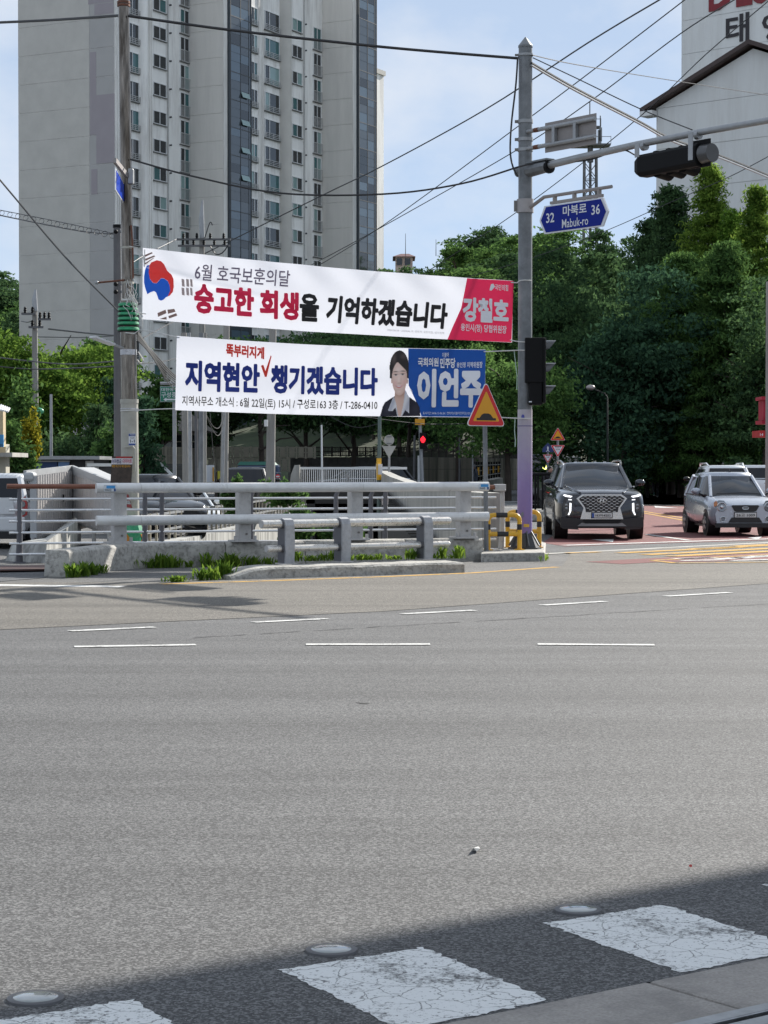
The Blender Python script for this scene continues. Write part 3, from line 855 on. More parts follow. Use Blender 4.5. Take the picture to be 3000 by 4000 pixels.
for i in range(4):
    a_, b_ = seg[i] + (0.0 if i == 0 else 0.006), seg[i + 1] - 0.006
    prof = [(-0.06, -0.1), (0.36, -0.1), (0.36, 0.39), (0.04, 0.39), (-0.01, 0.35)]
    m = MB()
    if i == 0:
        path = [(-.60, -2.20), (-.05, -1.45), (.5, -.72), (1.0, -.20), (1.5, 0), (b_, 0)]; rings = []
        for j, (x, y) in enumerate(path):
            p_, q_ = path[max(j - 1, 0)], path[min(j + 1, len(path) - 1)]
            dx, dy = q_[0] - p_[0], q_[1] - p_[1]; l_ = math.hypot(dx, dy)
            k_ = .22 if j == 0 else 0.0         # the end face leans back
            rings.append([V((x - dy / l_ * w_ + dx / l_ * k_ * max(z, 0), y + dx / l_ * w_ + dy / l_ * k_ * max(z, 0), z)) for w_, z in prof])
        m.loft(rings)
    else:
        m.loft([[V((a_, y, z)) for y, z in prof], [V((b_, y, z)) for y, z in prof]])
    m.build('parapet_block', M_CONC, par, bevel=0.012, smooth=.75)
gr = thing('guard_rail', 'white double beam guard rail on the concrete parapet', 'guard rail', BA + V((0, 0, 0.39)), BRZ)
t0, t1 = cross(365, BA, BD), cross(1892, BA, BD)
def d_beam(x0, x1, z, name='rail'):
    prof = []
    for i in range(14):
        a_ = 2 * math.pi * i / 14
        y, zz = -math.cos(a_), math.sin(a_)
        prof.append((-0.14 + 0.075 * y if y < 0 else -0.14 + 0.045 * y, z + 0.082 * zz))
    js = [x0, x0 + 0.72, x0 + 0.72 + (x1 - x0 - 0.72) * 0.62, x1]
    for a_, b_ in zip(js[:-1], js[1:]):
        MB().loft([[V((a_ + .002, y, zz)) for y, zz in prof], [V((b_ - .002, y, zz)) for y, zz in prof]]).build(name, M_RAIL, gr, smooth=True)
d_beam(t0, t1, 1.275 - 0.39); d_beam(t0, t1, 0.762 - 0.39)
for x in (466, 952, 1390, 1813):
    t = cross(x, BA, BD)
    p = MB().box((t, 0.03, 0.42), (0.205, 0.20, 0.82)).build('post', M_POST, gr, bevel=0.008)
    MB().box((0, 0, 0), (0.42, 0.30, 0.03)).build('base_plate', M_POST, p).location = (t, 0.03, 0.016)
    for dx in (-0.17, 0.17): MB().cyl((t + dx, -0.07, 0.03), (t + dx, -0.07, 0.10), 0.028, n=8).build('anchor_bolt', M_POST, p)
    MB().cyl((t + 0.02, -0.075, 0.13), (t + 0.02, -0.09, 0.13), 0.018, n=8).build('bolt', M_BOLT, p)
M_STICK = mat('sticker_white', (0.62, 0.66, 0.7), 0.4); M_STICKB = mat('sticker_blue', (0.05, 0.30, 0.65), 0.4)
for px, nm in ((415, 'left'), (1868, 'right')):
    t = cross(px, BA, BD)
    s_ = MB().box((t, -0.218, 0.885), (0.20, 0.006, 0.10)).build('sticker', M_STICK, gr)
    MB().box((t + 0.01, -0.222, 0.902), (0.14, 0.004, 0.045)).build('sticker_print', M_STICKB, s_)
    MB().box((t + 0.075, -0.222, 0.855), (0.03, 0.004, 0.045)).build('sticker_print', mat('sticker_navy', (0.02, 0.06, 0.2), .4), s_)
    lettering('sticker_number', '060' if nm == 'left' else '360', (t - 0.09, -0.223, 0.84), V((0.11, 0, 0)), V((0, 0, 0.035)), mat('ink_grey', (0.12, 0.12, 0.12), .5), s_, world=False, bold=.02)
# front kerb with its own short guard
kb = thing('kerb_block', 'chipped concrete kerb under the short pipe guard', 'kerb')
q = [gnd(905, 2266), gnd(1816, 2238)]
kd2 = (q[1] - q[0]).normalized(); kn = V((-kd2.y, kd2.x, 0))
rk = random.Random(5); rings = []
Lk = (q[1] - q[0]).length
for i in range(25):
    t = Lk * i / 24; hh = 0.165 * min(1, 0.30 + t * 1.6) + rk.uniform(-.006, .006)
    b0 = q[0] + kd2 * t
    w_ = 0.55 if t > .25 else 0.30 + t
    rings.append([b0 + V((0, 0, -.05)), b0 + kn * 0.015 + V((0, 0, hh - .03)), b0 + kn * (0.05 + rk.uniform(-.012, .012)) + V((0, 0, hh)), b0 + kn * w_ + V((0, 0, hh + .01)), b0 + kn * (w_ + .02) + V((0, 0, -.05))])
MB().loft(rings).build('kerb_body', M_CONC, kb, world=True)
GA, GB = at(1120, 2205, 30.35), at(1660, 2188, 31.85)
GA.z = GB.z = 0.165; GD = (GB - GA); GD.z = 0; GL = GD.length; GD.normalize(); GRZ = math.atan2(GD.y, GD.x)
sg = thing('pipe_guard', 'short two pipe guard with three grey plates in front of the parapet', 'guard rail', GA, GRZ)
def gx(px): return cross(px, GA, GD)
def pipe(z, r, pa, pb):
    xa, xb = gx(pa), gx(pb)
    p = MB().cyl((xa, 0, z), (xb, 0, z), r, n=18).build('pipe', M_GALV, sg, smooth=True)
    MB().cyl((xa - 0.012, 0, z), (xa, 0, z), r * 0.97, r * 1.02, n=18).build('pipe_cap', M_POST, p, smooth=True)
    MB().cyl((xb, 0, z), (xb + 0.02, 0, z), r, r * 0.8, n=18).build('pipe_cap', M_GALV, p, smooth=True)
pipe(0.60, 0.062, 1022, 1752); pipe(0.235, 0.050, 1042, 1750)
for px in (1118, 1338, 1660):
    x = gx(px); w = 0.155
    m = MB(); front, back = [], []
    prof = [(0.0, 0.0), (-0.10, 0.0), (-0.115, 0.30), (-0.105, 0.58), (-0.07, 0.66), (0.0, 0.685), (0.055, 0.665), (0.08, 0.60), (0.09, 0.53), (0.05, 0.53), (0.045, 0.60), (0.0, 0.645), (-0.05, 0.63), (-0.075, 0.57), (-0.08, 0.30), (-0.07, 0.0)]
    prof = prof[1:]
    m.loft([[V((x - w / 2, y, z)) for y, z in prof], [V((x + w / 2, y, z)) for y, z in prof]])
    p = m.build('support_plate', M_PLATE, sg)
    MB().box((x - 0.06, 0.02, 0.3), (0.03, 0.20, 0.60)).build('web', M_DGREY, p)
    MB().box((x, 0.0, 0.01), (0.24, 0.24, 0.018)).build('base_plate', M_POST, p)
    for z, r in ((0.60, 0.068), (0.235, 0.056)):
        MB().cyl((x - w / 2 - 0.03, 0, z), (x - w / 2 - 0.005, 0, z), r, n=14).build('collar', M_DGREY, p)
# pedestrian railing behind, long thin bars
PA, PB = V((-6.35, 34.1, 0)), V((1.95, 36.3, 0)); PD = (PB - PA).normalized(); PL = (PB - PA).length
rail = thing('pedestrian_railing', 'thin horizontal bar railing with brown handrail behind the guard rail', 'railing', PA, math.atan2(PD.y, PD.x))
def rx(px): return cross(px, PA, PD)
for z in (1.07, 0.885, 0.70, 0.51, 0.33, 0.15):
    MB().cyl((rx(35), 0, z), (rx(1938), 0, z), 0.020, n=8).build('bar', M_BARS, rail, smooth=True)
MB().cyl((rx(26), -0.03, 1.285), (rx(1940), -0.03, 1.25), 0.042, n=12).build('handrail', M_BROWN, rail, smooth=True)
MB().box((rx(1950), -0.03, 1.24), (0.20, 0.14, 0.13)).build('end_cap', M_POST, rail, bevel=0.02)
for px in (76, 566, 632, 980, 1312, 1448, 1505, 1962):
    x = rx(px)
    m = MB()
    pts = [V((x, 0.10, 0.0)), V((x, 0.03, 0.35)), V((x, 0.0, 0.8)), V((x, 0.0, 1.1)), V((x + (0.06 if 900 < px < 1500 else 0), -0.02, 1.26))]
    m.tube(pts, [0.065, 0.05, 0.042, 0.042, 0.03], n=8)
    p = m.build('post', M_DGREY if px != 1962 else M_POST, rail, smooth=True)
    MB().box((x, 0.08, 0.012), (0.2, 0.16, 0.025)).build('base_plate', M_DGREY, p)
# paper notice tied to the railing
nt = thing('paper_notice', 'small white paper notice tied to the railing under the rail', 'notice', at(1505, 1955, 36.0))
MB().prism([(-.06, -.07), (-.02, -.085), (.05, -.07), (.06, .08), (-.065, .08)], (0, 0, 0), (1, 0, 0), (0, 0, 1), 0.004).build('sheet', mat('paper_white', (0.6, 0.58, 0.56), .8), nt)
for i in range(5): MB().box((0, -0.008, 0.05 - i * 0.025), (0.09, 0.003, 0.009)).build('text_line', mat('ink_red_grey', (0.25, 0.12, 0.13), .7), nt)
# plate ramp left of the parapet
rp = MB().box((0, 0, 0), (1.6, 1.3, 0.02)); o = rp.build('steel_plate', mat('rusty_plate', (0.12, 0.07, 0.06), .7, .3, var=.3, vscale=6), None)
o.location = (-5.35, 31.9, 0.03); o.rotation_euler = (0, 0, R(22)); tag(o, 'rusty steel plate on the ground left of the parapet', 'plate')
# ================================================================== signal pole with arm, signs and signals
M_GPOLE = mat('galvanised_pole', (0.17, 0.18, 0.19), 0.5, 0.4, var=0.25, vscale=5, dirt=(0.27, 0.28, 0.29), dscale=3.5, damt=0.6)
M_GPIPE = mat('galvanised_light', (0.33, 0.34, 0.35), 0.45, 0.4, var=0.12, vscale=6)
M_BLACK = mat('black_plastic', (0.008, 0.008, 0.009), 0.6, var=0.1, spec=0.15)
M_PURPLE = mat('purple_wrap_base', (0.42, 0.36, 0.48), 0.55)
M_RUST = mat('rusty_iron', (0.16, 0.07, 0.045), 0.7, 0.4, var=0.4, vscale=20)
def purple_wrap():
    m, nt, b = nt_new('purple_gradient_wrap'); N, L = nt.nodes, nt.links
    tc = N.new('ShaderNodeTexCoord'); sp = N.new('ShaderNodeSeparateXYZ'); L.new(tc.outputs['Object'], sp.inputs['Vector'])
    nz = N.new('ShaderNodeTexNoise'); nz.inputs['Scale'].default_value = 9; nz.inputs['Detail'].default_value = 8; nz.inputs['Roughness'].default_value = .7
    L.new(tc.outputs['Object'], nz.inputs['Vector'])
    ma = N.new('ShaderNodeMath'); ma.operation = 'MULTIPLY_ADD'; ma.inputs[1].default_value = 0.5; L.new(nz.outputs['Fac'], ma.inputs[0]); L.new(sp.outputs['Z'], ma.inputs[2])
    rp = N.new('ShaderNodeValToRGB')
    el = rp.color_ramp.elements
    el[0].position = 0.12; el[0].color = (0.20, 0.14, 0.36, 1); el[1].position = 0.95; el[1].color = (0.47, 0.44, 0.46, 1)
    e = el.new(0.42); e.color = (0.26, 0.19, 0.40, 1); e = el.new(0.62); e.color = (0.36, 0.31, 0.44, 1)
    dv = N.new('ShaderNodeMath'); dv.operation = 'DIVIDE'; dv.inputs[1].default_value = 2.75; L.new(ma.outputs[0], dv.inputs[0]); L.new(dv.outputs[0], rp.inputs['Fac'])
    L.new(rp.outputs['Color'], b.inputs['Base Color']); b.inputs['Roughness'].default_value = 0.5
    return m
PY = 36.5
PX0 = (2050 - 1500) / F_PX * PY
pole_o = V((PX0, PY, 0.15))
pole = thing('signal_pole', 'tall grey steel signal pole with pointed cap and purple wrapped foot', 'pole', pole_o)
ztop = at(2050, 180, PY).z - 0.15; zcap = at(2050, 152, PY).z - 0.15
MB().cyl((0, 0, 0.0), (0, 0, ztop), 0.128, 0.121, n=28).build('shaft', M_GPOLE, pole, smooth=True)
MB().lathe([(0.128, ztop - .03), (0.130, ztop + 0.005), (0.012, zcap + .03), (0.004, zcap + .035)], n=28).build('cap', M_GPOLE, pole, smooth=0.4)
zw0, zw1 = at(2050, 2085, PY).z - 0.15, at(2050, 1600, PY).z - 0.15
w_ = MB().cyl((0, 0, 0), (0, 0, zw1 - zw0), 0.133, 0.131, n=28).build('wrap', purple_wrap(), pole, smooth=True); w_.location = (0, 0, zw0)
MB().cyl((0, 0, zw1 - zw0 - 0.30), (0, 0, zw1 - zw0 - .285), 0.134, n=28).build('wrap_band', mat('navy_band', (0.10, 0.08, 0.22), .5), w_)
lb = MB().prism([(.028 * math.cos(t * .524), .042 * math.sin(t * .524)) for t in range(12)], (-0.045, -0.137, zw1 - zw0 - 0.13), (1, 0, 0), (0, 0, 1), 0.004).build('wrap_emblem', mat('navy_emblem', (0.07, 0.08, 0.35), .5), w_)
lb2 = MB().prism([(.03 * math.cos(t * .524), .055 * math.sin(t * .524)) for t in range(12)], (-0.06, -0.137, 0.34), (1, 0, 0), (0.25, 0, .97), 0.004).build('wrap_emblem', mat('grey_emblem', (0.2, 0.2, 0.26), .5), w_)
MB().box((0.02, -0.136, 0.15), (0.10, 0.006, 0.055)).build('yellow_label', mat('label_yellow', (0.6, 0.38, 0.05), .5), w_)
MB().lathe([(0.30, 0), (0.30, 0.03), (0.26, 0.035), (0.13, 0.30), (0.128, 0.31)], n=8).build('base_cone', mat('base_dark_steel', (0.06, 0.062, 0.065), .45, .5), pole)
fm = MB()
for i in range(8):
    a_ = i * math.pi / 4 + .2
    fm.beam(V((0.29 * math.cos(a_), 0.29 * math.sin(a_), 0.06)), V((0.13 * math.cos(a_), 0.13 * math.sin(a_), 0.31)), 0.02, 0.03)
fm.build('base_fins', mat('fin_steel', (0.14, 0.145, 0.15), .4, .6), pole)
# banded clamps
def band(z, r=0.137, h=0.06, name='clamp', m_=None):
    c = MB().cyl((0, 0, z - h / 2), (0, 0, z + h / 2), r, n=24).build(name, m_ or M_GPIPE, pole, smooth=True)
    MB().box((-r - 0.02, 0, z), (0.06, 0.05, h * .8)).build('bolt', M_BOLT, c)
    return c
def pz(py): return at(2050, py, PY).z - 0.15
ARM_E = V((5.97, 32.0, 7.0)); ARM_0 = V((PX0, PY, at(2080, 668, PY).z))
AD = (ARM_E - ARM_0); ADh = V((AD.x, AD.y, 0)).normalized()
arm_end = ARM_0 + AD * 1.55
bulge = [ARM_0 + AD * t + V((0, 0, 0.10 * math.sin(t * 2))) for t in (0.0, .1, .25, .5, .75, 1.0, 1.3, 1.55)]
MB().tube([ARM_0 + AD * t + V((0, 0, .05 * math.sin(min(t, 1) * math.pi))) for t in (0.03, .1, .25, .5, .75, 1.0, 1.12)], [.072, .068, .064, .060, .056, .052, .050], n=14).build('mast_arm', M_GPIPE, pole, world=True, smooth=True)
b1 = MB()
b1.cyl(ARM_0 + ADh * 0.10, ARM_0 + ADh * 0.62 + V((0, 0, .02)), 0.125, 0.105, n=10)
b1.build('arm_socket', M_GPOLE, pole, world=True)
MB().beam(ARM_0 + ADh * 0.1 + V((0, 0, .12)), ARM_0 + ADh * 0.66 + V((0, 0, .13)), 0.20, 0.03).build('socket_flange', M_GPOLE, pole, world=True)
MB().cyl(ARM_0 + ADh * 0.60, ARM_0 + ADh * 0.66, 0.115, n=12).build('socket_ring', M_BLACK, pole, world=True)
MB().cyl(ARM_0 - ADh * 0.2, ARM_0 + ADh * 0.1, 0.09, n=12).build('rear_stub', M_GPOLE, pole, world=True)
band(pz(475)); band(pz(545)); band(pz(585)); band(pz(215), h=.04)
band(pz(805), 0.15, 0.24, 'sign_clamp', mat('clamp_pink_grey', (0.36, 0.34, 0.34), .5, .2))
# guide sign seen from behind
def armpt(s, py=None, z=None):
    p = pole_o + ADh * s
    return V((p.x, p.y, z))
gs_z0, gs_z1 = 7.12, 7.64
gsd = thing('guide_sign', 'rectangular traffic guide sign seen from its grey back high on the pole', 'sign', armpt(0.0, z=gs_z0))
M_SIGNB = mat('sign_back_grey', (0.30, 0.275, 0.265), 0.6, 0.2, var=.1, vscale=6)
off = V((-ADh.y, ADh.x, 0)) * 1.0
if off.y > 0: off = -off          # towards the camera
a_, b_ = armpt(0.53, z=(gs_z0 + gs_z1) / 2), armpt(1.82, z=(gs_z0 + gs_z1) / 2)
MB().beam(a_, b_, 0.015, gs_z1 - gs_z0).build('panel', M_SIGNB, gsd, world=True)
for z in (gs_z0 + 0.12, gs_z1 - 0.10):
    MB().cyl(armpt(0.12, z=z) + off * .05, armpt(1.85, z=z) + off * .05, 0.038, n=10).build('support_pipe', M_GPIPE, gsd, world=True, smooth=True)
    MB().cyl(armpt(0.30, z=z) + off * .05, armpt(0.42, z=z) + off * .05, 0.041, n=10).build('rust_sleeve', M_RUST, gsd, world=True, smooth=True)
for s in (0.82, 1.36): MB().beam(armpt(s, z=gs_z0 + .12) + off * .05, armpt(s, z=gs_z1 - .1) + off * .05, 0.07, 0.07, up=ADh).build('bracket', M_GPIPE, gsd, world=True)
# blue street name sign
nz0, nz1 = 5.70, 6.18
ns = thing('street_name_sign', 'blue hexagonal street name sign hanging from a bracket on the pole', 'sign', armpt(1.28, z=nz0))
sx = ADh; nrm = off
M_BLUE = mat('sign_blue', (0.008, 0.022, 0.24), 0.6, var=.04, spec=.15); M_SIGNW = mat('sign_white', (0.70, 0.72, 0.76), 0.4, var=.03)
zc = (nz0 + nz1) / 2
def hexa(k, w, h): return [(-w, 0), (-w + .13, h), (w - .13, h), (w, 0), (w - .13, -h), (-w + .13, -h)]
cen = armpt(1.28, z=zc)
MB().prism(hexa(0, 0.87, .245), cen, sx, V((0, 0, 1)), 0.03).build('board', M_SIGNW, ns, world=True)
MB().prism(hexa(0, 0.80, .205), cen + nrm * 0.006, sx, V((0, 0, 1)), 0.004).build('blue_face', M_BLUE, ns, world=True) if False else None
fo = cen + nrm * 0.034 if sx.cross(V((0, 0, 1))).dot(nrm) > 0 else cen + nrm * 0.004
MB().prism(hexa(0, 0.82, .222), fo, sx, V((0, 0, 1)), 0.004).build('blue_face', M_BLUE, ns, world=True)
fo2 = fo + nrm * 0.008
for body, u, v, w, h in [('32', -.68, -.06, .21, .17), ('36', .47, -.03, .21, .17), ('마북로', -.25, .015, .60, .18), ('Mabuk-ro', -.27, -.185, .66, .15)]:
    lettering('lettering', body, fo2 + sx * u + V((0, 0, v)), sx * w, V((0, 0, h)), M_SIGNW, ns, bold=.016 if body != 'Mabuk-ro' else .004)
MB().beam(armpt(.68, z=nz1 + .045), armpt(1.98, z=nz1 + .045), 0.06, 0.05).build('top_channel', M_SIGNB, ns, world=True)
MB().tube([armpt(.12, z=nz1 + .02), armpt(.3, z=nz1 + .09), armpt(.5, z=nz1 + .17), armpt(2.2, z=nz1 + .17)], .032, n=8).build('bracket_arm', M_SIGNB, ns, world=True)
for s in (.78, 1.28, 1.9): MB().beam(armpt(s, z=nz1 + .07), armpt(s, z=nz1 + .15), .06, .05, up=ADh).build('hanger', M_SIGNB, ns, world=True)
# horizontal signal head on the arm (seen from behind)
tl_p = ARM_0 + AD * 0.66 + V((0, 0, .05))
tl = thing('traffic_signal', 'black horizontal traffic signal head hanging from the mast arm', 'traffic light', (tl_p.x, tl_p.y, tl_p.z - .55))
ca, cb = ARM_0 + AD * 0.50, ARM_0 + AD * 0.755
dz = V((0, 0, -0.33))
tn = -off
def ring_at(p, s=1.0):
    pr = [(-.16, -.13), (-.16, .13), (-.10, .18), (.10, .18), (.14, .12), (.14, -.14), (.08, -.19), (-.10, -.19)]
    return [p + tn * (y * s) + V((0, 0, z * s)) for y, z in pr]
ax_ = (cb - ca).normalized()
MB().loft([ring_at(ca + dz, .62), ring_at(ca + dz + ax_ * .13), ring_at(cb + dz)]).build('housing', M_BLACK, tl, world=True, bevel=.01)
MB().cyl(cb + dz + ax_ * .03, cb + dz + ax_ * .03 - off * 0.0 + ax_ * .20 , .16, .15, n=20).build('end_visor', mat('visor_grey', (0.05, 0.05, 0.052), .3, spec=.8), tl, world=True, smooth=True)
MB().beam(cb + dz - ax_ * .02 + V((0, 0, -.2)), cb + dz - ax_ * .02 + V((0, 0, .24)), .03, .40, up=ax_).build('end_plate', M_BLACK, tl, world=True)
for i in range(3):
    p = ca + dz + (cb - ca) * (0.30 + .2 * i)
    MB().cyl(p + V((0, 0, -.10)) + tn * .02, p + V((0, 0, -.14)) + tn * .30, .13, .13, n=14).build('visor', M_BLACK, tl, world=True, smooth=True)
    MB().box(p + V((0, 0, .19)), (.10, .10, .03), rz=0.3).build('cover_lug', M_BLACK, tl, world=True)
for p, h in ((ca + ax_ * .14, .20), (cb - ax_ * .09, .42)):
    MB().beam(p + off * .17 + V((0, 0, .02)), p + off * .17 + V((0, 0, -h)), .10, .012, up=off).build('hanger', M_GPIPE, tl, world=True)
    MB().cyl(p - ax_ * .04, p + ax_ * .04, .075, n=12).build('clamp', M_GPIPE, tl, world=True)
# vertical signal head on the pole, facing right
vs = thing('traffic_signal', 'black vertical traffic signal head strapped to the right side of the pole', 'traffic light', (PX0 + .17, PY - .12, pz(1580) + .15))
def vz(py): return at(2090, py, PY - .15).z
def vx(px): return at(px, 1450, PY - .15).x
def vbox(x0, x1, y0, y1, name, d=.30, yo=-.12, b=.012):
    return MB().box(((vx(x0) + vx(x1)) / 2, PY + yo, (vz(y0) + vz(y1)) / 2), (vx(x1) - vx(x0), d, abs(vz(y0) - vz(y1)))).build(name, M_BLACK, vs, world=True, bevel=b)
vbox(2050, 2126, 1320, 1495, 'housing'); vbox(2067, 2117, 1490, 1582, 'lower_box', .26)
vbox(2120, 2130, 1322, 1575, 'backboard', .36)
for yv in (1328, 1416, 1504):
    m = MB(); k = 12
    for i in range(k):
        a0, a1 = math.pi * i / k, math.pi * (i + 1) / k
        zc_, r_ = vz(yv) - .16, .155
        q = []
        for a_ in (a0, a1):
            for xx in (vx(2128), vx(2128) + .20 * (.35 + .65 * math.sin(a_))):
                q.append(V((xx, PY - .12 + r_ * math.cos(a_), zc_ + r_ * math.sin(a_))))
        m.add([q[0], q[1], q[3], q[2]], [(0, 1, 2, 3)])
    m.build('visor', mat('visor_grey', (0.05, 0.05, 0.052), .3, spec=.8), vs, world=True, smooth=True)
MB().box((vx(2070), PY - .27, vz(1570)), (.05, .006, .02)).build('label', M_SIGNW, vs, world=True)
# concrete pad under the pole and its two yellow guards
pad = [gnd(1878, 2196), gnd(2128, 2192), gnd(2132, 2150), gnd(2050, 2120), gnd(1895, 2130)]
pd = MB(); n = len(pad); pd.add([p + V((0, 0, -.05)) for p in pad] + [p * 1 + V((0, 0, .15)) for p in pad], [tuple(range(n, 2 * n))] + [(i, (i + 1) % n, n + (i + 1) % n, n + i) for i in range(n)])
tag(pd.build('concrete_pad', M_CONC, None, bevel=.02), 'chipped concrete footing under the signal pole', 'footing')
M_YEL = mat('guard_yellow', (0.72, 0.40, 0.015), 0.4, var=.06, vscale=6, dirt=(.35, .18, .03), dscale=10, damt=.35, coat=.2)
M_GBLK = mat('guard_black_tape', (0.015, 0.015, 0.017), .45)
def hoop(xa, xb, za, zb, y, rz, label, r=.042):
    t = thing('pole_guard', label, 'guard', V(((xa + xb) / 2, y, .15)), rz)
    w = xb - xa; h = zb - .15; k = .10
    def arc(cx, cz, a0, a1): return [V((cx + k * math.cos(a_), 0, cz + k * math.sin(a_))) for a_ in [a0 + (a1 - a0) * i / 5 for i in range(6)]]
    pts = [V((-w / 2, 0, 0))] + arc(-w / 2 + k, h - k, math.pi, math.pi / 2) + arc(w / 2 - k, h - k, math.pi / 2, 0) + [V((w / 2, 0, 0))]
    MB().tube(pts, r, n=12).build('hoop', M_YEL, t, smooth=True)
    MB().cyl((-w / 2, 0, h * .46), (w / 2, 0, h * .46), r, n=12).build('crossbar', M_YEL, t, smooth=True)
    tp = MB()
    tp.cyl((-.14, 0, h), (.06, 0, h), r + .003, n=12); tp.build('tape', M_GBLK, t, smooth=True)
    MB().cyl((-.12, 0, h * .46), (.08, 0, h * .46), r + .003, n=12).build('tape', M_GBLK, t, smooth=True)
    for x in (-w / 2, w / 2):
        MB().cyl((x, 0, h * .58), (x, 0, h * .74), r + .003, n=12).build('tape', M_GBLK, t, smooth=True)
        MB().box((x, 0, .008), (.15, .15, .016)).build('foot', M_YEL, t)
    return t
xa, xb = at(1906, 2090, 35.9).x, at(2030, 2090, 35.9).x
hoop(xa, xb, .15, at(1960, 2012, 35.9).z, 35.9, R(6), 'yellow and black pipe hoop in front of the signal pole')
xa, xb = at(1983, 2080, 37.0).x, at(2106, 2080, 37.0).x
hoop(xa, xb, .15, at(2050, 2000, 37.0).z, 37.0, R(-4), 'yellow and black pipe hoop behind the signal pole')
# speed hump warning sign
hp = at(1900, 2150, 35.6)
hs = thing('hump_sign', 'red bordered yellow triangle speed hump sign on grey pole', 'sign', (hp.x, hp.y, .12))
MB().cyl((0, 0, 0), (at(1893, 1600, 35.6).x - hp.x, 0, at(1893, 1560, 35.6).z - .12), .04, n=14).build('post', M_GPOLE, hs, smooth=True)
MB().cyl((0, 0, 0), (0, 0, .02), .08, n=12).build('foot', M_GPOLE, hs)
tri_c = at(1897, 1600, 35.5)
def tri(s, cx=0, cz=0, rr=.05):
    "rounded triangle, s = side"
    out = []; R_ = s / math.sqrt(3)
    for k in range(3):
        a_ = R(90 + 120 * k); c = V((math.cos(a_), math.sin(a_))) * (R_ - 2 * rr)
        for j in range(5):
            b_ = a_ + R(-60 + 30 * j); out.append((cx + c.x + rr * math.cos(b_), cz + c.y + rr * math.sin(b_)))
    return out
M_SRED = mat('sign_red', (0.62, 0.012, 0.018), 0.4, var=.05); M_SYEL = mat('sign_yellow', (0.72, 0.33, 0.008), .4, var=.04); M_SBLK = mat('sign_black', (.012, .01, .01), .5)
def tri_sign(o_, side, parent, down=False, inner=M_SYEL, yaw=0.0):
    s_ = -1 if down else 1
    ax = V((math.cos(yaw), math.sin(yaw), 0)) * s_; az = V((0, 0, s_)); nn = ax.cross(az).normalized()
    pl = MB().prism(tri(side, rr=side * .05), o_, ax, az, .012).build('plate', M_SIGNW, parent, world=True)
    MB().prism(tri(side * .955, rr=side * .045), o_ + nn * .0125, ax, az, .002).build('border', M_SRED, pl, world=True)
    MB().prism(tri(side * .68, rr=side * .02), o_ + nn * .0155, ax, az, .002).build('face', inner, pl, world=True)
    return pl, ax, nn
HY = R(38); tri_c = at(1897, 1606, 35.5)
pl, hax, hnn = tri_sign(tri_c, .90, hs, yaw=HY)
hump = [(-.22, -.045), (-.22, -.005), (-.155, -.005), (-.10, .055), (-.05, .075), (.05, .075), (.10, .055), (.155, -.005), (.22, -.005), (.22, -.045)]
MB().prism([(x, z - .115) for x, z in hump], tri_c + hnn * .0185, hax, (0, 0, 1), .002).build('hump_symbol', M_SBLK, pl, world=True)
# ================================================================== the two street banners
M_BAN = cloth('banner_white', (0.70, 0.72, 0.79), 0.42)
M_BPINK = cloth('banner_crimson', (0.84, 0.035, 0.12), 0.3); M_BBLUE = cloth('banner_blue', (0.012, 0.085, 0.36), 0.25)
M_BRED = cloth('print_red', (0.86, 0.02, 0.085), 0.0); M_BRED2 = cloth('print_orange_red', (0.85, 0.055, 0.035), 0.0); M_BBLK = cloth('print_black', (0.02, 0.018, 0.02), 0.0)
M_BNAVY = cloth('print_navy', (0.015, 0.035, 0.25), 0.0); M_BGREY = cloth('print_grey_purple', (0.22, 0.18, 0.24), 0.0); M_BLGREY = cloth('print_light_grey', (0.45, 0.44, 0.46), 0.0)
M_BWHT = cloth('print_white', (0.80, 0.80, 0.84), 0.0); M_BBROWN = cloth('print_faded_brown', (0.33, 0.21, 0.18), 0.0); M_BBROWN2 = cloth('print_very_faded_brown', (0.55, 0.44, 0.42), 0.0)
M_TRED = cloth('emblem_red', (0.80, 0.06, 0.055), .3); M_TBLUE = cloth('emblem_blue', (0.02, 0.13, 0.62), .3)
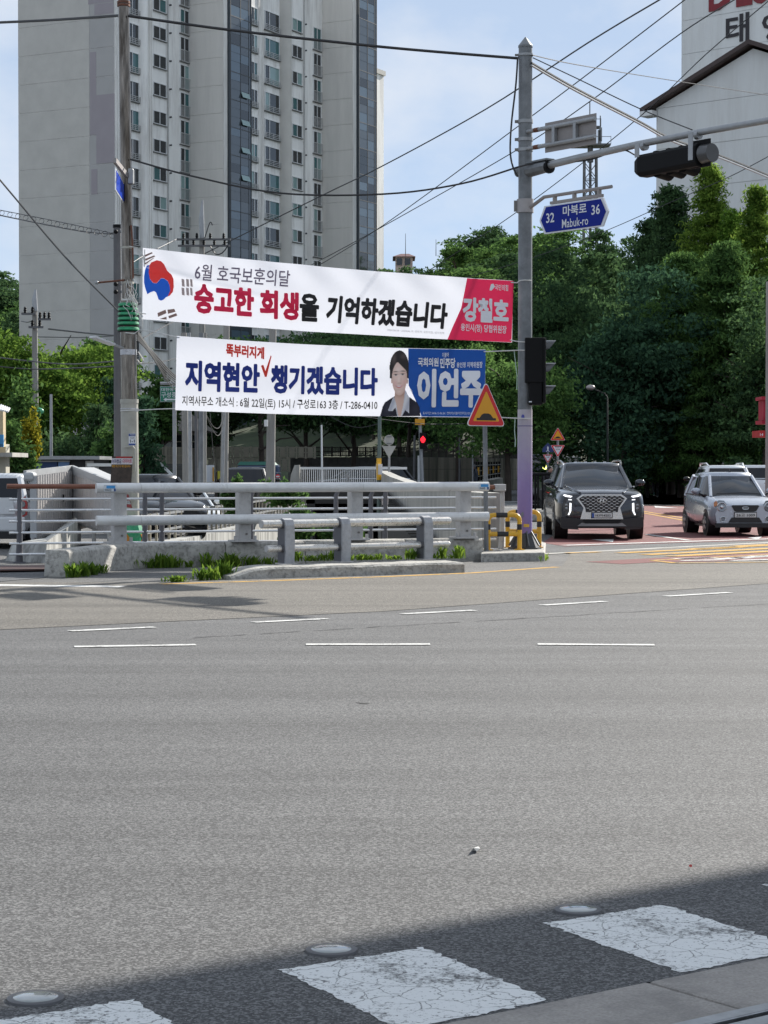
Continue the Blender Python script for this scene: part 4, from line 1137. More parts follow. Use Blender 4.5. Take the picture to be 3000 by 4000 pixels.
class Banner:
    def __init__(s, name, label, corners, d_l, d_r, wave, parent=None):
        s.px = corners; s.dl, s.dr = d_l, d_r
        s.wave = wave
        c = corners
        s.P = [at(*c[0], d_l), at(*c[1], d_r), at(*c[2], d_r), at(*c[3], d_l)]      # TL TR BR BL
        base = (s.P[2] + s.P[3]) / 2
        s.t = thing(name, label, 'banner', base)
        s.lift = 0.0
    def pos(s, u, v, lift=0.0):
        a, b, c, d = s.P
        top = a.lerp(b, u); bot = d.lerp(c, u)
        p = top.lerp(bot, v)
        w = s.wave(u, v)
        return p + V((0.03, -1, 0)) * (w + lift) + V((0, 0, -1)) * (0.05 * math.sin(math.pi * u) * (1 - .4 * v))
    def uv(s, px, py):
        c = s.px
        u = (px - (c[0][0] + c[3][0]) / 2) / ((c[1][0] + c[2][0]) / 2 - (c[0][0] + c[3][0]) / 2)
        yt = c[0][1] + (c[1][1] - c[0][1]) * u; yb = c[3][1] + (c[2][1] - c[3][1]) * u
        return u, (py - yt) / (yb - yt)
    def cloth(s, nu=200, nv=40, m=None):
        vs = [s.pos(i / nu, j / nv) for j in range(nv + 1) for i in range(nu + 1)]
        fs = [(j * (nu + 1) + i, j * (nu + 1) + i + 1, (j + 1) * (nu + 1) + i + 1, (j + 1) * (nu + 1) + i) for j in range(nv) for i in range(nu)]
        o = MB().add(vs, fs).build('fabric', m or M_BAN, s.t, world=True, smooth=3.0, fix=False)
        return o
    def patch(s, name, pts, material, lift, grid=None):
        "flat printed area given as photo pixels; fan of a fine grid"
        m = MB()
        bm = bmesh.new()
        q = [s.uv(*p) for p in pts]
        bm.faces.new([bm.verts.new((u, v, 0)) for u, v in q])
        bm.normal_update()
        bmesh.ops.triangulate(bm, faces=bm.faces)
        for _ in range(4):
            es = [e for e in bm.edges if abs(e.verts[0].co.x - e.verts[1].co.x) > .03 or abs(e.verts[0].co.y - e.verts[1].co.y) > .2]
            if not es: break
            bmesh.ops.subdivide_edges(bm, edges=es, cuts=1); bmesh.ops.triangulate(bm, faces=bm.faces)
        bm.verts.index_update()
        m.add([s.pos(v.co.x, v.co.y, lift) for v in bm.verts], [tuple(v.index for v in f.verts) for f in bm.faces])
        bm.free()
        return m.build(name, material, s.t, world=True, fix=False, smooth=3.0)
    def text(s, body, u0, u1, vl0, vl1, vr0, vr1, material, bold=.03, shear=0.0, lift=.016, name='lettering'):
        def f(a, b):
            u = u0 + (u1 - u0) * a
            t0 = vl0 + (vr0 - vl0) * a; t1 = vl1 + (vr1 - vl1) * a
            return s.pos(u, t1 + (t0 - t1) * b, lift)
        return lettering(name, body, None, None, None, material, s.t, mapf=f, bold=bold, shear=shear, cut=.10)
def wave1(u, v):
    return .045 * math.sin(u * 19 + v * 2.2) * math.sin(math.pi * min(1, u * 1.05)) * (0.5 + .5 * v) + .05 * math.sin(math.pi * u) * math.sin(v * 3) + .02 * math.sin(u * 47 - v * 5) * math.exp(-((v - .1) / .25) ** 2) + .03 * math.exp(-((v - .25 - .9 * u) / .05) ** 2) * math.exp(-(u / .35) ** 2)
def wave2(u, v):
    return .03 * math.sin(u * 26 + v * 3.0) * math.sin(math.pi * u) * (.4 + .6 * v) + .02 * math.sin(v * 9 + u * 3) + .03 * math.sin(math.pi * v)
b1 = Banner('banner', 'upper white banner with red and black slogan and crimson right end', [(558, 968), (2004, 1097), (2000, 1338), (556, 1247)], 37.4, 36.4, wave1)
b1.cloth()
b1.patch('crimson_field', [(1827, 1083), (2004, 1098), (2000, 1337), (1755, 1323), (1776, 1270), (1806, 1200)], M_BPINK, .005)
b1.text('6월 호국보훈의달', .144, .405, .14, .38, .105, .36, M_BGREY, bold=.012, shear=.08)
b1.text('숭고한 희생', .143, .4295, .42, .855, .43, .855, M_BRED, bold=.05)
b1.text('을', .4315, .484, .43, .855, .43, .85, M_BBLK, bold=.042)
b1.text('기억하겠습니다', .503, .829, .425, .855, .43, .845, M_BBLK, bold=.05, shear=.1)
b1.text('강철호', .868, .99, .31, .705, .31, .705, M_BWHT, bold=.05, lift=.02)
b1.text('용인시(정) 당협위원장', .864, .985, .735, .87, .735, .885, M_BWHT, bold=.02, lift=.02)
b1.text('국민의힘', .952, .987, .075, .17, .075, .175, M_BWHT, bold=.03, lift=.02)
b1.text('2024.06.04 - 2024.06.19. 연락처: 국민의힘, 설치업체 031-000-0000'[:40], .668, .82, .885, .925, .885, .925, M_BLGREY, bold=.0)
z8 = lambda x, y: (420 + x * .2486, 950 + y * .2486)
b1.patch('party_emblem', [(1500 + x / 2.212, 1000 + y / 2.212) for x, y in [(925, 240), (945, 236), (958, 262), (945, 280), (930, 296), (914, 294), (918, 268)]], M_BWHT, .02)
red = [(660, 350), (690, 300), (780, 265), (850, 280), (900, 330), (950, 430), (1020, 490), (1050, 560), (1055, 680), (1040, 760), (990, 820), (960, 830), (1000, 740), (990, 660), (960, 590), (900, 550), (850, 545), (820, 580), (780, 625), (720, 620), (670, 560), (650, 470)]
blu = [(660, 345), (620, 350), (590, 420), (575, 520), (575, 620), (600, 720), (630, 800), (680, 770), (735, 750), (770, 770), (790, 820), (810, 880), (850, 900), (890, 885), (930, 845), (960, 832), (1000, 742), (990, 662), (960, 592), (900, 552), (850, 547), (820, 582), (780, 627), (720, 622), (670, 562), (650, 472)]
b1.patch('taegeuk_red', [z8(*p) for p in red], M_TRED, .012); b1.patch('taegeuk_blue', [z8(*p) for p in blu], M_TBLUE, .010)
for q in [[(570, 190), (700, 138), (712, 158), (575, 222)], [(580, 248), (735, 190), (755, 205), (600, 275)], [(578, 320), (720, 230), (745, 225), (600, 335)],
          [(795, 1095), (925, 1040), (940, 1095), (805, 1155)], [(955, 1040), (1065, 1025), (1085, 1070), (965, 1105)], [(825, 1188), (940, 1150), (945, 1196)], [(970, 1140), (1095, 1092), (1115, 1130), (985, 1178)]]:
    b1.patch('trigram_bar', [z8(*p) for p in q], M_BBROWN, .011)
for x0, w in ((713, 11), (731, 11), (747, 9)):
    for y0, y1 in ((1087, 1116), (1121, 1150)):
        b1.patch('trigram_bar', [(x0, y0), (x0 + w, y0 + 2), (x0 + w + 2, y1 + 2), (x0 + 2, y1)], M_BBROWN2, .011)
b2 = Banner('banner', 'lower white banner with blue slogan, portrait and blue right end', [(691, 1312), (1896, 1366), (1893, 1630), (685, 1602)], 37.2, 36.5, wave2)
b2.cloth()
b2.patch('blue_field', [(1597, 1354), (1895, 1367), (1893, 1629), (1652, 1623), (1640, 1585), (1600, 1500)], M_BBLUE, .005)
b2.text('똑부러지게', .163, .288, .05, .235, .075, .245, M_BRED2, bold=.045, shear=.0)
b2.patch('check_mark', [(750 + x / 2.212, 1000 + y / 2.212) for x, y in [(604, 932), (626, 926), (644, 978), (688, 842), (695, 850), (656, 1030), (640, 1030)]], M_BRED2, .015)
b2.text('지역현안', .030, .275, .315, .735, .315, .725, M_BNAVY, bold=.048)
b2.text('챙기겠습니다', .311, .657, .31, .72, .30, .71, M_BNAVY, bold=.048)
b2.text('지역사무소 개소식 : 6월 22일(토) 15시 / 구성로163 3층 / T-286-0410', .022, .657, .80, .955, .77, .93, M_BBLK, bold=.012)
b2.text('국회의원', .785, .851, .135, .265, .13, .26, M_BWHT, bold=.035)
b2.text('더불어', .863, .883, .055, .125, .05, .12, M_BWHT, bold=.01)
b2.text('민주당', .856, .905, .135, .285, .13, .28, M_BWHT, bold=.035)
b2.text('용인정 지역위원장', .909, .991, .195, .27, .175, .27, M_BWHT, bold=.02)
b2.text('이언주', .783, .990, .30, .86, .28, .86, M_BWHT, bold=.052)
b2.text('표시기간 24.06.13-06.26 / 연락처(더불어민주당) 031-286-0410', .803, .985, .925, .972, .92, .97, M_BWHT, bold=.0)
# printed portrait on the lower banner: dark hair, white collar, dark jacket (a colour print on the cloth)
def in_poly(x, y, P):
    c = False; j = len(P) - 1
    for i in range(len(P)):
        if (P[i][1] > y) != (P[j][1] > y) and x < (P[j][0] - P[i][0]) * (y - P[i][1]) / (P[j][1] - P[i][1]) + P[i][0]: c = not c
        j = i
    return c
JACKET = [(-22, 1378), (0, 1290), (20, 1250), (95, 1200), (190, 1150), (230, 1205), (300, 1255), (322, 1300), (330, 1378)]
COLL = [[(95, 1195), (48, 1325), (85, 1330), (112, 1300), (130, 1376), (138, 1376), (118, 1265)], [(192, 1140), (228, 1205), (232, 1350), (195, 1320), (168, 1376), (160, 1376), (180, 1260)]]
def gs(x, y, cx, cy, rx, ry): return math.exp(-((x - cx) / rx) ** 2 - ((y - cy) / ry) ** 2)
def mixc(a, b, t): t = max(0, min(1, t)); return tuple(p + (q - p) * t for p, q in zip(a, b))
def portrait(x, y):
    "colour of the print at (x, y), None outside the figure"
    hl = 888 + (118 - x) * 2.3 if x < 118 else 888 + (x - 118) * 1.05
    face = ((x - 142) / 65) ** 2 + ((y - 1045) / 148) ** 2 < 1 and y > hl
    hair = ((x - 139) / 84) ** 2 + ((y - 945) / 148) ** 2 < 1 or (57 < x < 80 and 940 < y < 1045) or (200 < x < 222 and 940 < y < 1050)
    ear = ((x - 209) / 9) ** 2 + ((y - 1068) / 28) ** 2 < 1 or ((x - 75) / 7) ** 2 + ((y - 1065) / 24) ** 2 < 1
    skin = (.88, .64, .55); shade_ = (.60, .37, .29); dark = (.030, .024, .024)
    if face:
        c = mixc(skin, shade_, .55 * ((x - 136) / 65) ** 2 + .30 * max(0, (y - 1135) / 60))
        c = mixc(c, (.97, .78, .70), .6 * gs(x, y, 135, 965, 30, 26) + .5 * gs(x, y, 138, 1050, 9, 30) + .4 * gs(x, y, 140, 1160, 18, 12))
        c = mixc(c, (.85, .45, .40), .45 * gs(x, y, 103, 1082, 18, 18) + .45 * gs(x, y, 182, 1076, 17, 18))
        c = mixc(c, shade_, .7 * gs(x, y, 142, 1086, 20, 6) + .35 * gs(x, y, 155, 1060, 8, 24) + .4 * gs(x, y, 140, 1143, 20, 5))
        for ex, ey in ((111, 1013), (169, 1009)):
            c = mixc(c, shade_, .5 * gs(x, y, ex, ey - 8, 22, 9)); c = mixc(c, (.85, .80, .78), .8 * gs(x, y, ex, ey + 1, 16, 4.5))
            c = mixc(c, dark, 1.3 * gs(x, y, ex, ey, 8, 5.5) + .9 * gs(x, y, ex, ey - 5, 19, 2.6))
            c = mixc(c, (.12, .08, .07), .95 * gs(x, y, ex + (3 if ex > 140 else -2), ey - 29 + .004 * (x - ex) ** 2, 24, 5))
        c = mixc(c, (.70, .16, .16), 1.4 * gs(x, y, 138, 1117 - .010 * (x - 138) ** 2, 27, 10))
        c = mixc(c, (.92, .90, .88), 1.5 * gs(x, y, 138, 1113 - .008 * (x - 138) ** 2, 18, 4.5))
        return mixc(c, dark, .9 * max(0, 1 - (y - hl) / 7))
    if ear: return shade_
    if hair: return mixc(dark, (.16, .12, .11), .6 * gs(x, y, 95, 870, 18, 50) + .5 * gs(x, y, 175, 850, 26, 26))
    for P in COLL:
        if in_poly(x, y, P): return mixc((.80, .81, .86), (.55, .57, .66), .5 + .5 * math.sin(x * .09 + y * .03))
    if 103 + max(0, (y - 1230)) * .25 < x < 196 - max(0, (y - 1200)) * .2 and 1110 < y < 1376: return mixc(skin, shade_, .9 * gs(x, y, 150, 1175, 70, 40) + .25)
    if in_poly(x, y, JACKET): return mixc((.020, .020, .034), (.06, .06, .085), .6 * gs(x, y, 40, 1300, 30, 60) + .5 * gs(x, y, 285, 1310, 30, 50))
    return None
def portrait_mesh():
    xs = np.arange(-24, 334, 4.0); ys = np.arange(794, 1380, 4.0); idx = {}; vs, cs, fs = [], [], []
    cols = {}
    for j, y in enumerate(ys):
        for i, x in enumerate(xs): cols[i, j] = portrait(x, y)
    def vid(i, j):
        if (i, j) not in idx:
            idx[i, j] = len(vs); x, y = xs[i], ys[j]
            vs.append(b2.pos(*b2.uv(1500 + x / 2.212, 1000 + y / 2.212), .013)); cs.append(cols[i, j])
        return idx[i, j]
    for j in range(len(ys) - 1):
        for i in range(len(xs) - 1):
            q = [(i, j), (i + 1, j), (i + 1, j + 1), (i, j + 1)]
            if all(cols[k] is not None for k in q): fs.append(tuple(vid(*k) for k in q))
    m, nt, b = nt_new('portrait_print'); at_ = nt.nodes.new('ShaderNodeAttribute'); at_.attribute_name = 'print'
    nt.links.new(at_.outputs['Color'], b.inputs['Base Color']); b.inputs['Roughness'].default_value = .5; b.inputs['Specular IOR Level'].default_value = .3
    o = MB().add(vs, fs).build('printed_portrait', m, b2.t, world=True, fix=False, smooth=3.0)
    ca_ = o.data.color_attributes.new('print', 'FLOAT_COLOR', 'POINT')
    ca_.data.foreach_set('color', np.array([c + (1.0,) for c in cs], dtype=np.float32).ravel())
portrait_mesh()
# ties of the banners
M_ROPE = mat('white_cord', (0.62, 0.62, 0.6), .7)
def rope(label, pts, r=.010, group='cords tying the banners', m_=None):
    o = MB().tube(pts, r, n=5).build('tie_cord', m_ or M_ROPE, None, smooth=True)
    return tag(o, label, 'cord', group)
lpx = lambda py: 503 + (py - 1400) * .012
LPY = 37.6
def LP(px, py, dd=0.0): return at(px, py, LPY + dd)
rope('white cord from left pole to upper left banner corner', [LP(505, 962, -.2), LP(535, 968, -.2), at(560, 1000, 37.4), at(566, 1040, 37.39), b1.pos(.005, .02)])
rope('white cord from left pole to lower edge of upper banner', [LP(520, 1200, -.2), LP(535, 1222, -.2), b1.pos(.01, .92)])
rope('white cord from left pole to lower banner upper corner', [LP(490, 1300, -.2), LP(525, 1303, -.2), LP(545, 1288, -.2), at(600, 1296, 37.4), b2.pos(.01, .02)])
rope('white cord from left pole to lower banner bottom corner', [LP(470, 1605, -.2), LP(545, 1602, -.2), at(620, 1598, 37.3), b2.pos(.0, .98)])
rope('white cord from upper banner corner round signal pole', [b1.pos(.995, .03), at(2020, 1105, 36.3), at(2030, 1096, 36.33), at(2050, 1094, 36.32), at(2076, 1096, 36.4)])
rope('white cord from crimson banner end to signal pole', [b1.pos(.995, .96), at(2015, 1333, 36.3), at(2030, 1335, 36.33), at(2050, 1336, 36.3)])
rope('white cord from blue banner end to signal pole', [b2.pos(.995, .03), at(1960, 1371, 36.4), at(2030, 1368, 36.33), at(2050, 1368, 36.3)])
rope('white cord from bottom of blue banner to signal pole', [b2.pos(.995, .98), at(1960, 1631, 36.4), at(2030, 1634, 36.33), at(2076, 1635, 36.35)])
rope('pale green cord end dangling left of signal pole', [at(2008, 1368, 36.4), at(2014, 1420, 36.4), at(2020, 1470, 36.4), at(2019, 1522, 36.4)], .008, 'loose cord ends', mat('mint_cord', (.45, .6, .52), .7))
rope('pale green cord end dangling beside the wrap', [at(2012, 1632, 36.4), at(2010, 1680, 36.4), at(2013, 1720, 36.4), at(2012, 1745, 36.4)], .008, 'loose cord ends', MAT['mint_cord'])
# ================================================================== left pole, shed and the corner behind
M_CHROME = mat('reflection_streak_steel', (0.20, 0.175, 0.15), 0.2, 0.9, var=0.5, vscale=16, streak=True, dirt=(.04, .03, .022), dscale=12, damt=.8)  # light and dark streaks paint vertical reflections into the steel colour
M_BEIGEP = mat('beige_pole_casing', (0.42, 0.41, 0.36), 0.5, 0.1, var=.06, vscale=4, dirt=(.25, .23, .2), dscale=5, damt=.4)
M_GREENB = mat('green_rubber_band', (0.02, 0.30, 0.13), 0.45, var=.15, vscale=10, dirt=(.2, .3, .22), dscale=12, damt=.4)
M_CPOLE = mat('concrete_utility_pole', (0.30, 0.29, 0.27), 0.85, var=.15, vscale=4, dirt=(.16, .15, .14), dscale=6, damt=.5, streak=True)
M_DPOLE = mat('dark_utility_pole', (0.13, 0.13, 0.135), 0.7, .2, var=.15)
M_WIRE = mat('black_cable', (0.02, 0.02, 0.022), 0.5)
lp0 = LP(512, 2100); lp0.z = 0
lp = thing('lamp_pole', 'thick steel lamp pole hung with cords and green bands left of the banners', 'pole', lp0)
def lpp(py): return LP(487 + (py - 300) * .0142, py)
MB().tube([lpp(1165), lpp(800), lpp(300), lpp(-150), lpp(-500)], [.112, .108, .103, .098, .095], n=22).build('upper_shaft', M_CHROME, lp, world=True, smooth=True)
MB().tube([lpp(1600), lpp(1280), lpp(1175)], [.150, .146, .142], n=22).build('lower_shaft', M_CHROME, lp, world=True, smooth=True)
pb = lpp(1600); pt = V((pb.x + .02, pb.y, 0))
MB().cyl(pt, lpp(1562), .163, .160, n=24).build('casing', M_BEIGEP, lp, world=True, smooth=True)
MB().cyl(lpp(1576), lpp(1560), .17, n=24).build('casing_collar', M_BEIGEP, lp, world=True, smooth=True)
for i, py in enumerate((1190, 1207, 1225, 1244, 1262, 1284)):
    c = lpp(py); r_ = .150 + .004 * i
    MB().lathe([(r_, -.045), (r_ + .035, -.022), (r_ + .028, .012), (r_, .03)], c=c, n=20).build('green_band', M_GREENB, lp, world=True, smooth=.5)
    MB().cyl(c + V((0, 0, -.06)), c + V((0, 0, -.045)), r_ + .02, n=20).build('band_shadow_gap', M_BLACK, lp, world=True)  # black ring drawn as the shadow under each green band
for py in (10, 22, 968, 1105): MB().cyl(lpp(py) + V((0, 0, -.02)), lpp(py) + V((0, 0, .02)), .118, n=18).build('strap', M_BEIGEP if py > 500 else M_RUST, lp, world=True)
for py, h in ((1376, .10), (1605, .02), (1597, .02)): MB().cyl(lpp(py) + V((0, 0, -h / 2)), lpp(py) + V((0, 0, h / 2)), .166 if py > 1500 else .153, n=22).build('tape_wrap', mat('foil_tape', (.5, .5, .52), .35, .5, var=.3, vscale=20), lp, world=True, smooth=True)
MB().box(lpp(1340) + V((.12, -.05, 0)), (.05, .05, 1.2)).build('cable_duct', M_DPOLE, lp, world=True)
# slack bunch of cord above the bands
mm = MB(); rr = random.Random(4)
for i in range(16):
    a_ = lpp(1110 + rr.uniform(-20, 60)) + V((rr.uniform(-.02, .15), -.14, 0)); pts = [a_]
    for k in range(5): pts.append(pts[-1] + V((rr.uniform(-.06, .09), rr.uniform(-.03, .02), -rr.uniform(.03, .14))))
    mm.tube(pts, .007, n=4)
tag(mm.build('tie_cord', M_ROPE, None), 'tangled white cords hanging over the green bands', 'cord', 'cords tying the banners')
mm = MB().tube([LP(512, 880, -.1), LP(517, 940, -.12), LP(519, 1000, -.12), LP(520, 1090, -.12)], .018, n=6)
mm.build('rusty_rod', M_RUST, lp, world=True)
# things fixed to the pole
rs = thing('street_sign', 'blue street sign turned edgewise high on the lamp pole', 'sign', LP(465, 700, -.1))
qa, qb = LP(447, 655, -.75), LP(482, 722, -.05); qb2 = LP(481, 796, -.05); qa2 = LP(447, 742, -.75)
nn = (qb - qa).cross(V((0, 0, 1))).normalized()
m = MB().add([qa, qb, qb2, qa2, qa + nn * .02, qb + nn * .02, qb2 + nn * .02, qa2 + nn * .02], [(0, 1, 2, 3), (7, 6, 5, 4), (0, 4, 5, 1), (1, 5, 6, 2), (2, 6, 7, 3), (3, 7, 4, 0)])
m.build('board', M_SIGNW, rs, world=True)
def lerp4(u, v): return qa.lerp(qb, u).lerp(qa2.lerp(qb2, u), v)
m = MB().poly([lerp4(u, v) - nn * .004 for u, v in ((.06, .05), (.94, .05), (.94, .94), (.06, .94))]); m.build('blue_face', mat('sign_blue_gloss', (.03, .08, .55), .12), rs, world=True, fix=False)
m = MB().poly([lerp4(u, v) + nn * .024 for u, v in ((.06, .05), (.94, .05), (.94, .94), (.06, .94))]); m.build('blue_face', MAT['sign_blue_gloss'], rs, world=True, fix=False)
MB().beam(LP(448, 626, -.8), LP(498, 690, -.05), .06, .09).build('bracket', M_SIGNB, rs, world=True)
MB().box(LP(512, 690, -.05), (.10, .16, .28)).build('clamp_box', M_GPIPE, rs, world=True, bevel=.02)
ld = thing('street_light', 'slim white street light sticking out left of the lamp pole', 'street light', LP(470, 1360, -.1))
MB().tube([LP(490, 1362, -.1), LP(470, 1356, -.15), LP(440, 1344, -.3)], .022, n=8).build('arm', M_GPIPE, ld, world=True, smooth=True)
MB().beam(LP(440, 1346, -.3), LP(360, 1316, -.7), .16, .045).build('head', mat('lamp_white', (.6, .61, .62), .35), ld, world=True, bevel=.01)
bl = thing('ball_arm', 'thin rusty arm with a steel ball on the left of the lamp pole', 'arm', LP(478, 1095, -.1))
MB().cyl(LP(485, 1094, -.1), LP(384, 1104, -.2), .018, n=8).build('rod', M_RUST, bl, world=True)
MB().ball(LP(378, 1104, -.2), .035).build('ball', M_GPIPE, bl, world=True, smooth=True)
npl = thing('number_plate', 'small white number plate with blue header on the beige pole casing', 'sign', LP(516, 1720, -.19))
MB().box(LP(516, 1717, -.175), (.125, .006, .22)).build('plate', M_SIGNW, npl, world=True)
MB().box(LP(516, 1699, -.18), (.122, .004, .045)).build('header', mat('plate_navy', (.02, .06, .25), .4), npl, world=True)
MB().box(LP(516, 1736, -.18), (.122, .004, .03)).build('footer', MAT['plate_navy'], npl, world=True)
lettering('lettering', '1-1', LP(508, 1729, -.186), V((.085, 0, 0)), V((0, 0, .055)), M_SBLK, npl, bold=.03)
lettering('lettering', '연남로', LP(508, 1713, -.186), V((.08, 0, 0)), V((0, 0, .022)), M_SBLK, npl, bold=.01)
lettering('lettering', '가로등', LP(507, 1702, -.186), V((.09, 0, 0)), V((0, 0, .03)), M_SIGNW, npl, bold=.01)
ph = MB().tube([LP(484, 1748, -.18), LP(520, 1745, -.18), LP(526, 1752, -.18), LP(526, 1840, -.18), LP(515, 1852, -.18)], .012, n=6); ph.build('hatch_rim', M_BEIGEP, lp, world=True)
ps = thing('poster', 'advertising poster with white headline strip tied to the pole foot', 'poster', LP(477, 1885, -.25))
def ppt(u, v): return LP(437 + u * 82 - v * 6, 1783 + v * 103, -.30 + .10 * (u - .5) ** 2)
def pquad(v0, v1, name, m_, u0=0., u1=1., l=0.):
    vs = [ppt(u0 + (u1 - u0) * i / 8, v) + V((0, -l, 0)) for v in (v0, v1) for i in range(9)]
    MB().add(vs, [(i, i + 1, 10 + i, 9 + i) for i in range(8)]).build(name, m_, ps, world=True, fix=False, smooth=True)
pquad(0, 1, 'sheet', mat('poster_brown', (.045, .03, .022), .5, var=.6, vscale=14))
pquad(.0, .06, 'red_strip', mat('poster_red', (.35, .02, .02), .5), .2, .95, .006)
pquad(.07, .30, 'white_strip', mat('poster_white', (.62, .6, .62), .5), 0, 1, .006)
lettering('lettering', '이자창궁', None, None, None, mat('poster_ink', (.05, .03, .12), .5), ps, bold=.03, mapf=lambda u, v: ppt(.03 + u * .44, .27 - v * .17) + V((0, -.012, 0)))
lettering('lettering', '다이어트', None, None, None, mat('poster_ink_red', (.45, .03, .09), .5), ps, bold=.03, mapf=lambda u, v: ppt(.53 + u * .44, .26 - v * .17) + V((0, -.012, 0)))
lettering('lettering', '해면 하고 다 해드립니다~', None, None, None, mat('poster_gold', (.6, .3, .02), .5), ps, bold=.02, mapf=lambda u, v: ppt(.03 + u * .9, .42 - v * .10) + V((0, -.012, 0)))
ps2 = thing('poster', 'torn red and white phone number poster low on the pole foot', 'poster', LP(502, 1960, -.25))
MB().poly([LP(490, 1930, -.22), LP(502, 1932, -.22), LP(517, 1985, -.22), LP(490, 1980, -.22)]).build('sheet', mat('poster_maroon', (.25, .04, .04), .5, var=.4, vscale=20), ps2, world=True, fix=False)
MB().poly([LP(490, 1955, -.225), LP(508, 1956, -.225), LP(511, 1970, -.225), LP(490, 1968, -.225)]).build('white_strip', MAT['poster_white'], ps2, world=True, fix=False)
lettering('lettering', '6113', LP(491, 1967, -.23), V((.085, 0, 0)), V((0, 0, .045)), M_SBLK, ps2, bold=.03)
gb = thing('pole_fender', 'green octagonal fender with orange chevrons round the pole foot', 'fender', (LP(534, 2100).x, 37.0, .0))
MB().lathe([(.20, 0), (.205, .22), (.205, .42), (.15, .58), (.10, .60)], n=8).build('shell', M_GREENB, gb)
for i in range(8):
    if i % 2 == 0: continue
    a_ = (i + .5) * math.pi / 4; c = V((.192 * math.cos(a_), .192 * math.sin(a_), .32)); tx = V((-math.sin(a_), math.cos(a_), 0))
    MB().prism([(-.06, -.08), (.0, -.08), (.06, 0), (.0, .08), (-.06, .08), (.0, 0)], c, tx, V((0, 0, 1)), .006).build('chevron', mat('chevron_orange', (.55, .22, .02), .5), gb)
up = thing('utility_pole', 'dark slim utility pole right behind the lamp pole', 'pole', (at(466, 2000, 40).x, 40, 0))
MB().cyl((0, 0, 0), (at(458, 890, 40).x - at(466, 2000, 40).x, 0, at(458, 890, 40).z), .105, .075, n=14).build('shaft', M_DPOLE, up, smooth=True)
for py in (905, 1110, 1140):
    MB().beam(at(452, py, 39.8), at(478, py, 39.8), .05, .05).build('bracket', M_DPOLE, up, world=True)
    MB().ball(at(452, py, 39.75), .045).build('insulator', M_BLACK, up, world=True, smooth=True)
MB().cyl(at(459, 878, 40), at(459, 890, 40), .09, n=10).build('cap', M_BLACK, up, world=True)

# corrugated white shed
M_CORR = mat('white_corrugated_sheet', (0.52, 0.50, 0.49), 0.5, .1, var=.06, vscale=3, dirt=(.33, .29, .27), dscale=3, damt=.4, streak=True)
M_SHEDT = mat('shed_trim_grey', (0.42, 0.43, 0.44), 0.45, .2, var=.06)
sh_t = thing('shed', 'white corrugated metal shed with grey roof edge on short legs', 'shed', (at(283, 2000, 40).x, 40, 0))
C_t, C_b = at(285, 1838, 41.2), at(285, 2034, 41.2)
Lt, Lb = at(127, 1860, 38.4), at(127, 2108, 38.4)
Rt, Rb = at(455, 1915, 37.9), at(455, 2090, 37.9)
def corr(At, Ab, Bt, Bb, n_, name):
    d = (Bt - At); d.z = 0; d.normalize(); nrm = V((d.y, -d.x, 0))
    if nrm.y > 0: nrm = -nrm
    top, bot = [], []
    for i in range(n_ * 4 + 1):
        t = i / (n_ * 4); k = (0, .055, .055, 0)[i % 4]
        top.append(At.lerp(Bt, t) + nrm * k); bot.append(Ab.lerp(Bb, t) + nrm * k)
    k = len(top)
    return MB().add(top + bot, [(i, i + 1, k + i + 1, k + i) for i in range(k - 1)]).build(name, M_CORR, sh_t, world=True, fix=False)
corr(Lt, Lb, C_t, C_b, 17, 'corrugated_wall'); corr(C_t, C_b, Rt, Rb, 18, 'corrugated_wall')
bk = [Lt + V((0, 3.2, 0)), C_t + V((0, 3, 0)), Rt + V((0, 3.2, 0))]
MB().add([Lt, C_t, Rt, bk[2], bk[1], bk[0], Lb, C_b, Rb, bk[2] + V((0, 0, -1.2)), bk[1] + V((0, 0, -1.2)), bk[0] + V((0, 0, -1.2))],
         [(5, 4, 10, 11), (4, 3, 9, 10), (0, 5, 11, 6), (3, 2, 8, 9)]).build('back_wall', M_CORR, sh_t, world=True, fix=False)
up_ = V((0, 0, .045))
MB().add([Lt + up_ + V((-.1, -.15, 0)), C_t + up_ + V((0, -.15, .02)), Rt + up_ + V((.1, -.15, 0)), bk[2] + up_, bk[1] + up_ + V((0, 0, .02)), bk[0] + up_], [(0, 1, 4, 5), (1, 2, 3, 4)]).build('roof_sheet', M_SHEDT, sh_t, world=True, fix=False)
MB().beam(Lt + V((-.12, -.12, .02)), C_t + V((0, -.12, .02)), .06, .17).beam(C_t + V((0, -.12, .02)), Rt + V((.1, -.12, .02)), .06, .17).build('roof_edge', M_SHEDT, sh_t, world=True)
MB().box(Lt + V((-.05, .05, -.01)), (.18, .5, .17)).build('roof_end_cap', M_SHEDT, sh_t, world=True, bevel=.05)
MB().beam(Lb, C_b, .06, .07).beam(C_b, Rb, .06, .07).build('base_rail', M_FRAME, sh_t, world=True)
for A_, B_ in ((Lb, C_b), (C_b, Rb)):
    for t in (.15, .5, .85):
        p = A_.lerp(B_, t); MB().box((p.x, p.y, p.z / 2), (.07, .07, p.z)).build('leg', M_FRAME, sh_t, world=True)
MB().box(at(131, 1980, 38.3), (.12, .06, 1.15)).build('corner_post', M_SHEDT, sh_t, world=True)
MB().box(at(251, 1945, 40.3) + V((0, -.1, 0)), (.03, .03, .14)).build('handle', M_BLACK, sh_t, world=True)
cb = thing('retaining_block', 'streaked concrete retaining block below the white shed', 'concrete block', (at(180, 2150, 37.2).x, 37.2, 0))
p0, p1, p2 = gnd(20, 2192), gnd(178, 2200), gnd(300, 2165)
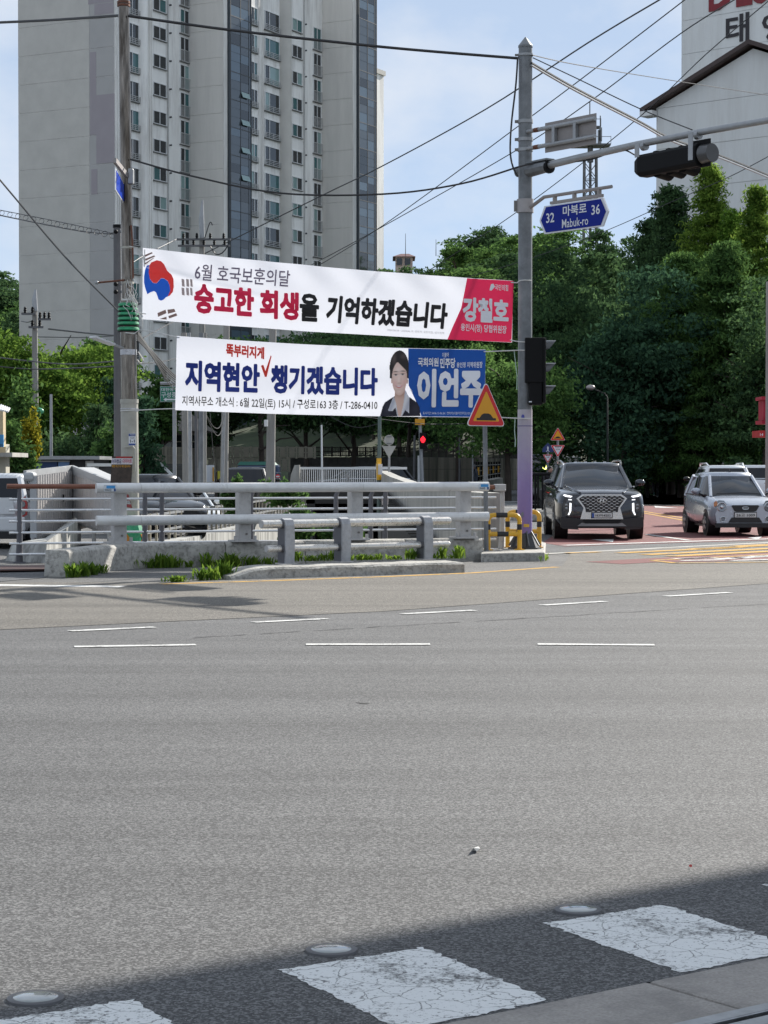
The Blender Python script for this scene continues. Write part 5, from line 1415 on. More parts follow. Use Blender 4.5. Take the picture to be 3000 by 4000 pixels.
MB().add([p0, p1, p2, p2 + V((-.5, 3.2, 0)), p0 + V((.2, 3, 0))] + [p0 + V((.1, .1, .30)), p1 + V((0, .15, .36)), p2 + V((0, .15, .62)), p2 + V((-.5, 3.2, .62)), p0 + V((.2, 3, .30))],
         [(0, 1, 6, 5), (1, 2, 7, 6), (2, 3, 8, 7), (3, 4, 9, 8), (4, 0, 5, 9), (5, 6, 7, 8, 9)]).build('block', M_CONC_STREAK, cb, world=True)
# low dark building with blue shutters behind the shed
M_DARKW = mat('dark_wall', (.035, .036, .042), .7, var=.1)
lbld = thing('low_building', 'low dark flat roofed building with blue shutters behind the shed', 'building', (at(250, 1850, 72).x, 72, 0))
x0, x1 = at(130, 1800, 72).x, at(352, 1800, 72).x; zt = at(250, 1795, 72).z
MB().box(((x0 + x1) / 2, 74.5, zt / 2), (x1 - x0, 5, zt)).build('wall', M_DARKW, lbld, world=True)
MB().box(((x0 + x1) / 2 + .1, 74.4, zt + .06), (x1 - x0 + .6, 5.8, .12)).build('roof', M_GPIPE, lbld, world=True)
MB().box((at(348, 1840, 71.8).x, 71.95, zt / 2), (.28, .1, zt - .1)).build('corner_post', mat('pale_post', (.45, .45, .44), .6), lbld, world=True)
for pa, pb, m_ in ((140, 222, mat('shutter_blue_dark', (.015, .05, .16), .5)), (227, 270, mat('shutter_blue_light', (.15, .28, .55), .4))):
    xa, xb = at(pa, 1830, 71.9).x, at(pb, 1830, 71.9).x; za, zb = at(pa, 1900, 71.9).z, at(pa, 1805, 71.9).z
    s_ = MB().box(((xa + xb) / 2, 71.95, (za + zb) / 2), (xb - xa, .08, zb - za)).build('shutter', m_, lbld, world=True)
    MB().box(((xa + xb) / 2, 71.9, zb + .03), (xb - xa + .06, .1, .05)).build('shutter_frame', M_GPIPE, s_, world=True)
lb3 = thing('low_building', 'small grey hut with white roof edge right of the dark building', 'building', (at(395, 1850, 66).x, 66, 0))
x0, x1 = at(357, 1830, 66).x, at(436, 1830, 66).x; zt = at(390, 1822, 66).z
MB().box(((x0 + x1) / 2, 68, zt / 2), (x1 - x0, 4, zt)).build('wall', mat('grey_hut_wall', (.09, .09, .1), .7), lb3, world=True)
MB().box(((x0 + x1) / 2, 67.9, zt + .05), (x1 - x0 + .2, 4.3, .1)).build('roof', M_FRAME, lb3, world=True)
MB().box((at(370, 1830, 65.9).x, 65.9, at(370, 1829, 65.9).z), (.25, .12, .05)).build('wall_lamp', M_FRAME, lb3, world=True)
# corner building at the left edge
eb = thing('corner_shop', 'cream wall and awning of a shop at the far left edge', 'building', (at(-60, 1850, 58).x, 58, 0))
xr = at(12, 1600, 58).x; z0, z1 = at(10, 1745, 58).z, at(10, 1590, 58).z
MB().box((xr - 2, 58.2, (z0 + z1) / 2), (4, .4, z1 - z0)).build('sign_wall', mat('cream_sign_wall', (.52, .42, .26), .6), eb, world=True)
MB().box((xr - 1.99, 58.0, at(5, 1722, 58).z), (4.0, .1, .35)).build('blue_stripe', mat('stripe_blue', (.05, .25, .5), .5), eb, world=True)
lettering('lettering', '코리아', at(-14, 1747, 57.9), V((.20, 0, 0)), V((0, 0, .1)), M_SBLK, eb, bold=.02)
MB().box((at(-30, 1780, 58).x, 59.4, at(0, 1776, 58).z), (at(45, 1780, 58).x - at(-105, 1780, 58).x, 2.6, .12)).build('canopy', M_CONC2, eb, world=True)
MB().box((at(20, 1800, 58.6).x - 2, 59.0, at(20, 1830, 58.6).z / 2 + .5), (4, .6, at(20, 1776, 58.6).z)).build('wall', mat('cream_plaster', (.42, .40, .33), .8), eb, world=True)
aw = MB()
for i in range(5):
    xx = at(2 + i * 8, 1590, 57.5).x; aw.cyl((xx, 57.6, at(0, 1582 + i * 3, 57.5).z), (xx + .02, 57.2, at(0, 1602 + i * 2, 57.5).z), .03, n=6)
aw.build('awning_ribs', M_FRAME, eb, world=True)
# concrete utility pole with transformer wires
def crossarm_pole(label, px, py_top, d, r0, r1, arms, kind='utility_pole', m_=None, steel_top=None):
    b = at(px, 1800, d)
    t = thing(kind, label, 'pole', (b.x, d, 0), group='utility poles')
    MB().cyl((0, 0, 0), (0, 0, at(px, py_top, d).z), r0, r1, n=12).build('shaft', m_ or M_CPOLE, t, smooth=True)
    if steel_top:
        MB().tube([at(px, py_top, d), at(px - 3, (py_top + steel_top) / 2, d), at(px + 1, steel_top, d)], [r1, r1 * 1.05, r1 * .35], n=10).build('steel_top', M_GPIPE, t, world=True, smooth=True)
    for (xa, xb, py, ins) in arms:
        am = MB().beam(at(xa, py, d - .2), at(xb, py, d - .2), .09, .09).build('crossarm', M_DPOLE, t, world=True)
        for k in range(ins):
            x = xa + (xb - xa) * (k + .5) / ins
            MB().lathe([(.03, 0), (.07, .05), (.05, .1), (.07, .15), (.05, .2), (.06, .25), (.02, .3)], c=at(x, py, d - .2), n=8).build('insulator', M_BLACK, am, world=True)
    return t
crossarm_pole('pale concrete utility pole with bent steel top before the gable wall', 138, 1215, 86, .17, .11, [(84, 141, 1226, 2), (112, 170, 1278, 2), (148, 200, 1247, 3)], steel_top=1130)
tp = thing('lamp_post', 'thin bare steel post right of the concrete utility pole', 'pole', (at(200, 1780, 80).x, 80, 0))
MB().cyl((0, 0, 0), (0, 0, at(200, 1540, 80).z), .07, .05, n=10).build('shaft', M_GPIPE, tp, smooth=True)
gl = thing('street_light', 'small green globe street light on the concrete utility pole', 'street light', at(147, 1640, 85))
MB().cyl(at(143, 1790, 85), at(144, 1620, 85), .045, n=8).build('arm', M_FRAME, gl, world=True)
MB().ball(at(153, 1606, 85), .20, sc=(1, .7, .75)).build('globe', mat('globe_green', (.12, .45, .25), .4), gl, world=True, smooth=True)
# ================================================================== stream, bridge and street behind the rails
M_DARKC = mat('dark_concrete', (.055, .053, .05), .85, var=.3, vscale=2, dirt=(.02, .02, .018), dscale=2, damt=.6)  # dark mottled concrete; also paints the shade below the stair
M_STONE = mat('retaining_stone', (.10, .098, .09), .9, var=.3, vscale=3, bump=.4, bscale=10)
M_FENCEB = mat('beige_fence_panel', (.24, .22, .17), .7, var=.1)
st = MB()
bed = MB().poly([V((x, y, -3.2)) for x, y in [(-5.2, 36.4), (2.3, 37), (0.4, 77), (-2.9, 77)]]); struct(bed.build('stream', mat('stream_water', (.02, .024, .02), .15, var=.3), fix=False))
def channel_wall(name, pts, ztop, m_, t=.3, label=None, cat=None):
    m = MB()
    for (a_, b_), (za, zb) in zip(zip(pts[:-1], pts[1:]), zip(ztop[:-1], ztop[1:])):
        d = V((b_[0] - a_[0], b_[1] - a_[1], 0)).normalized(); nn = V((-d.y, d.x, 0)) * t
        A, B = V((a_[0], a_[1], 0)), V((b_[0], b_[1], 0))
        m.add([A + V((0, 0, -3.3)), B + V((0, 0, -3.3)), B + V((0, 0, zb)), A + V((0, 0, za)), A + nn + V((0, 0, -3.3)), B + nn + V((0, 0, -3.3)), B + nn + V((0, 0, zb)), A + nn + V((0, 0, za))],
              [(0, 1, 2, 3), (7, 6, 5, 4), (3, 2, 6, 7), (0, 4, 5, 1), (0, 3, 7, 4), (1, 5, 6, 2)])
    return tag(m.build(name, m_, None), label, cat)
channel_wall('channel_wall', [(0.12, 76.3), (.55, 66), (1.1, 56), (1.75, 43), (2.12, 36.9)], [1.48, 1.30, 1.14, 1.12, 1.14], M_CONC2, -.35, 'pale smooth concrete channel wall sweeping up towards the far bridge', 'wall')
channel_wall('channel_wall', [(-4.95, 36.5), (-3.7, 56), (-2.65, 76.0)], [0.02, .02, .02], M_CONC_STREAK, .35, 'streaked concrete wall along the left side of the stream', 'wall')
channel_wall('channel_wall', [(2.2, 36.95), (-5.0, 36.35)], [0.0, 0.0], M_CONC, -.25, 'concrete abutment wall under the railing', 'wall')
# box culvert under the far street, with its white railing
cv = thing('culvert', 'dark box culvert portal at the head of the stream', 'culvert', (-1.2, 76.2, -3.2))
MB().box((-1.25, 76.6, .55), (3.3, .5, .6)).build('lintel', M_DARKC, cv, world=True)
for xx in (-2.75, .2): MB().box((xx, 76.6, -1.3), (.35, .5, 3.7)).build('jamb', M_DARKC, cv, world=True)
MB().add([V((-2.6, 76.8, -3.2)), V((.05, 76.8, -3.2)), V((.05, 76.8, .3)), V((-2.6, 76.8, .3)), V((-2.6, 92, -3.2)), V((.05, 92, -3.2)), V((.05, 92, .3)), V((-2.6, 92, .3))], [(0, 1, 5, 4), (1, 2, 6, 5), (2, 3, 7, 6), (3, 0, 4, 7), (4, 5, 6, 7)]).build('barrel', M_DARKC, cv, world=True, fix=False)
wr = thing('bridge_railing', 'white picket railing on the far stream bridge', 'railing', (-1.2, 76.3, .85))
xa, xb = at(1172, 1850, 76.3).x, at(1590, 1850, 76.3).x
z1 = at(1300, 1829, 76.3).z; z0 = .86
MB().beam((xa, 76.3, z1), (xb, 76.3, z1), .10, .09).build('top_rail', M_FRAME, wr, world=True)
n_ = 40
for i in range(n_): MB().box((xa + (xb - xa) * .78 * (i + .5) / n_, 76.3, (z0 + z1) / 2), (.03, .03, z1 - z0)).build('picket', M_BARS, wr, world=True)
pr = thing('parapet_pier', 'sloped grey concrete pier at the left end of the white railing', 'pier', (at(1155, 1850, 76).x, 76, .0))
MB().prism([(at(x, y, 76).x - at(1155, 1850, 76).x, at(x, y, 76).z) for x, y in [(1134, 1890), (1138, 1855), (1152, 1817), (1172, 1816), (1172, 1890)]], (0, 0, 0), (1, 0, 0), (0, 0, 1), .4).build('body', M_CONC2, pr)
sts = thing('steel_stair', 'dark steel stair slanting down the pale channel wall', 'stair', (.8, 60, -2))
sa, sb = at(1525, 1915, 68), at(1745, 2112, 46)
sa.x -= .25; sb.x -= .3
MB().beam(sa, sb, .05, .14).build('stringer', M_BLACK, sts, world=True)
for i in range(26):
    p = sa.lerp(sb, (i + .5) / 26); MB().box(p + V((-.18, 0, -.05)), (.4, .26, .04)).build('tread', M_DARKC, sts, world=True)
sl = MB().add([sa + V((-.05, 0, -.1)), sb + V((-.05, 0, -.1)), V((sb.x - .1, sb.y, -3.2)), V((sa.x - .1, sa.y, -3.2))], [(0, 1, 2, 3)])
sl.build('stair_shade_sheet', M_DARKC, sts, world=True, fix=False)  # dark sheet standing in for shade on the lower channel wall
# wire fence along the left bank
bf = thing('bank_fence', 'low picket fence with wire along the left stream bank', 'fence', (-4.4, 45, 0))
A_, B_ = V((-5.15, 38.2, .0)), V((-2.85, 75.0, 0))
for i in range(46):
    p = A_.lerp(B_, (i + .5) / 46); MB().box(p + V((0, 0, .32)), (.05, .09, .64)).build('picket', M_FENCEB, bf, world=True)
for z in (.25, .6): MB().beam(A_ + V((0, 0, z)), B_ + V((0, 0, z)), .04, .05).build('wire_rail', M_GPIPE, bf, world=True)
# poles standing in the street behind the lower banner
def street_pole(label, px, px_t, py_t, d, r0, r1, m_, grp='poles in the street behind the banners', z0=None):
    b = at(px, 1870, d); b.z = 0
    t = thing('utility_pole', label, 'pole', b, group=grp)
    e = at(px_t, py_t, d)
    MB().cyl(b, e, r0, r1, n=12).build('shaft', m_, t, world=True, smooth=True)
    return t
street_pole('leftmost concrete pole below the lower banner', 727, 718, 1300, 62, .105, .085, M_CPOLE)
street_pole('grey steel pole with light edge right of the leftmost concrete pole', 745, 738, 1300, 60, .06, .05, M_GPIPE)
street_pole('thick dark grey pole in the middle of the pole cluster', 784, 786, 1300, 58, .075, .07, M_GPOLE)
street_pole('slim pale pole at the right of the pole cluster', 800, 802, 1300, 60, .045, .045, M_CPOLE)
street_pole('wooden looking pole behind the pole cluster', 768, 764, 1400, 70, .05, .05, M_DPOLE)
street_pole('leaning paired concrete pole above the yellow placard', 873, 885, 1250, 66, .14, .10, M_CPOLE)
street_pole('slim white conduit beside the paired concrete pole', 866, 876, 1560, 65, .05, .05, M_GPIPE)
street_pole('big tapered concrete pole left of the white railing', 1053, 1066, 1250, 68, .17, .12, M_CPOLE)
street_pole('thin white post behind the white railing', 1259, 1256, 1660, 84, .045, .035, M_FRAME)
yp_ = street_pole('green and yellow signal post right of the white railing', 1480, 1483, 1600, 70, .075, .06, mat('pole_green_grey', (.12, .16, .15), .5, .3))
MB().cyl(at(1480, 1875, 69.9), at(1480, 1790, 69.9), .085, n=12).build('yellow_sleeve', M_YEL, yp_, world=True, smooth=True)
MB().box(at(1481, 1833, 69.7), (.22, .04, .36)).build('notice_board', M_SIGNW, yp_, world=True)
MB().box(at(1473, 1833, 69.6) , (.05, .05, .55)).build('yellow_strap', M_YEL, yp_, world=True)
lp2 = street_pole('leaning grey pole with a small red walk signal', 1652, 1640, 1630, 95, .10, .08, M_GPIPE)
MB().box(at(1640, 1648, 94.8), (.45, .04, .28)).build('yellow_label', M_SYEL, lp2, world=True)
MB().box(at(1652, 1722, 94.8), (.30, .25, .75)).build('signal_box', M_BLACK, lp2, world=True)
red_l = glow('red_walk_light', (1.0, .015, .03), 0.7)
MB().prism([(-.10, -.10), (-.06, -.10), (-.06, -.16), (.06, -.16), (.06, -.10), (.10, -.10), (.12, .02), (.0, .16), (-.12, .02)], at(1652, 1716, 94.6), (1, 0, 0), (0, 0, 1), .02).build('red_lamp', red_l, lp2, world=True)
street_pole('thin dark post with yellow black foot left of the leaning pole', 1616, 1620, 1700, 100, .07, .06, M_DPOLE)
MB()
street_pole('white slender marker post beside the leaning pole', 1636, 1636, 1780, 98, .06, .06, M_FRAME)
street_pole('dark slim post before the ivy wall', 1795, 1795, 1690, 110, .06, .05, M_DPOLE)
# two round and triangular signs seen from behind
def back_sign(label, px, py_c, r_px, d, tri_=None, py_b=1835):
    c = at(px, py_c, d); rr_ = r_px / F_PX * d
    t = thing('road_sign', label, 'sign', (c.x, d, 0), group='road signs seen from behind')
    MB().cyl((0, .06, 0), (0, .06, c.z + rr_), .04, n=8).build('post', M_GPIPE, t)
    MB().cyl((0, 0, c.z), (0, .015, c.z), rr_, n=24).build('disc', mat('sign_back_pale', (.42, .41, .38), .5, .2), t)
    if tri_:
        (w, y0, y1) = tri_; zz0, zz1 = at(px, y0, d).z, at(px, y1, d).z; hw = w / F_PX * d
        MB().prism([(-hw, zz0), (0, zz1), (hw, zz0)], (0, .01, 0), (1, 0, 0), (0, 0, 1), .015).build('triangle', mat('sign_back_pale', (.42, .41, .38), .5, .2), t, bevel=.004)
    for dy in (-.12, .12): MB().box((0, -.025, c.z + dy), (rr_ * 1.0, .02, .03)).build('strap', M_GPOLE, t)
    return t
back_sign('pale round disc over an inverted triangle sign, backs towards camera', 1520, 1719, 20, 74, (28, 1742, 1791))
back_sign('small round sign disc near the walking man', 1847, 1734, 13, 105)
# stone wall, fences and retaining walls in the dark behind
def wall_strip(name, label, pa, pb, ya, yb, d0, d1, m_, t=.4, cat='wall'):
    A, B = at(pa, 1850, d0), at(pb, 1850, d1)
    za0, zb0 = at(pa, ya[0], d0).z, at(pb, yb[0], d1).z
    za1, zb1 = at(pa, ya[1], d0).z, at(pb, yb[1], d1).z
    pts = [(A, za1, za0), (B, zb1, zb0)]
    m = MB().add([V((A.x, A.y, za1)), V((B.x, B.y, zb1)), V((B.x, B.y, zb0)), V((A.x, A.y, za0)), V((A.x, A.y + t, za1)), V((B.x, B.y + t, zb1)), V((B.x, B.y + t, zb0)), V((A.x, A.y + t, za0))],
                 [(0, 1, 2, 3), (7, 6, 5, 4), (3, 2, 6, 7), (0, 4, 5, 1), (0, 3, 7, 4), (1, 5, 6, 2)])
    return tag(m.build(name, m_, None), label, cat)
def block_wall(name, label, pa, pb, py0, py1, d0, d1, rows, cols, m_, cat='wall', gap=.02, seed=1):
    "wall of separate blocks in front of a dark backing"
    t = thing(name, label, cat, (at((pa + pb) / 2, 1850, (d0 + d1) / 2).x, (d0 + d1) / 2, 0))
    A, B = at(pa, 1850, d0), at(pb, 1850, d1); A.z = B.z = 0
    zb, zt_ = at(pa, py1, d0).z, at(pa, py0, d0).z; zb = min(zb, 0.0) if zb < .6 else zb
    L_ = (B - A).length; dd = (B - A).normalized(); rz = math.atan2(dd.y, dd.x)
    MB().beam(A + V((0, .25, (zb + zt_) / 2)), B + V((0, .25, (zb + zt_) / 2)), .3, zt_ - zb).build('backing', M_DARKC, t, world=True)
    rn = random.Random(seed); hh = (zt_ - zb) / rows
    for r_ in range(rows):
        x = -(r_ % 2) * L_ / cols / 2
        while x < L_ - .05:
            w = L_ / cols * rn.uniform(.8, 1.2); xa, xb = max(x, 0), min(x + w, L_)
            if xb - xa > .1:
                c = A + dd * ((xa + xb) / 2) + V((0, .05 + rn.uniform(-.02, .02), zb + hh * (r_ + .5)))
                MB().box(c, (xb - xa - gap, .22, hh - gap), rz=rz).build('stone', m_, t, world=True)
            x += w
    return t
def panel_fence(label, pa, pb, py0, py1, d0, d1, n_, m_, style='slat'):
    t = thing('panel_fence', label, 'fence', (at((pa + pb) / 2, 1850, (d0 + d1) / 2).x, (d0 + d1) / 2, at(pa, py1, d0).z))
    A, B = at(pa, py1, d0), at(pb, py1, d1); B.z = A.z; h = at(pa, py0, d0).z - A.z
    dd = (B - A); L_ = dd.length; dd.normalize(); rz = math.atan2(dd.y, dd.x)
    for i in range(n_ + 1):
        p = A + dd * (L_ * i / n_); MB().box(p + V((0, 0, h / 2)), (.10, .10, h * 1.08)).build('post', m_, t, world=True)
    for z in (.06, .5, .94): MB().beam(A + V((0, 0, h * z)), B + V((0, 0, h * z)), .04, .05).build('rail', m_, t, world=True)
    for i in range(n_):
        w = L_ / n_
        if style == 'grid':
            c = A + dd * (L_ * (i + .5) / n_) + V((0, -.03, h / 2)); MB().box(c, (w * .62, .03, h * .8), rz=rz).build('panel', m_, t, world=True)
        else:
            for k in range(6):
                c = A + dd * (L_ * (i + (k + .5) / 6) / n_) + V((0, -.02, h / 2)); MB().box(c, (.035, .03, h * .96), rz=rz).build('slat', m_, t, world=True)
    return t
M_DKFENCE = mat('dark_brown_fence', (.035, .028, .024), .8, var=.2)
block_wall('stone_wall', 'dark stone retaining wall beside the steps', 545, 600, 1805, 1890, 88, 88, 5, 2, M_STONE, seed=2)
stp = thing('stone_steps', 'dim flight of stone steps with a pale handrail', 'steps', (at(650, 1850, 88).x, 88, 0))
for i in range(9):
    z = at(640, 1885 - i * 9, 88).z
    x0, x1 = at(598, 1850, 88).x, at(712, 1850, 88).x
    MB().box(((x0 + x1) / 2, 88 + i * .28, z - .6), (x1 - x0, .35, 1.25)).build('step', M_STONE, stp, world=True)
for off_ in (0, 9): MB().cyl(at(617 + off_, 1808, 89), at(666 + off_, 1855, 87), .035, n=8).build('handrail', M_FRAME, stp, world=True)
MB().box(at(678, 1868, 86.8), (.28, .1, .24)).build('notice', mat('maroon_notice', (.1, .04, .04), .6), stp, world=True)
panel_fence('dull beige plank fence before the small house', 548, 716, 1745, 1815, 92, 92, 5, M_FENCEB)
panel_fence('beige grid panel fence behind the pole cluster, upper row', 800, 1230, 1745, 1790, 104, 104, 12, M_FENCEB, 'grid')
panel_fence('beige grid panel fence behind the yellow placard, lower row', 806, 1130, 1790, 1842, 100, 100, 9, M_FENCEB, 'grid')
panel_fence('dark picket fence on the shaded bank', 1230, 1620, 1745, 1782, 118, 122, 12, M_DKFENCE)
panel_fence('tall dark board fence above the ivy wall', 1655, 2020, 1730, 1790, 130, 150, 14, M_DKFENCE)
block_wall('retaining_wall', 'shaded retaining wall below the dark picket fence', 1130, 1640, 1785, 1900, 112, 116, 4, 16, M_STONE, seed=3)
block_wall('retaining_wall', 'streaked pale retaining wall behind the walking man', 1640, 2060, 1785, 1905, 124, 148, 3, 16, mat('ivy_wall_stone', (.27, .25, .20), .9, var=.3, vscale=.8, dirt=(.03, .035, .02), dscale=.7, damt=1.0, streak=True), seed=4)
# small hip roofed house
hz = thing('house', 'small dim house with hipped tile roof under the trees', 'house', (at(690, 1750, 100).x, 100, 0))
x0, x1 = at(610, 1700, 100).x, at(775, 1700, 100).x; zt, zb = at(690, 1680, 100).z, 0
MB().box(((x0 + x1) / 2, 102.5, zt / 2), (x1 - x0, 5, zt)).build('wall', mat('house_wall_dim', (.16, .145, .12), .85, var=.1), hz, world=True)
zr = at(690, 1635, 100).z
MB().add([V((x0 - .5, 99.4, zt - .05)), V((x1 + .5, 99.4, zt - .05)), V((x1 + .5, 105.5, zt - .05)), V((x0 - .5, 105.5, zt - .05)), V(((x0 + x1) / 2 - .3, 102.5, zr + .4)), V(((x0 + x1) / 2 + .3, 102.5, zr + .4))],
         [(0, 1, 5, 4), (1, 2, 5), (2, 3, 4, 5), (3, 0, 4), (3, 2, 1, 0)]).build('roof', mat('grey_roof_tile', (.12, .105, .09), .8, var=.3, vscale=3), hz, world=True)
for pa, pb in ((617, 645), (672, 707), (730, 760)):
    xa, xb = at(pa, 1700, 99.9).x, at(pb, 1700, 99.9).x; za, zb_ = at(pa, 1750, 99.9).z, at(pa, 1700, 99.9).z
    w = MB().box(((xa + xb) / 2, 99.97, (za + zb_) / 2), (xb - xa, .08, zb_ - za)).build('window', M_PANE, hz, world=True)
    MB().box(((xa + xb) / 2, 99.9, (za + zb_) / 2), (xb - xa, .04, .06)).build('frame', M_FENCEB, w, world=True)
MB().box(at(656, 1722, 99.8), (.35, .1, .6)).build('grey_panel', M_CONC2, hz, world=True)
# yellow placard, white board, green church sign, red round sign
yb = thing('placard', 'yellow banner with black Korean lettering tied to the fence', 'banner', at(905, 1855, 95))
xa, xb = at(850, 1850, 95).x, at(985, 1850, 95).x; z0, z1 = at(900, 1872, 95).z, at(900, 1840, 95).z
MB().box(((xa + xb) / 2, 95, (z0 + z1) / 2), (xb - xa, .02, z1 - z0)).build('sheet', mat('placard_yellow', (.55, .5, .05), .6), yb, world=True)
lettering('lettering', '용인대단지아파트', V((xa + .12, 94.97, z0 + .07)), V((xb - xa - .2, 0, 0)), V((0, 0, z1 - z0 - .14)), M_SBLK, yb, bold=.03)
bd = thing('notice_board', 'plain white board with orange edge behind the poles', 'board', at(815, 1880, 90))
MB().box(at(818, 1850, 90), (.42, .06, .75)).build('panel', M_SIGNW, bd, world=True)
MB().box(at(833, 1853, 89.95), (.06, .08, .62)).build('edge', mat('orange_edge', (.6, .3, .02), .5), bd, world=True)
gsn = thing('direction_sign', 'green direction sign with white Korean lettering and arrow', 'sign', at(660, 1570, 52))
xa, xb = at(626, 1540, 52).x, at(735, 1540, 52).x; z0, z1 = at(650, 1570, 52).z, at(650, 1510, 52).z
MB().box(((xa + xb) / 2, 52, (z0 + z1) / 2), (xb - xa, .03, z1 - z0)).build('board', M_SIGNW, gsn, world=True)
MB().box(((xa + xb) / 2, 51.98, (z0 + z1) / 2), (xb - xa - .02, .02, z1 - z0 - .02)).build('green_face', mat('sign_green', (.01, .20, .12), .4), gsn, world=True)
lettering('lettering', '대한예수교', V((xa + .03, 51.96, z1 - .12)), V((.52, 0, 0)), V((0, 0, .085)), M_SIGNW, gsn, bold=.01)
lettering('lettering', '구성중앙', V((xa + .03, 51.96, z0 + .11)), V((.52, 0, 0)), V((0, 0, .14)), M_SIGNW, gsn, bold=.01)
MB().prism([(0, 0), (.08, .05), (.08, .02), (.40, .02), (.40, -.02), (.08, -.02), (.08, -.05)], V((xa + .08, 51.965, z0 + .06)), (1, 0, 0), (0, 0, 1), .003).build('arrow', M_SIGNW, gsn, world=True)
MB().cyl(((xa + xb) / 2, 52.05, 0), ((xa + xb) / 2, 52.05, z1 + .1), .05, n=10).build('post', M_GPIPE, gsn, world=True)
MB().cyl((xa, 52.0, z1 + .08), (xb, 52.0, z1 + .08), .04, n=8).build('crossbar', M_GPIPE, gsn, world=True)
rsn = thing('road_sign', 'small round red and white stop style sign by the concrete pole', 'sign', at(1085, 1880, 78))
c = at(1085, 1861, 78)
MB().cyl(c, c + V((0, .02, 0)), .085, n=20).build('disc', M_SRED, rsn, world=True)
MB().box(c + V((0, -.01, 0)), (.13, .02, .05)).build('white_bar', M_SIGNW, rsn, world=True)
MB().cyl(V((c.x, c.y + .04, 0)), c + V((0, .04, 0)), .02, n=8).build('post', M_RUST, rsn, world=True)
cam_b = thing('meter_box', 'small white box fixed to the big tapered concrete pole', 'box', at(1040, 1665, 67.6))
MB().box(at(1039, 1653, 67.6), (.12, .10, .22)).build('body', M_FRAME, cam_b, world=True, bevel=.01)
# far signs on the right street
def slow_sign(label, px, py, d, w_px, top, py_base=1905):
    c = at(px, py, d); k = w_px / F_PX * d
    t = thing('warning_sign', label, 'sign', (c.x, d, 0), group='paired warning signs on the side street')
    MB().cyl((0, .06, 0), (0, .06, c.z + k), .045, n=8).build('post', M_GPOLE, t)
    if top == 'hump':
        pl, ax, nn = tri_sign(c + V((0, 0, k * .62)), k * 1.05, t)
        MB().prism([(x * k / .9, (z - .105) * k / .9) for x, z in hump], c + V((0, 0, k * .62)) + nn * .019, (1, 0, 0), (0, 0, 1), .002).build('hump_symbol', M_SBLK, pl, world=True)
    else:
        o_ = c + V((0, 0, k * .52))
        pt_ = [(-.55 * k, -.3 * k), (-.5 * k, .1 * k), (0, .62 * k), (.5 * k, .1 * k), (.55 * k, -.3 * k)]
        pl = MB().prism(pt_, o_, (1, 0, 0), (0, 0, 1), .012).build('plate', mat('sign_blue_dark', (.012, .03, .14), .4), t, world=True)
        MB().prism([(-.05 * k, -.1 * k), (-.18 * k, -.25 * k), (-.1 * k, -.25 * k), (0, -.12 * k), (.1 * k, -.25 * k), (.18 * k, -.25 * k), (.05 * k, -.1 * k), (.08 * k, .15 * k), (0, .3 * k), (-.08 * k, .15 * k)], o_ + V((0, -.014, 0)), (1, 0, 0), (0, 0, 1), .003).build('walker_symbol', M_SIGNW, pl, world=True)
    p2, ax, nn = tri_sign(c + V((0, 0, -k * .30)), k * 1.0, t, down=True, inner=M_SIGNW)
    lettering('lettering', '천천히', c + V((-.20 * k, 0, -k * .20)) + nn * .022, V((.40 * k, 0, 0)), V((0, 0, .13 * k)), M_SBLK, p2, bold=.03)
    lettering('lettering', 'SLOW', c + V((-.15 * k, 0, -k * .36)) + nn * .022, V((.30 * k, 0, 0)), V((0, 0, .10 * k)), M_SBLK, p2, bold=.02)
    return t
slow_sign('yellow hump triangle over a white SLOW triangle sign', 2179, 1738, 78, 56, 'hump')
slow_sign('blue crossing sign over a white slow triangle, lower left of the hump sign', 2140, 1775, 88, 40, 'walk')
# low planter island with black railing
isl = thing('black_railing', 'black vertical bar railing round the small kerbed island', 'railing', (at(2120, 1900, 62).x, 62, 0))
cx, cy, r_ = at(2160, 1900, 62).x, 62.5, .98
isl_k = MB().lathe([(1.25, 0), (1.25, .28), (1.15, .32), (.2, .33)], c=(cx, cy, 0), n=20).build('kerb_ring', M_CONC, isl, world=True)
for i in range(26):
    a_ = 2 * math.pi * i / 26
    MB().box((cx + r_ * math.cos(a_), cy + r_ * math.sin(a_), .85), (.055, .055, 1.1)).build('baluster', M_BLACK, isl, world=True)
MB().tube([V((cx + r_ * math.cos(a_), cy + r_ * math.sin(a_), 1.4)) for a_ in [2 * math.pi * i / 26 for i in range(27)]], .05, n=6).build('top_rail', M_BLACK, isl, world=True)
# black and yellow post fence along the far pavement
bfn = thing('post_fence', 'black post fence with yellow reflectors along the far pavement', 'fence', (at(1950, 1850, 118).x, 118, 0))
for i in range(20):
    t = i / 19; d = 108 + t * 60; px = 1850 + t * 190; pyb = 1882 - t * 36
    b = at(px, pyb, d)
    p = MB().cyl(b, b + V((0, 0, 1.05)), .06, n=8).build('post', M_BLACK, bfn, world=True)
    if i % 2 == 1: MB().box(b + V((.12, -.07, .55)), (.10, .02, .42)).build('reflector', mat('reflector_amber', (.62, .33, .03), .4), p, world=True)
for z in (.25, .55, .85):
    MB().tube([at(1850, 1882, 108) + V((0, 0, z)), at(1945, 1864, 138) + V((0, 0, z)), at(2040, 1846, 168) + V((0, 0, z))], .025, n=5).build('wire', M_GPIPE, bfn, world=True)
tag(MB().add([at(1830, 1890, 106), at(1945, 1871, 136), at(2045, 1850, 170), at(2045, 1846, 172), at(1945, 1864, 140), at(1830, 1879, 110)] + [p + V((0, 0, -.9)) for p in [at(1830, 1890, 106), at(1945, 1871, 136), at(2045, 1850, 170)]], [(0, 1, 4, 5), (1, 2, 3, 4), (0, 6, 7, 1), (1, 7, 8, 2)]).build('raised_pavement', M_CONC2, None), kind='structure')
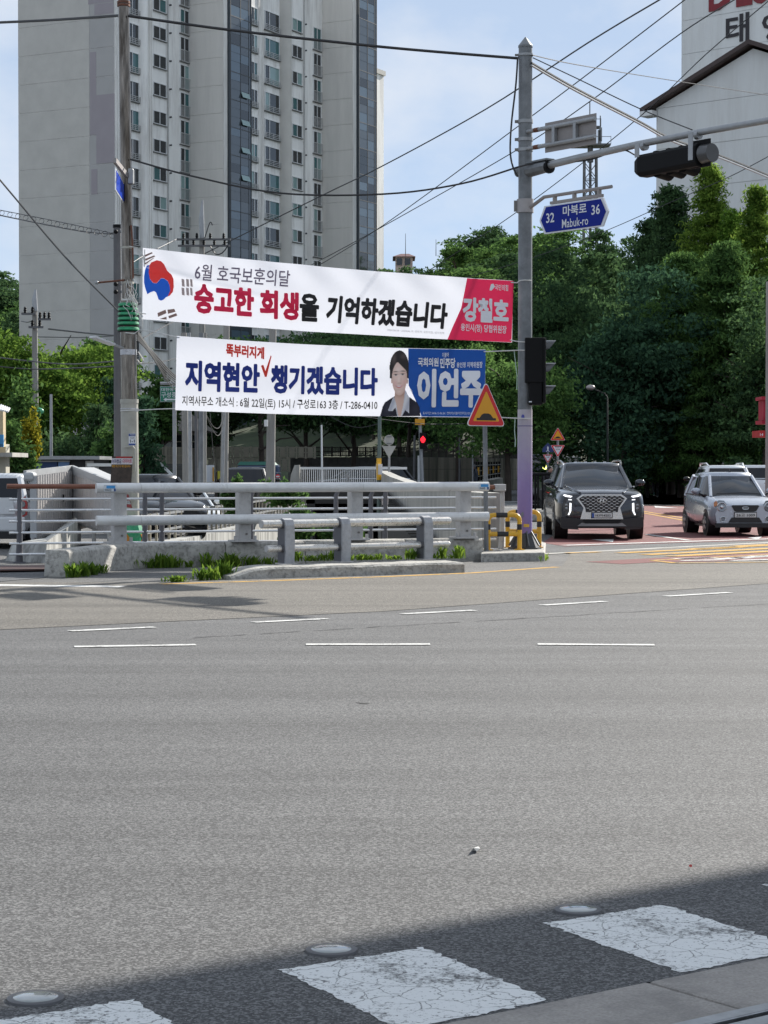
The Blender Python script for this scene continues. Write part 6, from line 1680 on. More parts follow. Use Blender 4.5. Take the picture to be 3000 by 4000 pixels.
# lamp post arm before the trees, bollards, red shop sign, white fence far
al = thing('street_light', 'drooping oval street light in front of the dark trees', 'street light', (at(2372, 1555, 92).x, 92, 0))
MB().tube([V((at(2372, 1555, 92).x + .05, 92, 0)), at(2373, 1700, 92), at(2372, 1552, 92), at(2362, 1538, 92), at(2325, 1522, 92)], [.05, .045, .035, .03, .03], n=8).build('post', mat('post_dark_green', (.012, .016, .014), .7), al, world=True, smooth=True)
MB().ball(at(2307, 1514, 92), .21, sc=(1, .7, .62)).build('lamp_head', mat('lamp_grey', (.3, .27, .26), .3, .3), al, world=True, smooth=True)
for px, py, d, lab in ((2529, 1945, 108, 'black bollard with white cap beside the person in green'), (2974, 1960, 75, 'black bollard at the right edge behind the small silver car')):
    b = gnd(px, py); t = thing('bollard', lab, 'bollard', (b.x, b.y, 0), group='black bollards'); h = .95
    MB().cyl((0, 0, 0), (0, 0, h), .08, .075, n=12).build('shaft', M_BLACK, t, smooth=True)
    MB().cyl((0, 0, h), (0, 0, h + .04), .08, n=12).build('cap', M_SIGNW, t)
rsg = thing('shop_sign', 'red shop signboard and awning edge at the right border', 'sign', (at(2990, 1600, 60).x, 60, 0))
for (xa, xb, ya, yb_) in ((2982, 3080, 1560, 1640),):
    A, B = at(xa, yb_, 60), at(xb, ya, 60)
    MB().box(((A.x + B.x) / 2, 60.4, (A.z + B.z) / 2), (B.x - A.x, .8, B.z - A.z)).build('board', mat('signboard_red', (.40, .012, .04), .45), rsg, world=True)
for ya, yb_ in ((1549, 1562), (1642, 1656)):
    A, B = at(2973, yb_, 59.9), at(3080, ya, 59.9)
    MB().box(((A.x + B.x) / 2, 60.3, (A.z + B.z) / 2), (B.x - A.x, 1.0, B.z - A.z)).build('edge', MAT['signboard_red'], rsg, world=True)
A, B = at(2962, 1708, 59.8), at(3080, 1682, 59.8)
MB().box(((A.x + B.x) / 2, 60.2, (A.z + B.z) / 2), (B.x - A.x, 1.2, B.z - A.z)).build('awning', mat('awning_red', (.45, .02, .02), .5), rsg, world=True)
lettering('lettering', '14', at(2969, 1703, 59.1), V((.09, 0, 0)), V((0, 0, .08)), M_SIGNW, rsg, bold=.02)
lettering('lettering', '정', at(2993, 1639, 59.9), V((.12, 0, 0)), V((0, 0, .10)), M_SIGNW, rsg, bold=.03)
MB().cyl((at(2998, 1600, 59.6).x, 59.6, 0), (at(2998, 1600, 59.6).x, 59.6, at(2998, 1100, 59.6).z), .06, n=10).build('post', M_CPOLE, rsg, world=True)
fw = wall_strip('pale_wall', 'low pale wall far down the side street', 2060, 2270, (1790, 1840), (1785, 1838), 165, 165, M_CONC2)
wf = thing('white_fence', 'distant white picket fence behind the SLOW sign', 'fence', (at(2215, 1780, 164).x, 164, 0))
for i in range(14):
    p = at(2160 + i * 8, 1770, 164); MB().box((p.x, 164, at(2160, 1772, 164).z), (.05, .04, .7)).build('picket', M_FRAME, wf, world=True)
for py in (1758, 1785): MB().beam(at(2158, py, 164), at(2268, py, 164), .04, .05).build('rail', M_FRAME, wf, world=True)
# ================================================================== vehicles
M_TYRE = mat('tyre_rubber', (.012, .012, .013), .8, var=.2); M_ALLOY = mat('alloy_wheel', (.32, .33, .34), .3, .8, var=.05)
M_CHR = mat('chrome_trim', (.62, .63, .65), .18, .9, var=.03); M_BLKT = mat('black_trim', (.012, .012, .014), .45, var=.05)
M_CARG = glass('car_glass', (.012, .014, .018), .03); M_LAMP = mat('lamp_glass', (.22, .24, .26), .12, .4, coat=1.0, var=.2, vscale=25)
M_TAIL = mat('tail_lamp_red', (.45, .01, .012), .15, coat=1.0, var=.15, vscale=20)
M_AMBER = mat('indicator_amber', (.45, .15, .03), .2, coat=.8); M_PLATEW = mat('number_plate_white', (.6, .61, .6), .4)
M_DRL = glow('daytime_lamp', (.95, .97, 1.0), 0.55)
def paint(name, rgb, metal=.5, rough=.28):
    return mat(name, rgb, rough, metal, var=.03, vscale=2, coat=.9)
def ring_of(w, zb, zm, zbelt, zt, y, sx=1.0):
    half = [(0, zb), (w * .72, zb), (w * .93, zb + .07), (w, zb + .20), (w, zm), (w * .985, (zm + zbelt) / 2), (w * .95, zbelt - .03), (w * .86, zbelt + .02), (w * .5, zt - .01), (0, zt)]
    pts = [V((x, y, z)) for x, z in half] + [V((-x, y, z)) for x, z in reversed(half[1:-1])]
    return pts
def make_car(name, label, P, col, loc, rz, group=None, detail=True):
    t = thing(name, label, 'car', loc, rz, group)
    body = MB().loft([ring_of(w, zb, zm, zbl, zt, y) for y, w, zb, zm, zbl, zt in P['st']]).build('body', col, t, smooth=.9)
    gh = P['gh']      # belt z, front y, rear y, hw ; top z, front y, rear y, hw ; crown
    zb, yf, yr, hw, zt, tf, tr, tw, zc = gh
    def ring(z, a, b, w, k=.12, bow=.10):
        return [V((-w + k, a, z)), V((0, a - bow, z)), V((w - k, a, z)), V((w, a + k * 2.2, z)), V((w, (a + b) / 2, z)), V((w, b - k * 2, z)), V((w - k, b, z)), V((0, b + bow * .6, z)), V((-w + k, b, z)), V((-w, b - k * 2, z)), V((-w, (a + b) / 2, z)), V((-w, a + k * 2.2, z))]
    r0, r1 = ring(zb - .06, yf - .05, yr, hw, .13), ring(zt, tf, tr, tw, .10)
    MB().loft([r0, r1]).build('window_glass', M_CARG, t, smooth=.6)
    r2 = [V((p.x * .98, (p.y - (tf + tr) / 2) * .97 + (tf + tr) / 2, zt + (zc - zt) * .6)) for p in r1]; r3 = [V((p.x * .72, (p.y - (tf + tr) / 2) * .8 + (tf + tr) / 2, zc)) for p in r1]
    r1b = [V((p.x * 1.02, (p.y - (tf + tr) / 2) * 1.015 + (tf + tr) / 2, zt - .035)) for p in r1]
    MB().loft([r1b, r2, r3]).build('roof', col, t, smooth=1.2)
    for s in (-1, 1):
        MB().tube([V((s * (hw - .10), yf - .03, zb - .05)), V((s * (tw - .06), tf + .0, zt))], .042, n=6).build('a_pillar', col, t, smooth=True)
        MB().tube([V((s * (hw - .02), yf + (yr - yf) * .48, zb - .05)), V((s * (tw + .0), tf + (tr - tf) * .50, zt))], .03, n=6).build('b_pillar', M_BLKT, t)
        MB().tube([V((s * (hw - .06), yr - .05, zb - .05)), V((s * (tw - .04), tr - .02, zt))], .07, n=6).build('c_pillar', col, t, smooth=True)
        MB().tube([V((s * (hw - .01), yf + .1, zb)), V((s * (hw + .015), (yf + yr) / 2, zb)), V((s * (hw - .01), yr - .2, zb))], .018, n=5).build('belt_trim', P.get('trim', M_BLKT), t)
        mp = V((s * (hw + .16), yf + .42, zb + .09))
        m = MB().ball(mp, .12, sc=(1.0, .55, .62)).build('mirror', P.get('mirror', col), t, smooth=True)
        MB().beam(mp + V((-s * .06, 0, -.06)), V((s * (hw - .02), yf + .44, zb - .03)), .06, .04).build('mirror_stalk', M_BLKT, m)
        MB().box((s * P['W'] * .485, yf + .95, zb - .18), (.03, .2, .03)).build('door_handle', P.get('handle', col), t)
    wr, wt = P['wheel']
    for y in P['axles']:
        for s in (-1, 1):
            x = s * (P['W'] / 2 - wt / 2 - .015)
            MB().cyl((s * (P['W'] / 2 - .30), y, wr + .02), (s * (P['W'] / 2 - .002), y, wr + .02), wr * 1.16, n=24).build('wheel_arch', M_BLKT, t)
            w = MB().lathe([(wr * .62, -wt / 2), (wr * .94, -wt / 2), (wr, -wt * .32), (wr, wt * .32), (wr * .94, wt / 2), (wr * .62, wt / 2)], n=24).build('wheel', M_TYRE, t, smooth=.6)
            w.rotation_euler = (0, R(90) * s, 0); w.location = (x + s * .018, y, wr)
            rm = MB().lathe([(wr * .62, wt / 2 - .01), (wr * .56, wt / 2 + .003), (wr * .14, wt / 2 - .02), (.02, wt / 2 + .0)], n=20)
            for k in range(5):
                a_ = k * 2 * math.pi / 5; rm.beam(V((.04 * math.cos(a_), .04 * math.sin(a_), wt / 2 + .008)), V((wr * .58 * math.cos(a_), wr * .58 * math.sin(a_), wt / 2 + .008)), .07, .02)
            rm.build('rim', M_ALLOY, w, smooth=.5)
    MB().box((0, 0, P['st'][3][2] + .06), (P['W'] * .8, P['L'] * .86, .14)).build('underbody', M_BLKT, t)
    return t
def front_prism(t, name, pts, y, m_, th=.02, mirror=False, parent=None):
    out = []
    for s in ((1, -1) if mirror else (1,)):
        q = [(x * s, z) for x, z in pts]
        out.append(MB().prism(q, (0, y, 0), (1, 0, 0), (0, 0, 1), th).build(name, m_, parent or t))
    return out
def plate(t, body, y, z, w, h, blue=False):
    p = MB().box((0, y, z), (w, .012, h)).build('number_plate', M_PLATEW, t, bevel=.004)
    MB().box((0, y + .008, z), (w + .03, .01, h + .03)).build('plate_frame', M_BLKT, p)
    x0 = -w / 2 + (.07 if blue else .035)
    if blue: MB().box((-w / 2 + .025, y - .007, z), (.05, .004, h * .96)).build('plate_band', mat('plate_blue', (.02, .07, .3), .4), p)
    lettering('lettering', body, V((x0, y - .009, z - h * .32)), V((w / 2 - .03 - x0, 0, 0)), V((0, 0, h * .64)), M_SBLK, p, world=False, bold=.02)
    return p
# ---- dark SUV at the stop line
SUV = dict(L=4.98, W=1.975, wheel=(.375, .25), axles=(-1.5, 1.42), trim=M_CHR, handle=M_CHR,
           st=[(-2.50, .74, .36, .62, .90, .975), (-2.45, .88, .28, .62, .95, 1.02), (-2.28, .955, .25, .62, 1.0, 1.07), (-1.7, .985, .25, .65, 1.05, 1.13), (-1.05, .985, .25, .65, 1.09, 1.18), (0, .985, .25, .65, 1.10, 1.12), (1.5, .985, .25, .65, 1.13, 1.15), (2.2, .96, .3, .7, 1.15, 1.17), (2.48, .86, .4, .7, 1.1, 1.12)],
           gh=(1.15, -1.12, 2.36, .88, 1.62, -.25, 1.95, .69, 1.70))
M_SUVP = paint('suv_dark_blue_grey', (.028, .032, .042), .6, .22)
suv = make_car('suv', 'dark blue grey sport utility car facing the camera at the stop line', SUV, M_SUVP, (4.80, 47.4, .016), R(-.6))
fy = -2.505
hood = MB()
for s in (-1, 1):
    MB().tube([V((s * .47, -2.44, 1.03)), V((s * .62, -2.0, 1.115)), V((s * .70, -1.2, 1.175))], .022, n=6).build('hood_crease', M_SUVP, suv, smooth=True)
    MB().tube([V((s * .66, -.2, 1.66)), V((s * .70, .3, 1.74)), V((s * .68, 1.6, 1.74)), V((s * .65, 1.9, 1.69))], .022, n=6).build('roof_rail', M_CHR, suv, smooth=True)
front_prism(suv, 'fascia', [(-.86, .42), (.86, .42), (.88, .70), (.80, .98), (-.80, .98), (-.88, .70)], fy + .055, M_SUVP, .03)
gf = front_prism(suv, 'grille_frame', [(-.43, .995), (.43, .995), (.555, .905), (.40, .70), (.42, .63), (.47, .45), (-.47, .45), (-.42, .63), (-.40, .70), (-.555, .905)], fy, M_CHR, .03)[0]
front_prism(suv, 'grille', [(-.40, .965), (.40, .965), (.505, .90), (.365, .705), (.35, .605), (-.35, .605), (-.365, .705), (-.505, .90)], fy - .032, M_BLKT, .006, parent=gf)
for r_ in range(10):
    z = .945 - r_ * .036
    hwid = .42 + (.965 - z) * .9 if z > .90 else .50 - (.90 - z) * .62
    hwid = min(hwid, .49); k = 0
    x = -.48 + (.058 if r_ % 2 else 0)
    while x < .49:
        if abs(x) < hwid - .03: MB().box((x, fy - .042, z), (.062, .012, .011)).build('grille_bar', M_CHR, gf)
        x += .116
el = MB()
el.tube([V((.10 * math.cos(a_), fy - .055, .862 + .052 * math.sin(a_))) for a_ in [i * 2 * math.pi / 20 for i in range(21)]], .009, n=6)
el.build('emblem_ring', M_CHR, gf, smooth=True)
MB().prism([(-.052, -.03), (-.028, -.034), (-.018, -.006), (.018, .004), (.012, -.030), (.034, -.034), (.056, .03), (.032, .034), (.022, .010), (-.014, 0), (-.008, .028), (-.032, .032)], (0, fy - .052, .862), (1, 0, 0), (0, 0, 1), .008).build('emblem', M_CHR, gf)
front_prism(suv, 'running_light', [(.64, .955), (.82, .995), (.85, .975), (.80, .945), (.68, .925)], fy + .01, M_DRL, .03, mirror=True)
front_prism(suv, 'lamp_dot', [(.66, .885), (.73, .89), (.73, .87), (.66, .865)], fy - .0, M_DRL, .03, mirror=True)
front_prism(suv, 'headlamp', [(.71, .80), (.84, .80), (.85, .62), (.73, .62)], fy + .01, mat('headlamp_smoked', (.05, .05, .055), .12, .3, coat=1.0, var=.4, vscale=30), .03, mirror=True)
front_prism(suv, 'vertical_light', [(.665, .80), (.705, .81), (.71, .62), (.745, .545), (.715, .54), (.672, .63)], fy - .01, M_DRL, .03, mirror=True)
for s in (-1, 1):
    for z in (.76, .69): MB().ball((s * .78, fy - .02, z), .03).build('projector_lens', M_LAMP, suv, smooth=True)
front_prism(suv, 'lower_bumper', [(-.90, .50), (-.50, .46), (-.40, .42), (.40, .42), (.50, .46), (.90, .50), (.90, .27), (-.90, .27)], fy - .0, M_BLKT, .05)
front_prism(suv, 'air_intake', [(-.42, .43), (.42, .43), (.36, .345), (-.36, .345)], fy - .055, mat('intake_black', (.004, .004, .005), .8), .01)
front_prism(suv, 'skid_plate', [(-.54, .30), (-.44, .375), (-.36, .355), (.36, .355), (.44, .375), (.54, .30)], fy - .06, mat('skid_silver', (.22, .225, .23), .4, .5), .02)
front_prism(suv, 'lower_corner', [(.55, .30), (.86, .33), (.86, .24), (.5, .22)], fy + .02, mat('bumper_grey', (.05, .052, .055), .6), .04, mirror=True)
plate(suv, '183머4203', fy - .05, .535, .44, .10, True)
for x in (-.35, -.12, .1, .32): MB().box((x, .2, 1.712), (.06, .05, .02)).build('roof_mount', M_FRAME, suv)
# ---- small silver hatchback
HB = dict(L=3.54, W=1.595, wheel=(.28, .17), axles=(-1.12, 1.25),
          st=[(-1.77, .55, .32, .50, .68, .72), (-1.70, .70, .24, .50, .72, .765), (-1.5, .78, .20, .50, .79, .84), (-1.1, .797, .20, .52, .86, .92), (-.78, .797, .20, .52, .89, .95), (.2, .797, .20, .52, .92, .94), (1.2, .797, .22, .55, .95, .97), (1.62, .74, .28, .55, .95, .97), (1.76, .62, .36, .55, .9, .92)],
          gh=(.94, -.95, 1.72, .73, 1.38, -.22, 1.42, .56, 1.475))
M_SILV = paint('silver_blue_paint', (.44, .47, .53), .3, .28)
hb = make_car('hatchback', 'small silver hatchback with round headlamps waiting at the stop line', HB, M_SILV, (8.24, 49.0, .016), R(3))
fy = -1.775
front_prism(hb, 'fascia', [(-.66, .30), (.66, .30), (.70, .50), (.62, .70), (-.62, .70), (-.70, .50)], fy + .03, M_SILV, .03)
front_prism(hb, 'grille', [(-.30, .715), (.30, .715), (.32, .69), (.25, .575), (.20, .56), (-.20, .56), (-.25, .575), (-.32, .69)], fy - .0, M_BLKT, .02)
em = MB().tube([V((.075 * math.cos(a_), fy - .03, .645 + .032 * math.sin(a_))) for a_ in [i * 2 * math.pi / 18 for i in range(19)]], .007, n=5).build('emblem_ring', M_CHR, hb)
lettering('lettering', 'KIA', V((-.05, fy - .035, .630)), V((.10, 0, 0)), V((0, 0, .03)), M_CHR, em, world=False, bold=.03)
for s in (-1, 1):
    pts = [(.10, -.10), (.13, .0), (.12, .08), (.04, .14), (-.08, .13), (-.14, .05), (-.13, -.06), (-.05, -.13), (.03, -.13)]
    o = MB().prism([(x * s, z) for x, z in pts], (s * .565, fy + .045, .685), (.97, .18 * s, 0), (0, .25, .97), .03).build('headlamp', M_LAMP, hb)
    MB().tube([V((s * (.55 + .105 * math.cos(a_)), fy + .0, .672 + .105 * math.sin(a_))) for a_ in [i * 2 * math.pi / 18 for i in range(19)]], .012, n=5).build('lamp_ring', M_CHR, o)
    MB().ball((s * .55, fy + .0, .672), .05).build('lamp_bulb', M_CHR, o, smooth=True)
    MB().prism([(s * .02, .02), (s * .13, -.02), (s * .13, .08), (s * .07, .13)], (s * .60, fy + .005, .69), (.97, .18 * s, 0), (0, .25, .97), .02).build('indicator', M_AMBER, o)
    fo = MB().cyl((s * .52, fy - .0, .39), (s * .52, fy + .04, .39), .062, n=18).build('fog_lamp', M_LAMP, hb)
    MB().tube([V((s * .52 + .062 * math.cos(a_), fy - .005, .39 + .062 * math.sin(a_))) for a_ in [i * 2 * math.pi / 16 for i in range(17)]], .009, n=5).build('fog_ring', M_CHR, fo)
front_prism(hb, 'air_intake', [(-.32, .43), (.32, .43), (.40, .31), (-.40, .31)], fy - .005, M_BLKT, .02)
front_prism(hb, 'lower_bumper', [(-.72, .30), (.72, .30), (.70, .20), (-.70, .20)], fy - .012, M_BLKT, .04)
plate(hb, '26고 1009', fy - .03, .485, .50, .105)
MB().tube([V((0, -.1, 1.46)), V((0, -.06, 1.56))], .012, n=6).build('antenna', M_BLKT, hb)
MB().box((0, -.1, 1.47), (.05, .08, .03)).build('antenna_base', M_BLKT, hb)
MB().tube([V((-.5, -1.0, .965)), V((.1, -1.02, .99)), V((.55, -.98, .96))], .014, n=5).build('wiper', M_BLKT, hb)
# ---- silver SUV seen from behind
RS = dict(L=4.5, W=1.85, wheel=(.35, .22), axles=(-1.35, 1.3), mirror=M_BLKT,
          st=[(-2.25, .70, .42, .62, .90, .95), (-2.1, .86, .32, .62, .95, 1.0), (-1.4, .92, .27, .65, 1.0, 1.05), (-.9, .925, .27, .65, 1.03, 1.08), (0, .925, .27, .65, 1.05, 1.07), (1.6, .925, .3, .7, 1.08, 1.10), (2.1, .90, .34, .7, 1.08, 1.10), (2.25, .80, .42, .7, 1.0, 1.02)],
          gh=(1.10, -.95, 2.15, .85, 1.56, -.15, 1.80, .66, 1.66))
M_SILV2 = paint('silver_grey_paint', (.76, .79, .80), .1, .3)
rs_ = make_car('suv', 'silver sport utility car seen from behind, half hidden by the hatchback', RS, M_SILV2, (11.62, 71.3, .016), R(180))
for s in (-1, 1):
    MB().tube([V((s * .60, -.1, 1.63)), V((s * .64, .2, 1.72)), V((s * .62, 1.4, 1.72)), V((s * .58, 1.7, 1.63))], .03, n=6).build('roof_rail', M_SILV2, rs_, smooth=True)
    MB().box((s * .80, 2.20, .95), (.18, .12, .42)).build('tail_lamp', M_TAIL, rs_, bevel=.03)
MB().box((0, 2.27, .6), (1.5, .08, .25)).build('rear_bumper', M_SILV2, rs_, bevel=.03)
MB().box((0, 2.2, .85), (.55, .06, .14)).build('rear_plate', M_PLATEW, rs_)
MB().tube([V((0, 1.0, 1.66)), V((0, 1.1, 1.74))], .03, n=6).build('antenna_fin', M_BLKT, rs_)
# ---- white hatchback parked at the left edge (rear)
M_WHITEP = paint('white_paint', (.72, .74, .76), .05, .25)
wh = make_car('hatchback', 'white hatchback with red round tail lamp parked at the left edge', dict(HB), M_WHITEP, (-7.72, 41.9, .01), R(180))
MB().prism([(-.50, .68), (.50, .68), (.44, 1.0), (-.44, 1.0)], (0, 1.80, 0), (-1, 0, 0), (0, 0, 1), .02).build('hatch_panel', M_WHITEP, wh)
for s in (-1, 1):
    o = MB().prism([(-.07, -.22), (.10, -.14), (.11, .05), (.06, .23), (-.08, .10), (-.10, -.1)] if s < 0 else [(.07, -.22), (-.10, -.14), (-.11, .05), (-.06, .23), (.08, .10), (.10, -.1)], (s * .63, 1.745, .80), (-1, 0, 0), (0, 0, 1), .05).build('tail_lamp', M_TAIL, wh)
    for z, m_ in ((.87, M_LAMP), (.72, M_LAMP)):
        MB().cyl((s * .63, 1.79, z), (s * .63, 1.812, z), .065, n=16).build('lamp_lens', m_, o)
MB().box((0, 1.76, .48), (1.40, .12, .30)).build('rear_bumper', M_WHITEP, wh, bevel=.04)
MB().box((0, 1.76, .26), (1.36, .1, .14)).build('bumper_skirt', M_BLKT, wh)
MB().box((.5, 1.82, .42), (.12, .03, .07)).build('reflector', M_TAIL, wh)
# ---- cars further away, simpler views
dk = make_car('sedan', 'black car parked beyond the railing beside the lamp pole', dict(HB), paint('black_paint', (.015, .016, .018), .4, .2), (at(575, 1900, 47).x, 48.5, -.03), R(25), 'cars parked behind the railing')
d2 = make_car('sedan', 'grey silver car parked beyond the railing right of the lamp pole', dict(HB), M_SILV2, (at(690, 1900, 56).x, 57.5, -.38), R(20), 'cars parked behind the railing')
d3 = make_car('sedan', 'black parked car whose roof shows above the guard rail below the placard', dict(SUV), MAT['black_paint'], (at(925, 1900, 70).x, 76, -.10), R(180), 'cars parked behind the railing')
d4 = make_car('sedan', 'black car behind the white picket railing', dict(SUV), MAT['black_paint'], (at(1400, 1900, 92).x, 92, -.05), R(-75), 'cars parked behind the railing')
for s in (-1, 1): MB().box((s * .7, -2.50, .75), (.35, .06, .12)).build('headlamp', M_LAMP, d4)
mc = make_car('compact_car', 'dark blue compact car with yellow lit round lamp far down the side street', dict(HB), paint('navy_paint', (.03, .05, .11), .4, .25), (at(2097, 1850, 122).x, 122, .0), R(-5), None)
mc.location.z = at(2097, 1858, 120).z - .22
for s in (-1, 1): MB().cyl((s * .5, -1.80, .72), (s * .5, -1.76, .72), .14, n=16).build('headlamp', glow('yellow_headlamp', (.95, 1.0, .25), 1.8), mc)
MB().loft([[V((x * 1.02, y, z)) for x, y, z in ((-.56, -.2, 1.40), (.56, -.2, 1.40), (.56, 1.4, 1.40), (-.56, 1.4, 1.40))], [V((x * .9, y, 1.50)) for x, y in ((-.56, -.15), (.56, -.15), (.56, 1.3), (-.56, 1.3))]]).build('white_roof', M_FRAME, mc)
wc = make_car('sedan', 'white car crossing behind at the right edge of the picture', dict(SUV), M_WHITEP, (at(3010, 1900, 84).x, 84, .0), R(60), None)
# small truck with green tarp
tk = thing('truck', 'dark blue small truck with green tarpaulin seen from behind', 'truck', (at(1000, 1850, 84).x, 84, .0))
MB().box((0, 1.6, 1.15), (1.75, 3.0, .5)).build('cargo_bed', paint('truck_blue', (.025, .05, .11), .3, .35), tk, bevel=.03)
MB().box((0, 3.6, 1.15), (1.6, 1.2, 1.2)).build('cab', MAT['truck_blue'], tk, bevel=.12)
MB().prism([(-.76, 1.15), (-.70, 1.62), (.70, 1.62), (.76, 1.15)], (0, .06, 0), (1, 0, 0), (0, 0, 1), .06).build('rear_window', M_CARG, tk)
MB().box((0, .35, 1.42), (1.55, .5, .55)).build('cab_back', MAT['truck_blue'], tk, bevel=.08)
MB().loft([[V((x, y, 1.70)) for x, y in ((-.78, .1), (.78, .1), (.78, 2.4), (-.78, 2.4))], [V((x, y, 1.84)) for x, y in ((-.68, .2), (.66, .25), (.66, 2.2), (-.7, 2.2))]]).build('tarpaulin', mat('green_tarp', (.01, .10, .07), .6, bump=.6, bscale=5), tk)
for y in (.6, 3.6):
    for s in (-1, 1): MB().cyl((s * .6, y, .35), (s * .85, y, .35), .35, n=16).build('wheel', M_TYRE, tk)
MB().box((0, 1.7, .75), (.9, 3.6, .2)).build('chassis', M_BLKT, tk)

# ================================================================== people
def person(label, loc, rz, cloth_m, leg_m, hair_m, pose, H=1.7, extra=None):
    t = thing('person', label, 'person', loc, rz)
    k = H / 1.7
    bm = bmesh.new()
    J = dict(pel=(0, 0, .92), sp=(0, .0, 1.15), ch=(0, .0, 1.35), nk=(0, 0, 1.46), hd=(0, -.02, 1.56), ht=(0, -.02, 1.66),
             lh=(-.10, 0, .88), rh=(.10, 0, .88), lk=(-.11, .0, .50), rk=(.11, 0, .50), la=(-.11, .03, .09), ra=(.11, .03, .09), lf=(-.11, -.10, .04), rf=(.11, -.10, .04),
             ls=(-.19, 0, 1.38), rs=(.19, 0, 1.38), le=(-.25, .02, 1.12), re=(.25, .02, 1.12), lw=(-.27, -.04, .88), rw=(.27, -.04, .88), lt=(-.275, -.06, .78), rt=(.275, -.06, .78))
    J.update(pose)
    rad = dict(pel=.14, sp=.125, ch=.145, nk=.055, hd=.09, ht=.075, lh=.095, rh=.095, lk=.062, rk=.062, la=.042, ra=.042, lf=.04, rf=.04, ls=.062, rs=.062, le=.048, re=.048, lw=.034, rw=.034, lt=.03, rt=.03)
    E_ = [('pel', 'sp'), ('sp', 'ch'), ('ch', 'nk'), ('nk', 'hd'), ('hd', 'ht'), ('pel', 'lh'), ('pel', 'rh'), ('lh', 'lk'), ('rh', 'rk'), ('lk', 'la'), ('rk', 'ra'), ('la', 'lf'), ('ra', 'rf'), ('ch', 'ls'), ('ch', 'rs'), ('ls', 'le'), ('rs', 're'), ('le', 'lw'), ('re', 'rw'), ('lw', 'lt'), ('rw', 'rt')]
    names = list(J); me = bpy.data.meshes.new('body')
    me.from_pydata([tuple(c * k for c in J[n_]) for n_ in names], [(names.index(a_), names.index(b_)) for a_, b_ in E_], [])
    o = bpy.data.objects.new('body', me); COL.objects.link(o); o.parent = t
    sk = o.modifiers.new('skin', 'SKIN'); 
    for i, n_ in enumerate(names):
        me.skin_vertices[0].data[i].radius = (rad[n_] * k, rad[n_] * k * (.8 if n_ in ('ch', 'sp', 'pel') else 1))
        me.skin_vertices[0].data[i].use_root = (n_ == 'pel')
    o.modifiers.new('sub', 'SUBSURF').levels = 2; o.modifiers['sub'].render_levels = 2
    me.materials.append(cloth_m)
    def lump(name, c, r_, sc, m_): return MB().ball(tuple(x * k for x in c), r_ * k, 12, 8, sc).build(name, m_, t, smooth=True)
    hd = J['hd']
    lump('head', (hd[0], hd[1] - .0, hd[2] + .03), .105, (.85, .95, 1.15), M_FACE)
    lump('hair', (hd[0], hd[1] + .02, hd[2] + .06), .112, (.92, .98, 1.02), hair_m)
    for a_, b_ in (('lh', 'lk'), ('lk', 'la'), ('rh', 'rk'), ('rk', 'ra')):
        r0_, r1_ = (.105, .075) if a_.endswith('h') else (.075, .055)
        MB().tube([V(J[a_]) * k, (V(J[a_]) * .5 + V(J[b_]) * .5) * k, V(J[b_]) * k], [r0_ * k, (r0_ + r1_) / 2 * k, r1_ * k], n=10).build('trouser_leg', leg_m, t, smooth=True)
    for a_ in ('lf', 'rf'): lump('shoe', (J[a_][0], J[a_][1] + .04, J[a_][2] + .0), .055, (.9, 2.0, .75), M_SHOE)
    for a_, b_ in (('lw', 'lt'), ('rw', 'rt')): 
        p = V(J[b_]); lump('hand', p, .05, (.6, .8, 1.1), M_FACE)
    if extra: extra(t, k)
    return t
M_FACE = mat('skin', (.34, .20, .15), .6, var=.05); M_SHOE = mat('shoe', (.35, .33, .32), .6)
M_HAIRB = mat('hair_black', (.012, .011, .011), .5); M_JKT = mat('jacket_slate', (.045, .055, .075), .8, var=.15); M_TRS = mat('trousers_dark', (.015, .015, .02), .8); M_GRN = mat('shirt_dark_green', (.03, .13, .10), .8, var=.1)
def bag(t, k): MB().ball((-.26 * k, -.12 * k, .72 * k), .14 * k, 10, 6, (.5, 1, 1.2)).build('bag', M_TRS, t, smooth=True)
p = at(1857, 1850, 108)
person('person in slate jacket and cap walking along the ivy wall', (p.x, 108, .02), R(-70), M_JKT, M_TRS, mat('cap_grey', (.12, .12, .13), .8), dict(lk=(-.11, -.14, .50), la=(-.11, .02, .1), lf=(-.11, -.1, .05), rk=(.11, .05, .5), ra=(.11, .28, .13), rf=(.11, .2, .04), hd=(0, -.08, 1.55), ht=(0, -.1, 1.65)), 1.72, bag)
p = gnd(2560, 1942)
person('person in dark green shirt walking away under the trees', (p.x, p.y, 0), R(180), M_GRN, M_TRS, M_HAIRB, dict(rk=(.11, .02, .5), ra=(.11, .30, .22), rf=(.11, .36, .10), lk=(-.11, -.05, .5), le=(-.28, .06, 1.12), re=(.28, .06, 1.12), lw=(-.30, -.06, .92), rw=(.30, -.06, .92)), 1.72)
# rider on a scooter beside the island
p = at(2150, 1860, 74)
sc_ = thing('scooter', 'dark scooter under a rider beyond the black railing', 'scooter', (p.x, 74, 0), R(20))
for y in (-.6, .6): MB().lathe([(.12, -.05), (.25, -.05), (.28, 0), (.25, .05), (.12, .05)], n=18).build('wheel', M_TYRE, sc_).rotation_euler = (0, R(90), 0)
for i, ch in enumerate(sc_.children): ch.location = (0, (-.6, .6)[i], .28)
MB().loft([[V((x * w, y, z0 + z * h)) for x, z in ((-1, 0), (1, 0), (1, 1), (-1, 1))] for y, w, z0, h in ((-.5, .08, .4, .6), (-.35, .2, .3, .5), (.0, .18, .3, .2), (.25, .2, .35, .45), (.75, .12, .5, .3))]).build('frame', M_BLKT, sc_, bevel=.03)
MB().tube([V((-.3, -.4, 1.05)), V((0, -.5, 1.08)), V((.3, -.4, 1.05))], .02, n=6).build('handlebar', M_BLKT, sc_)
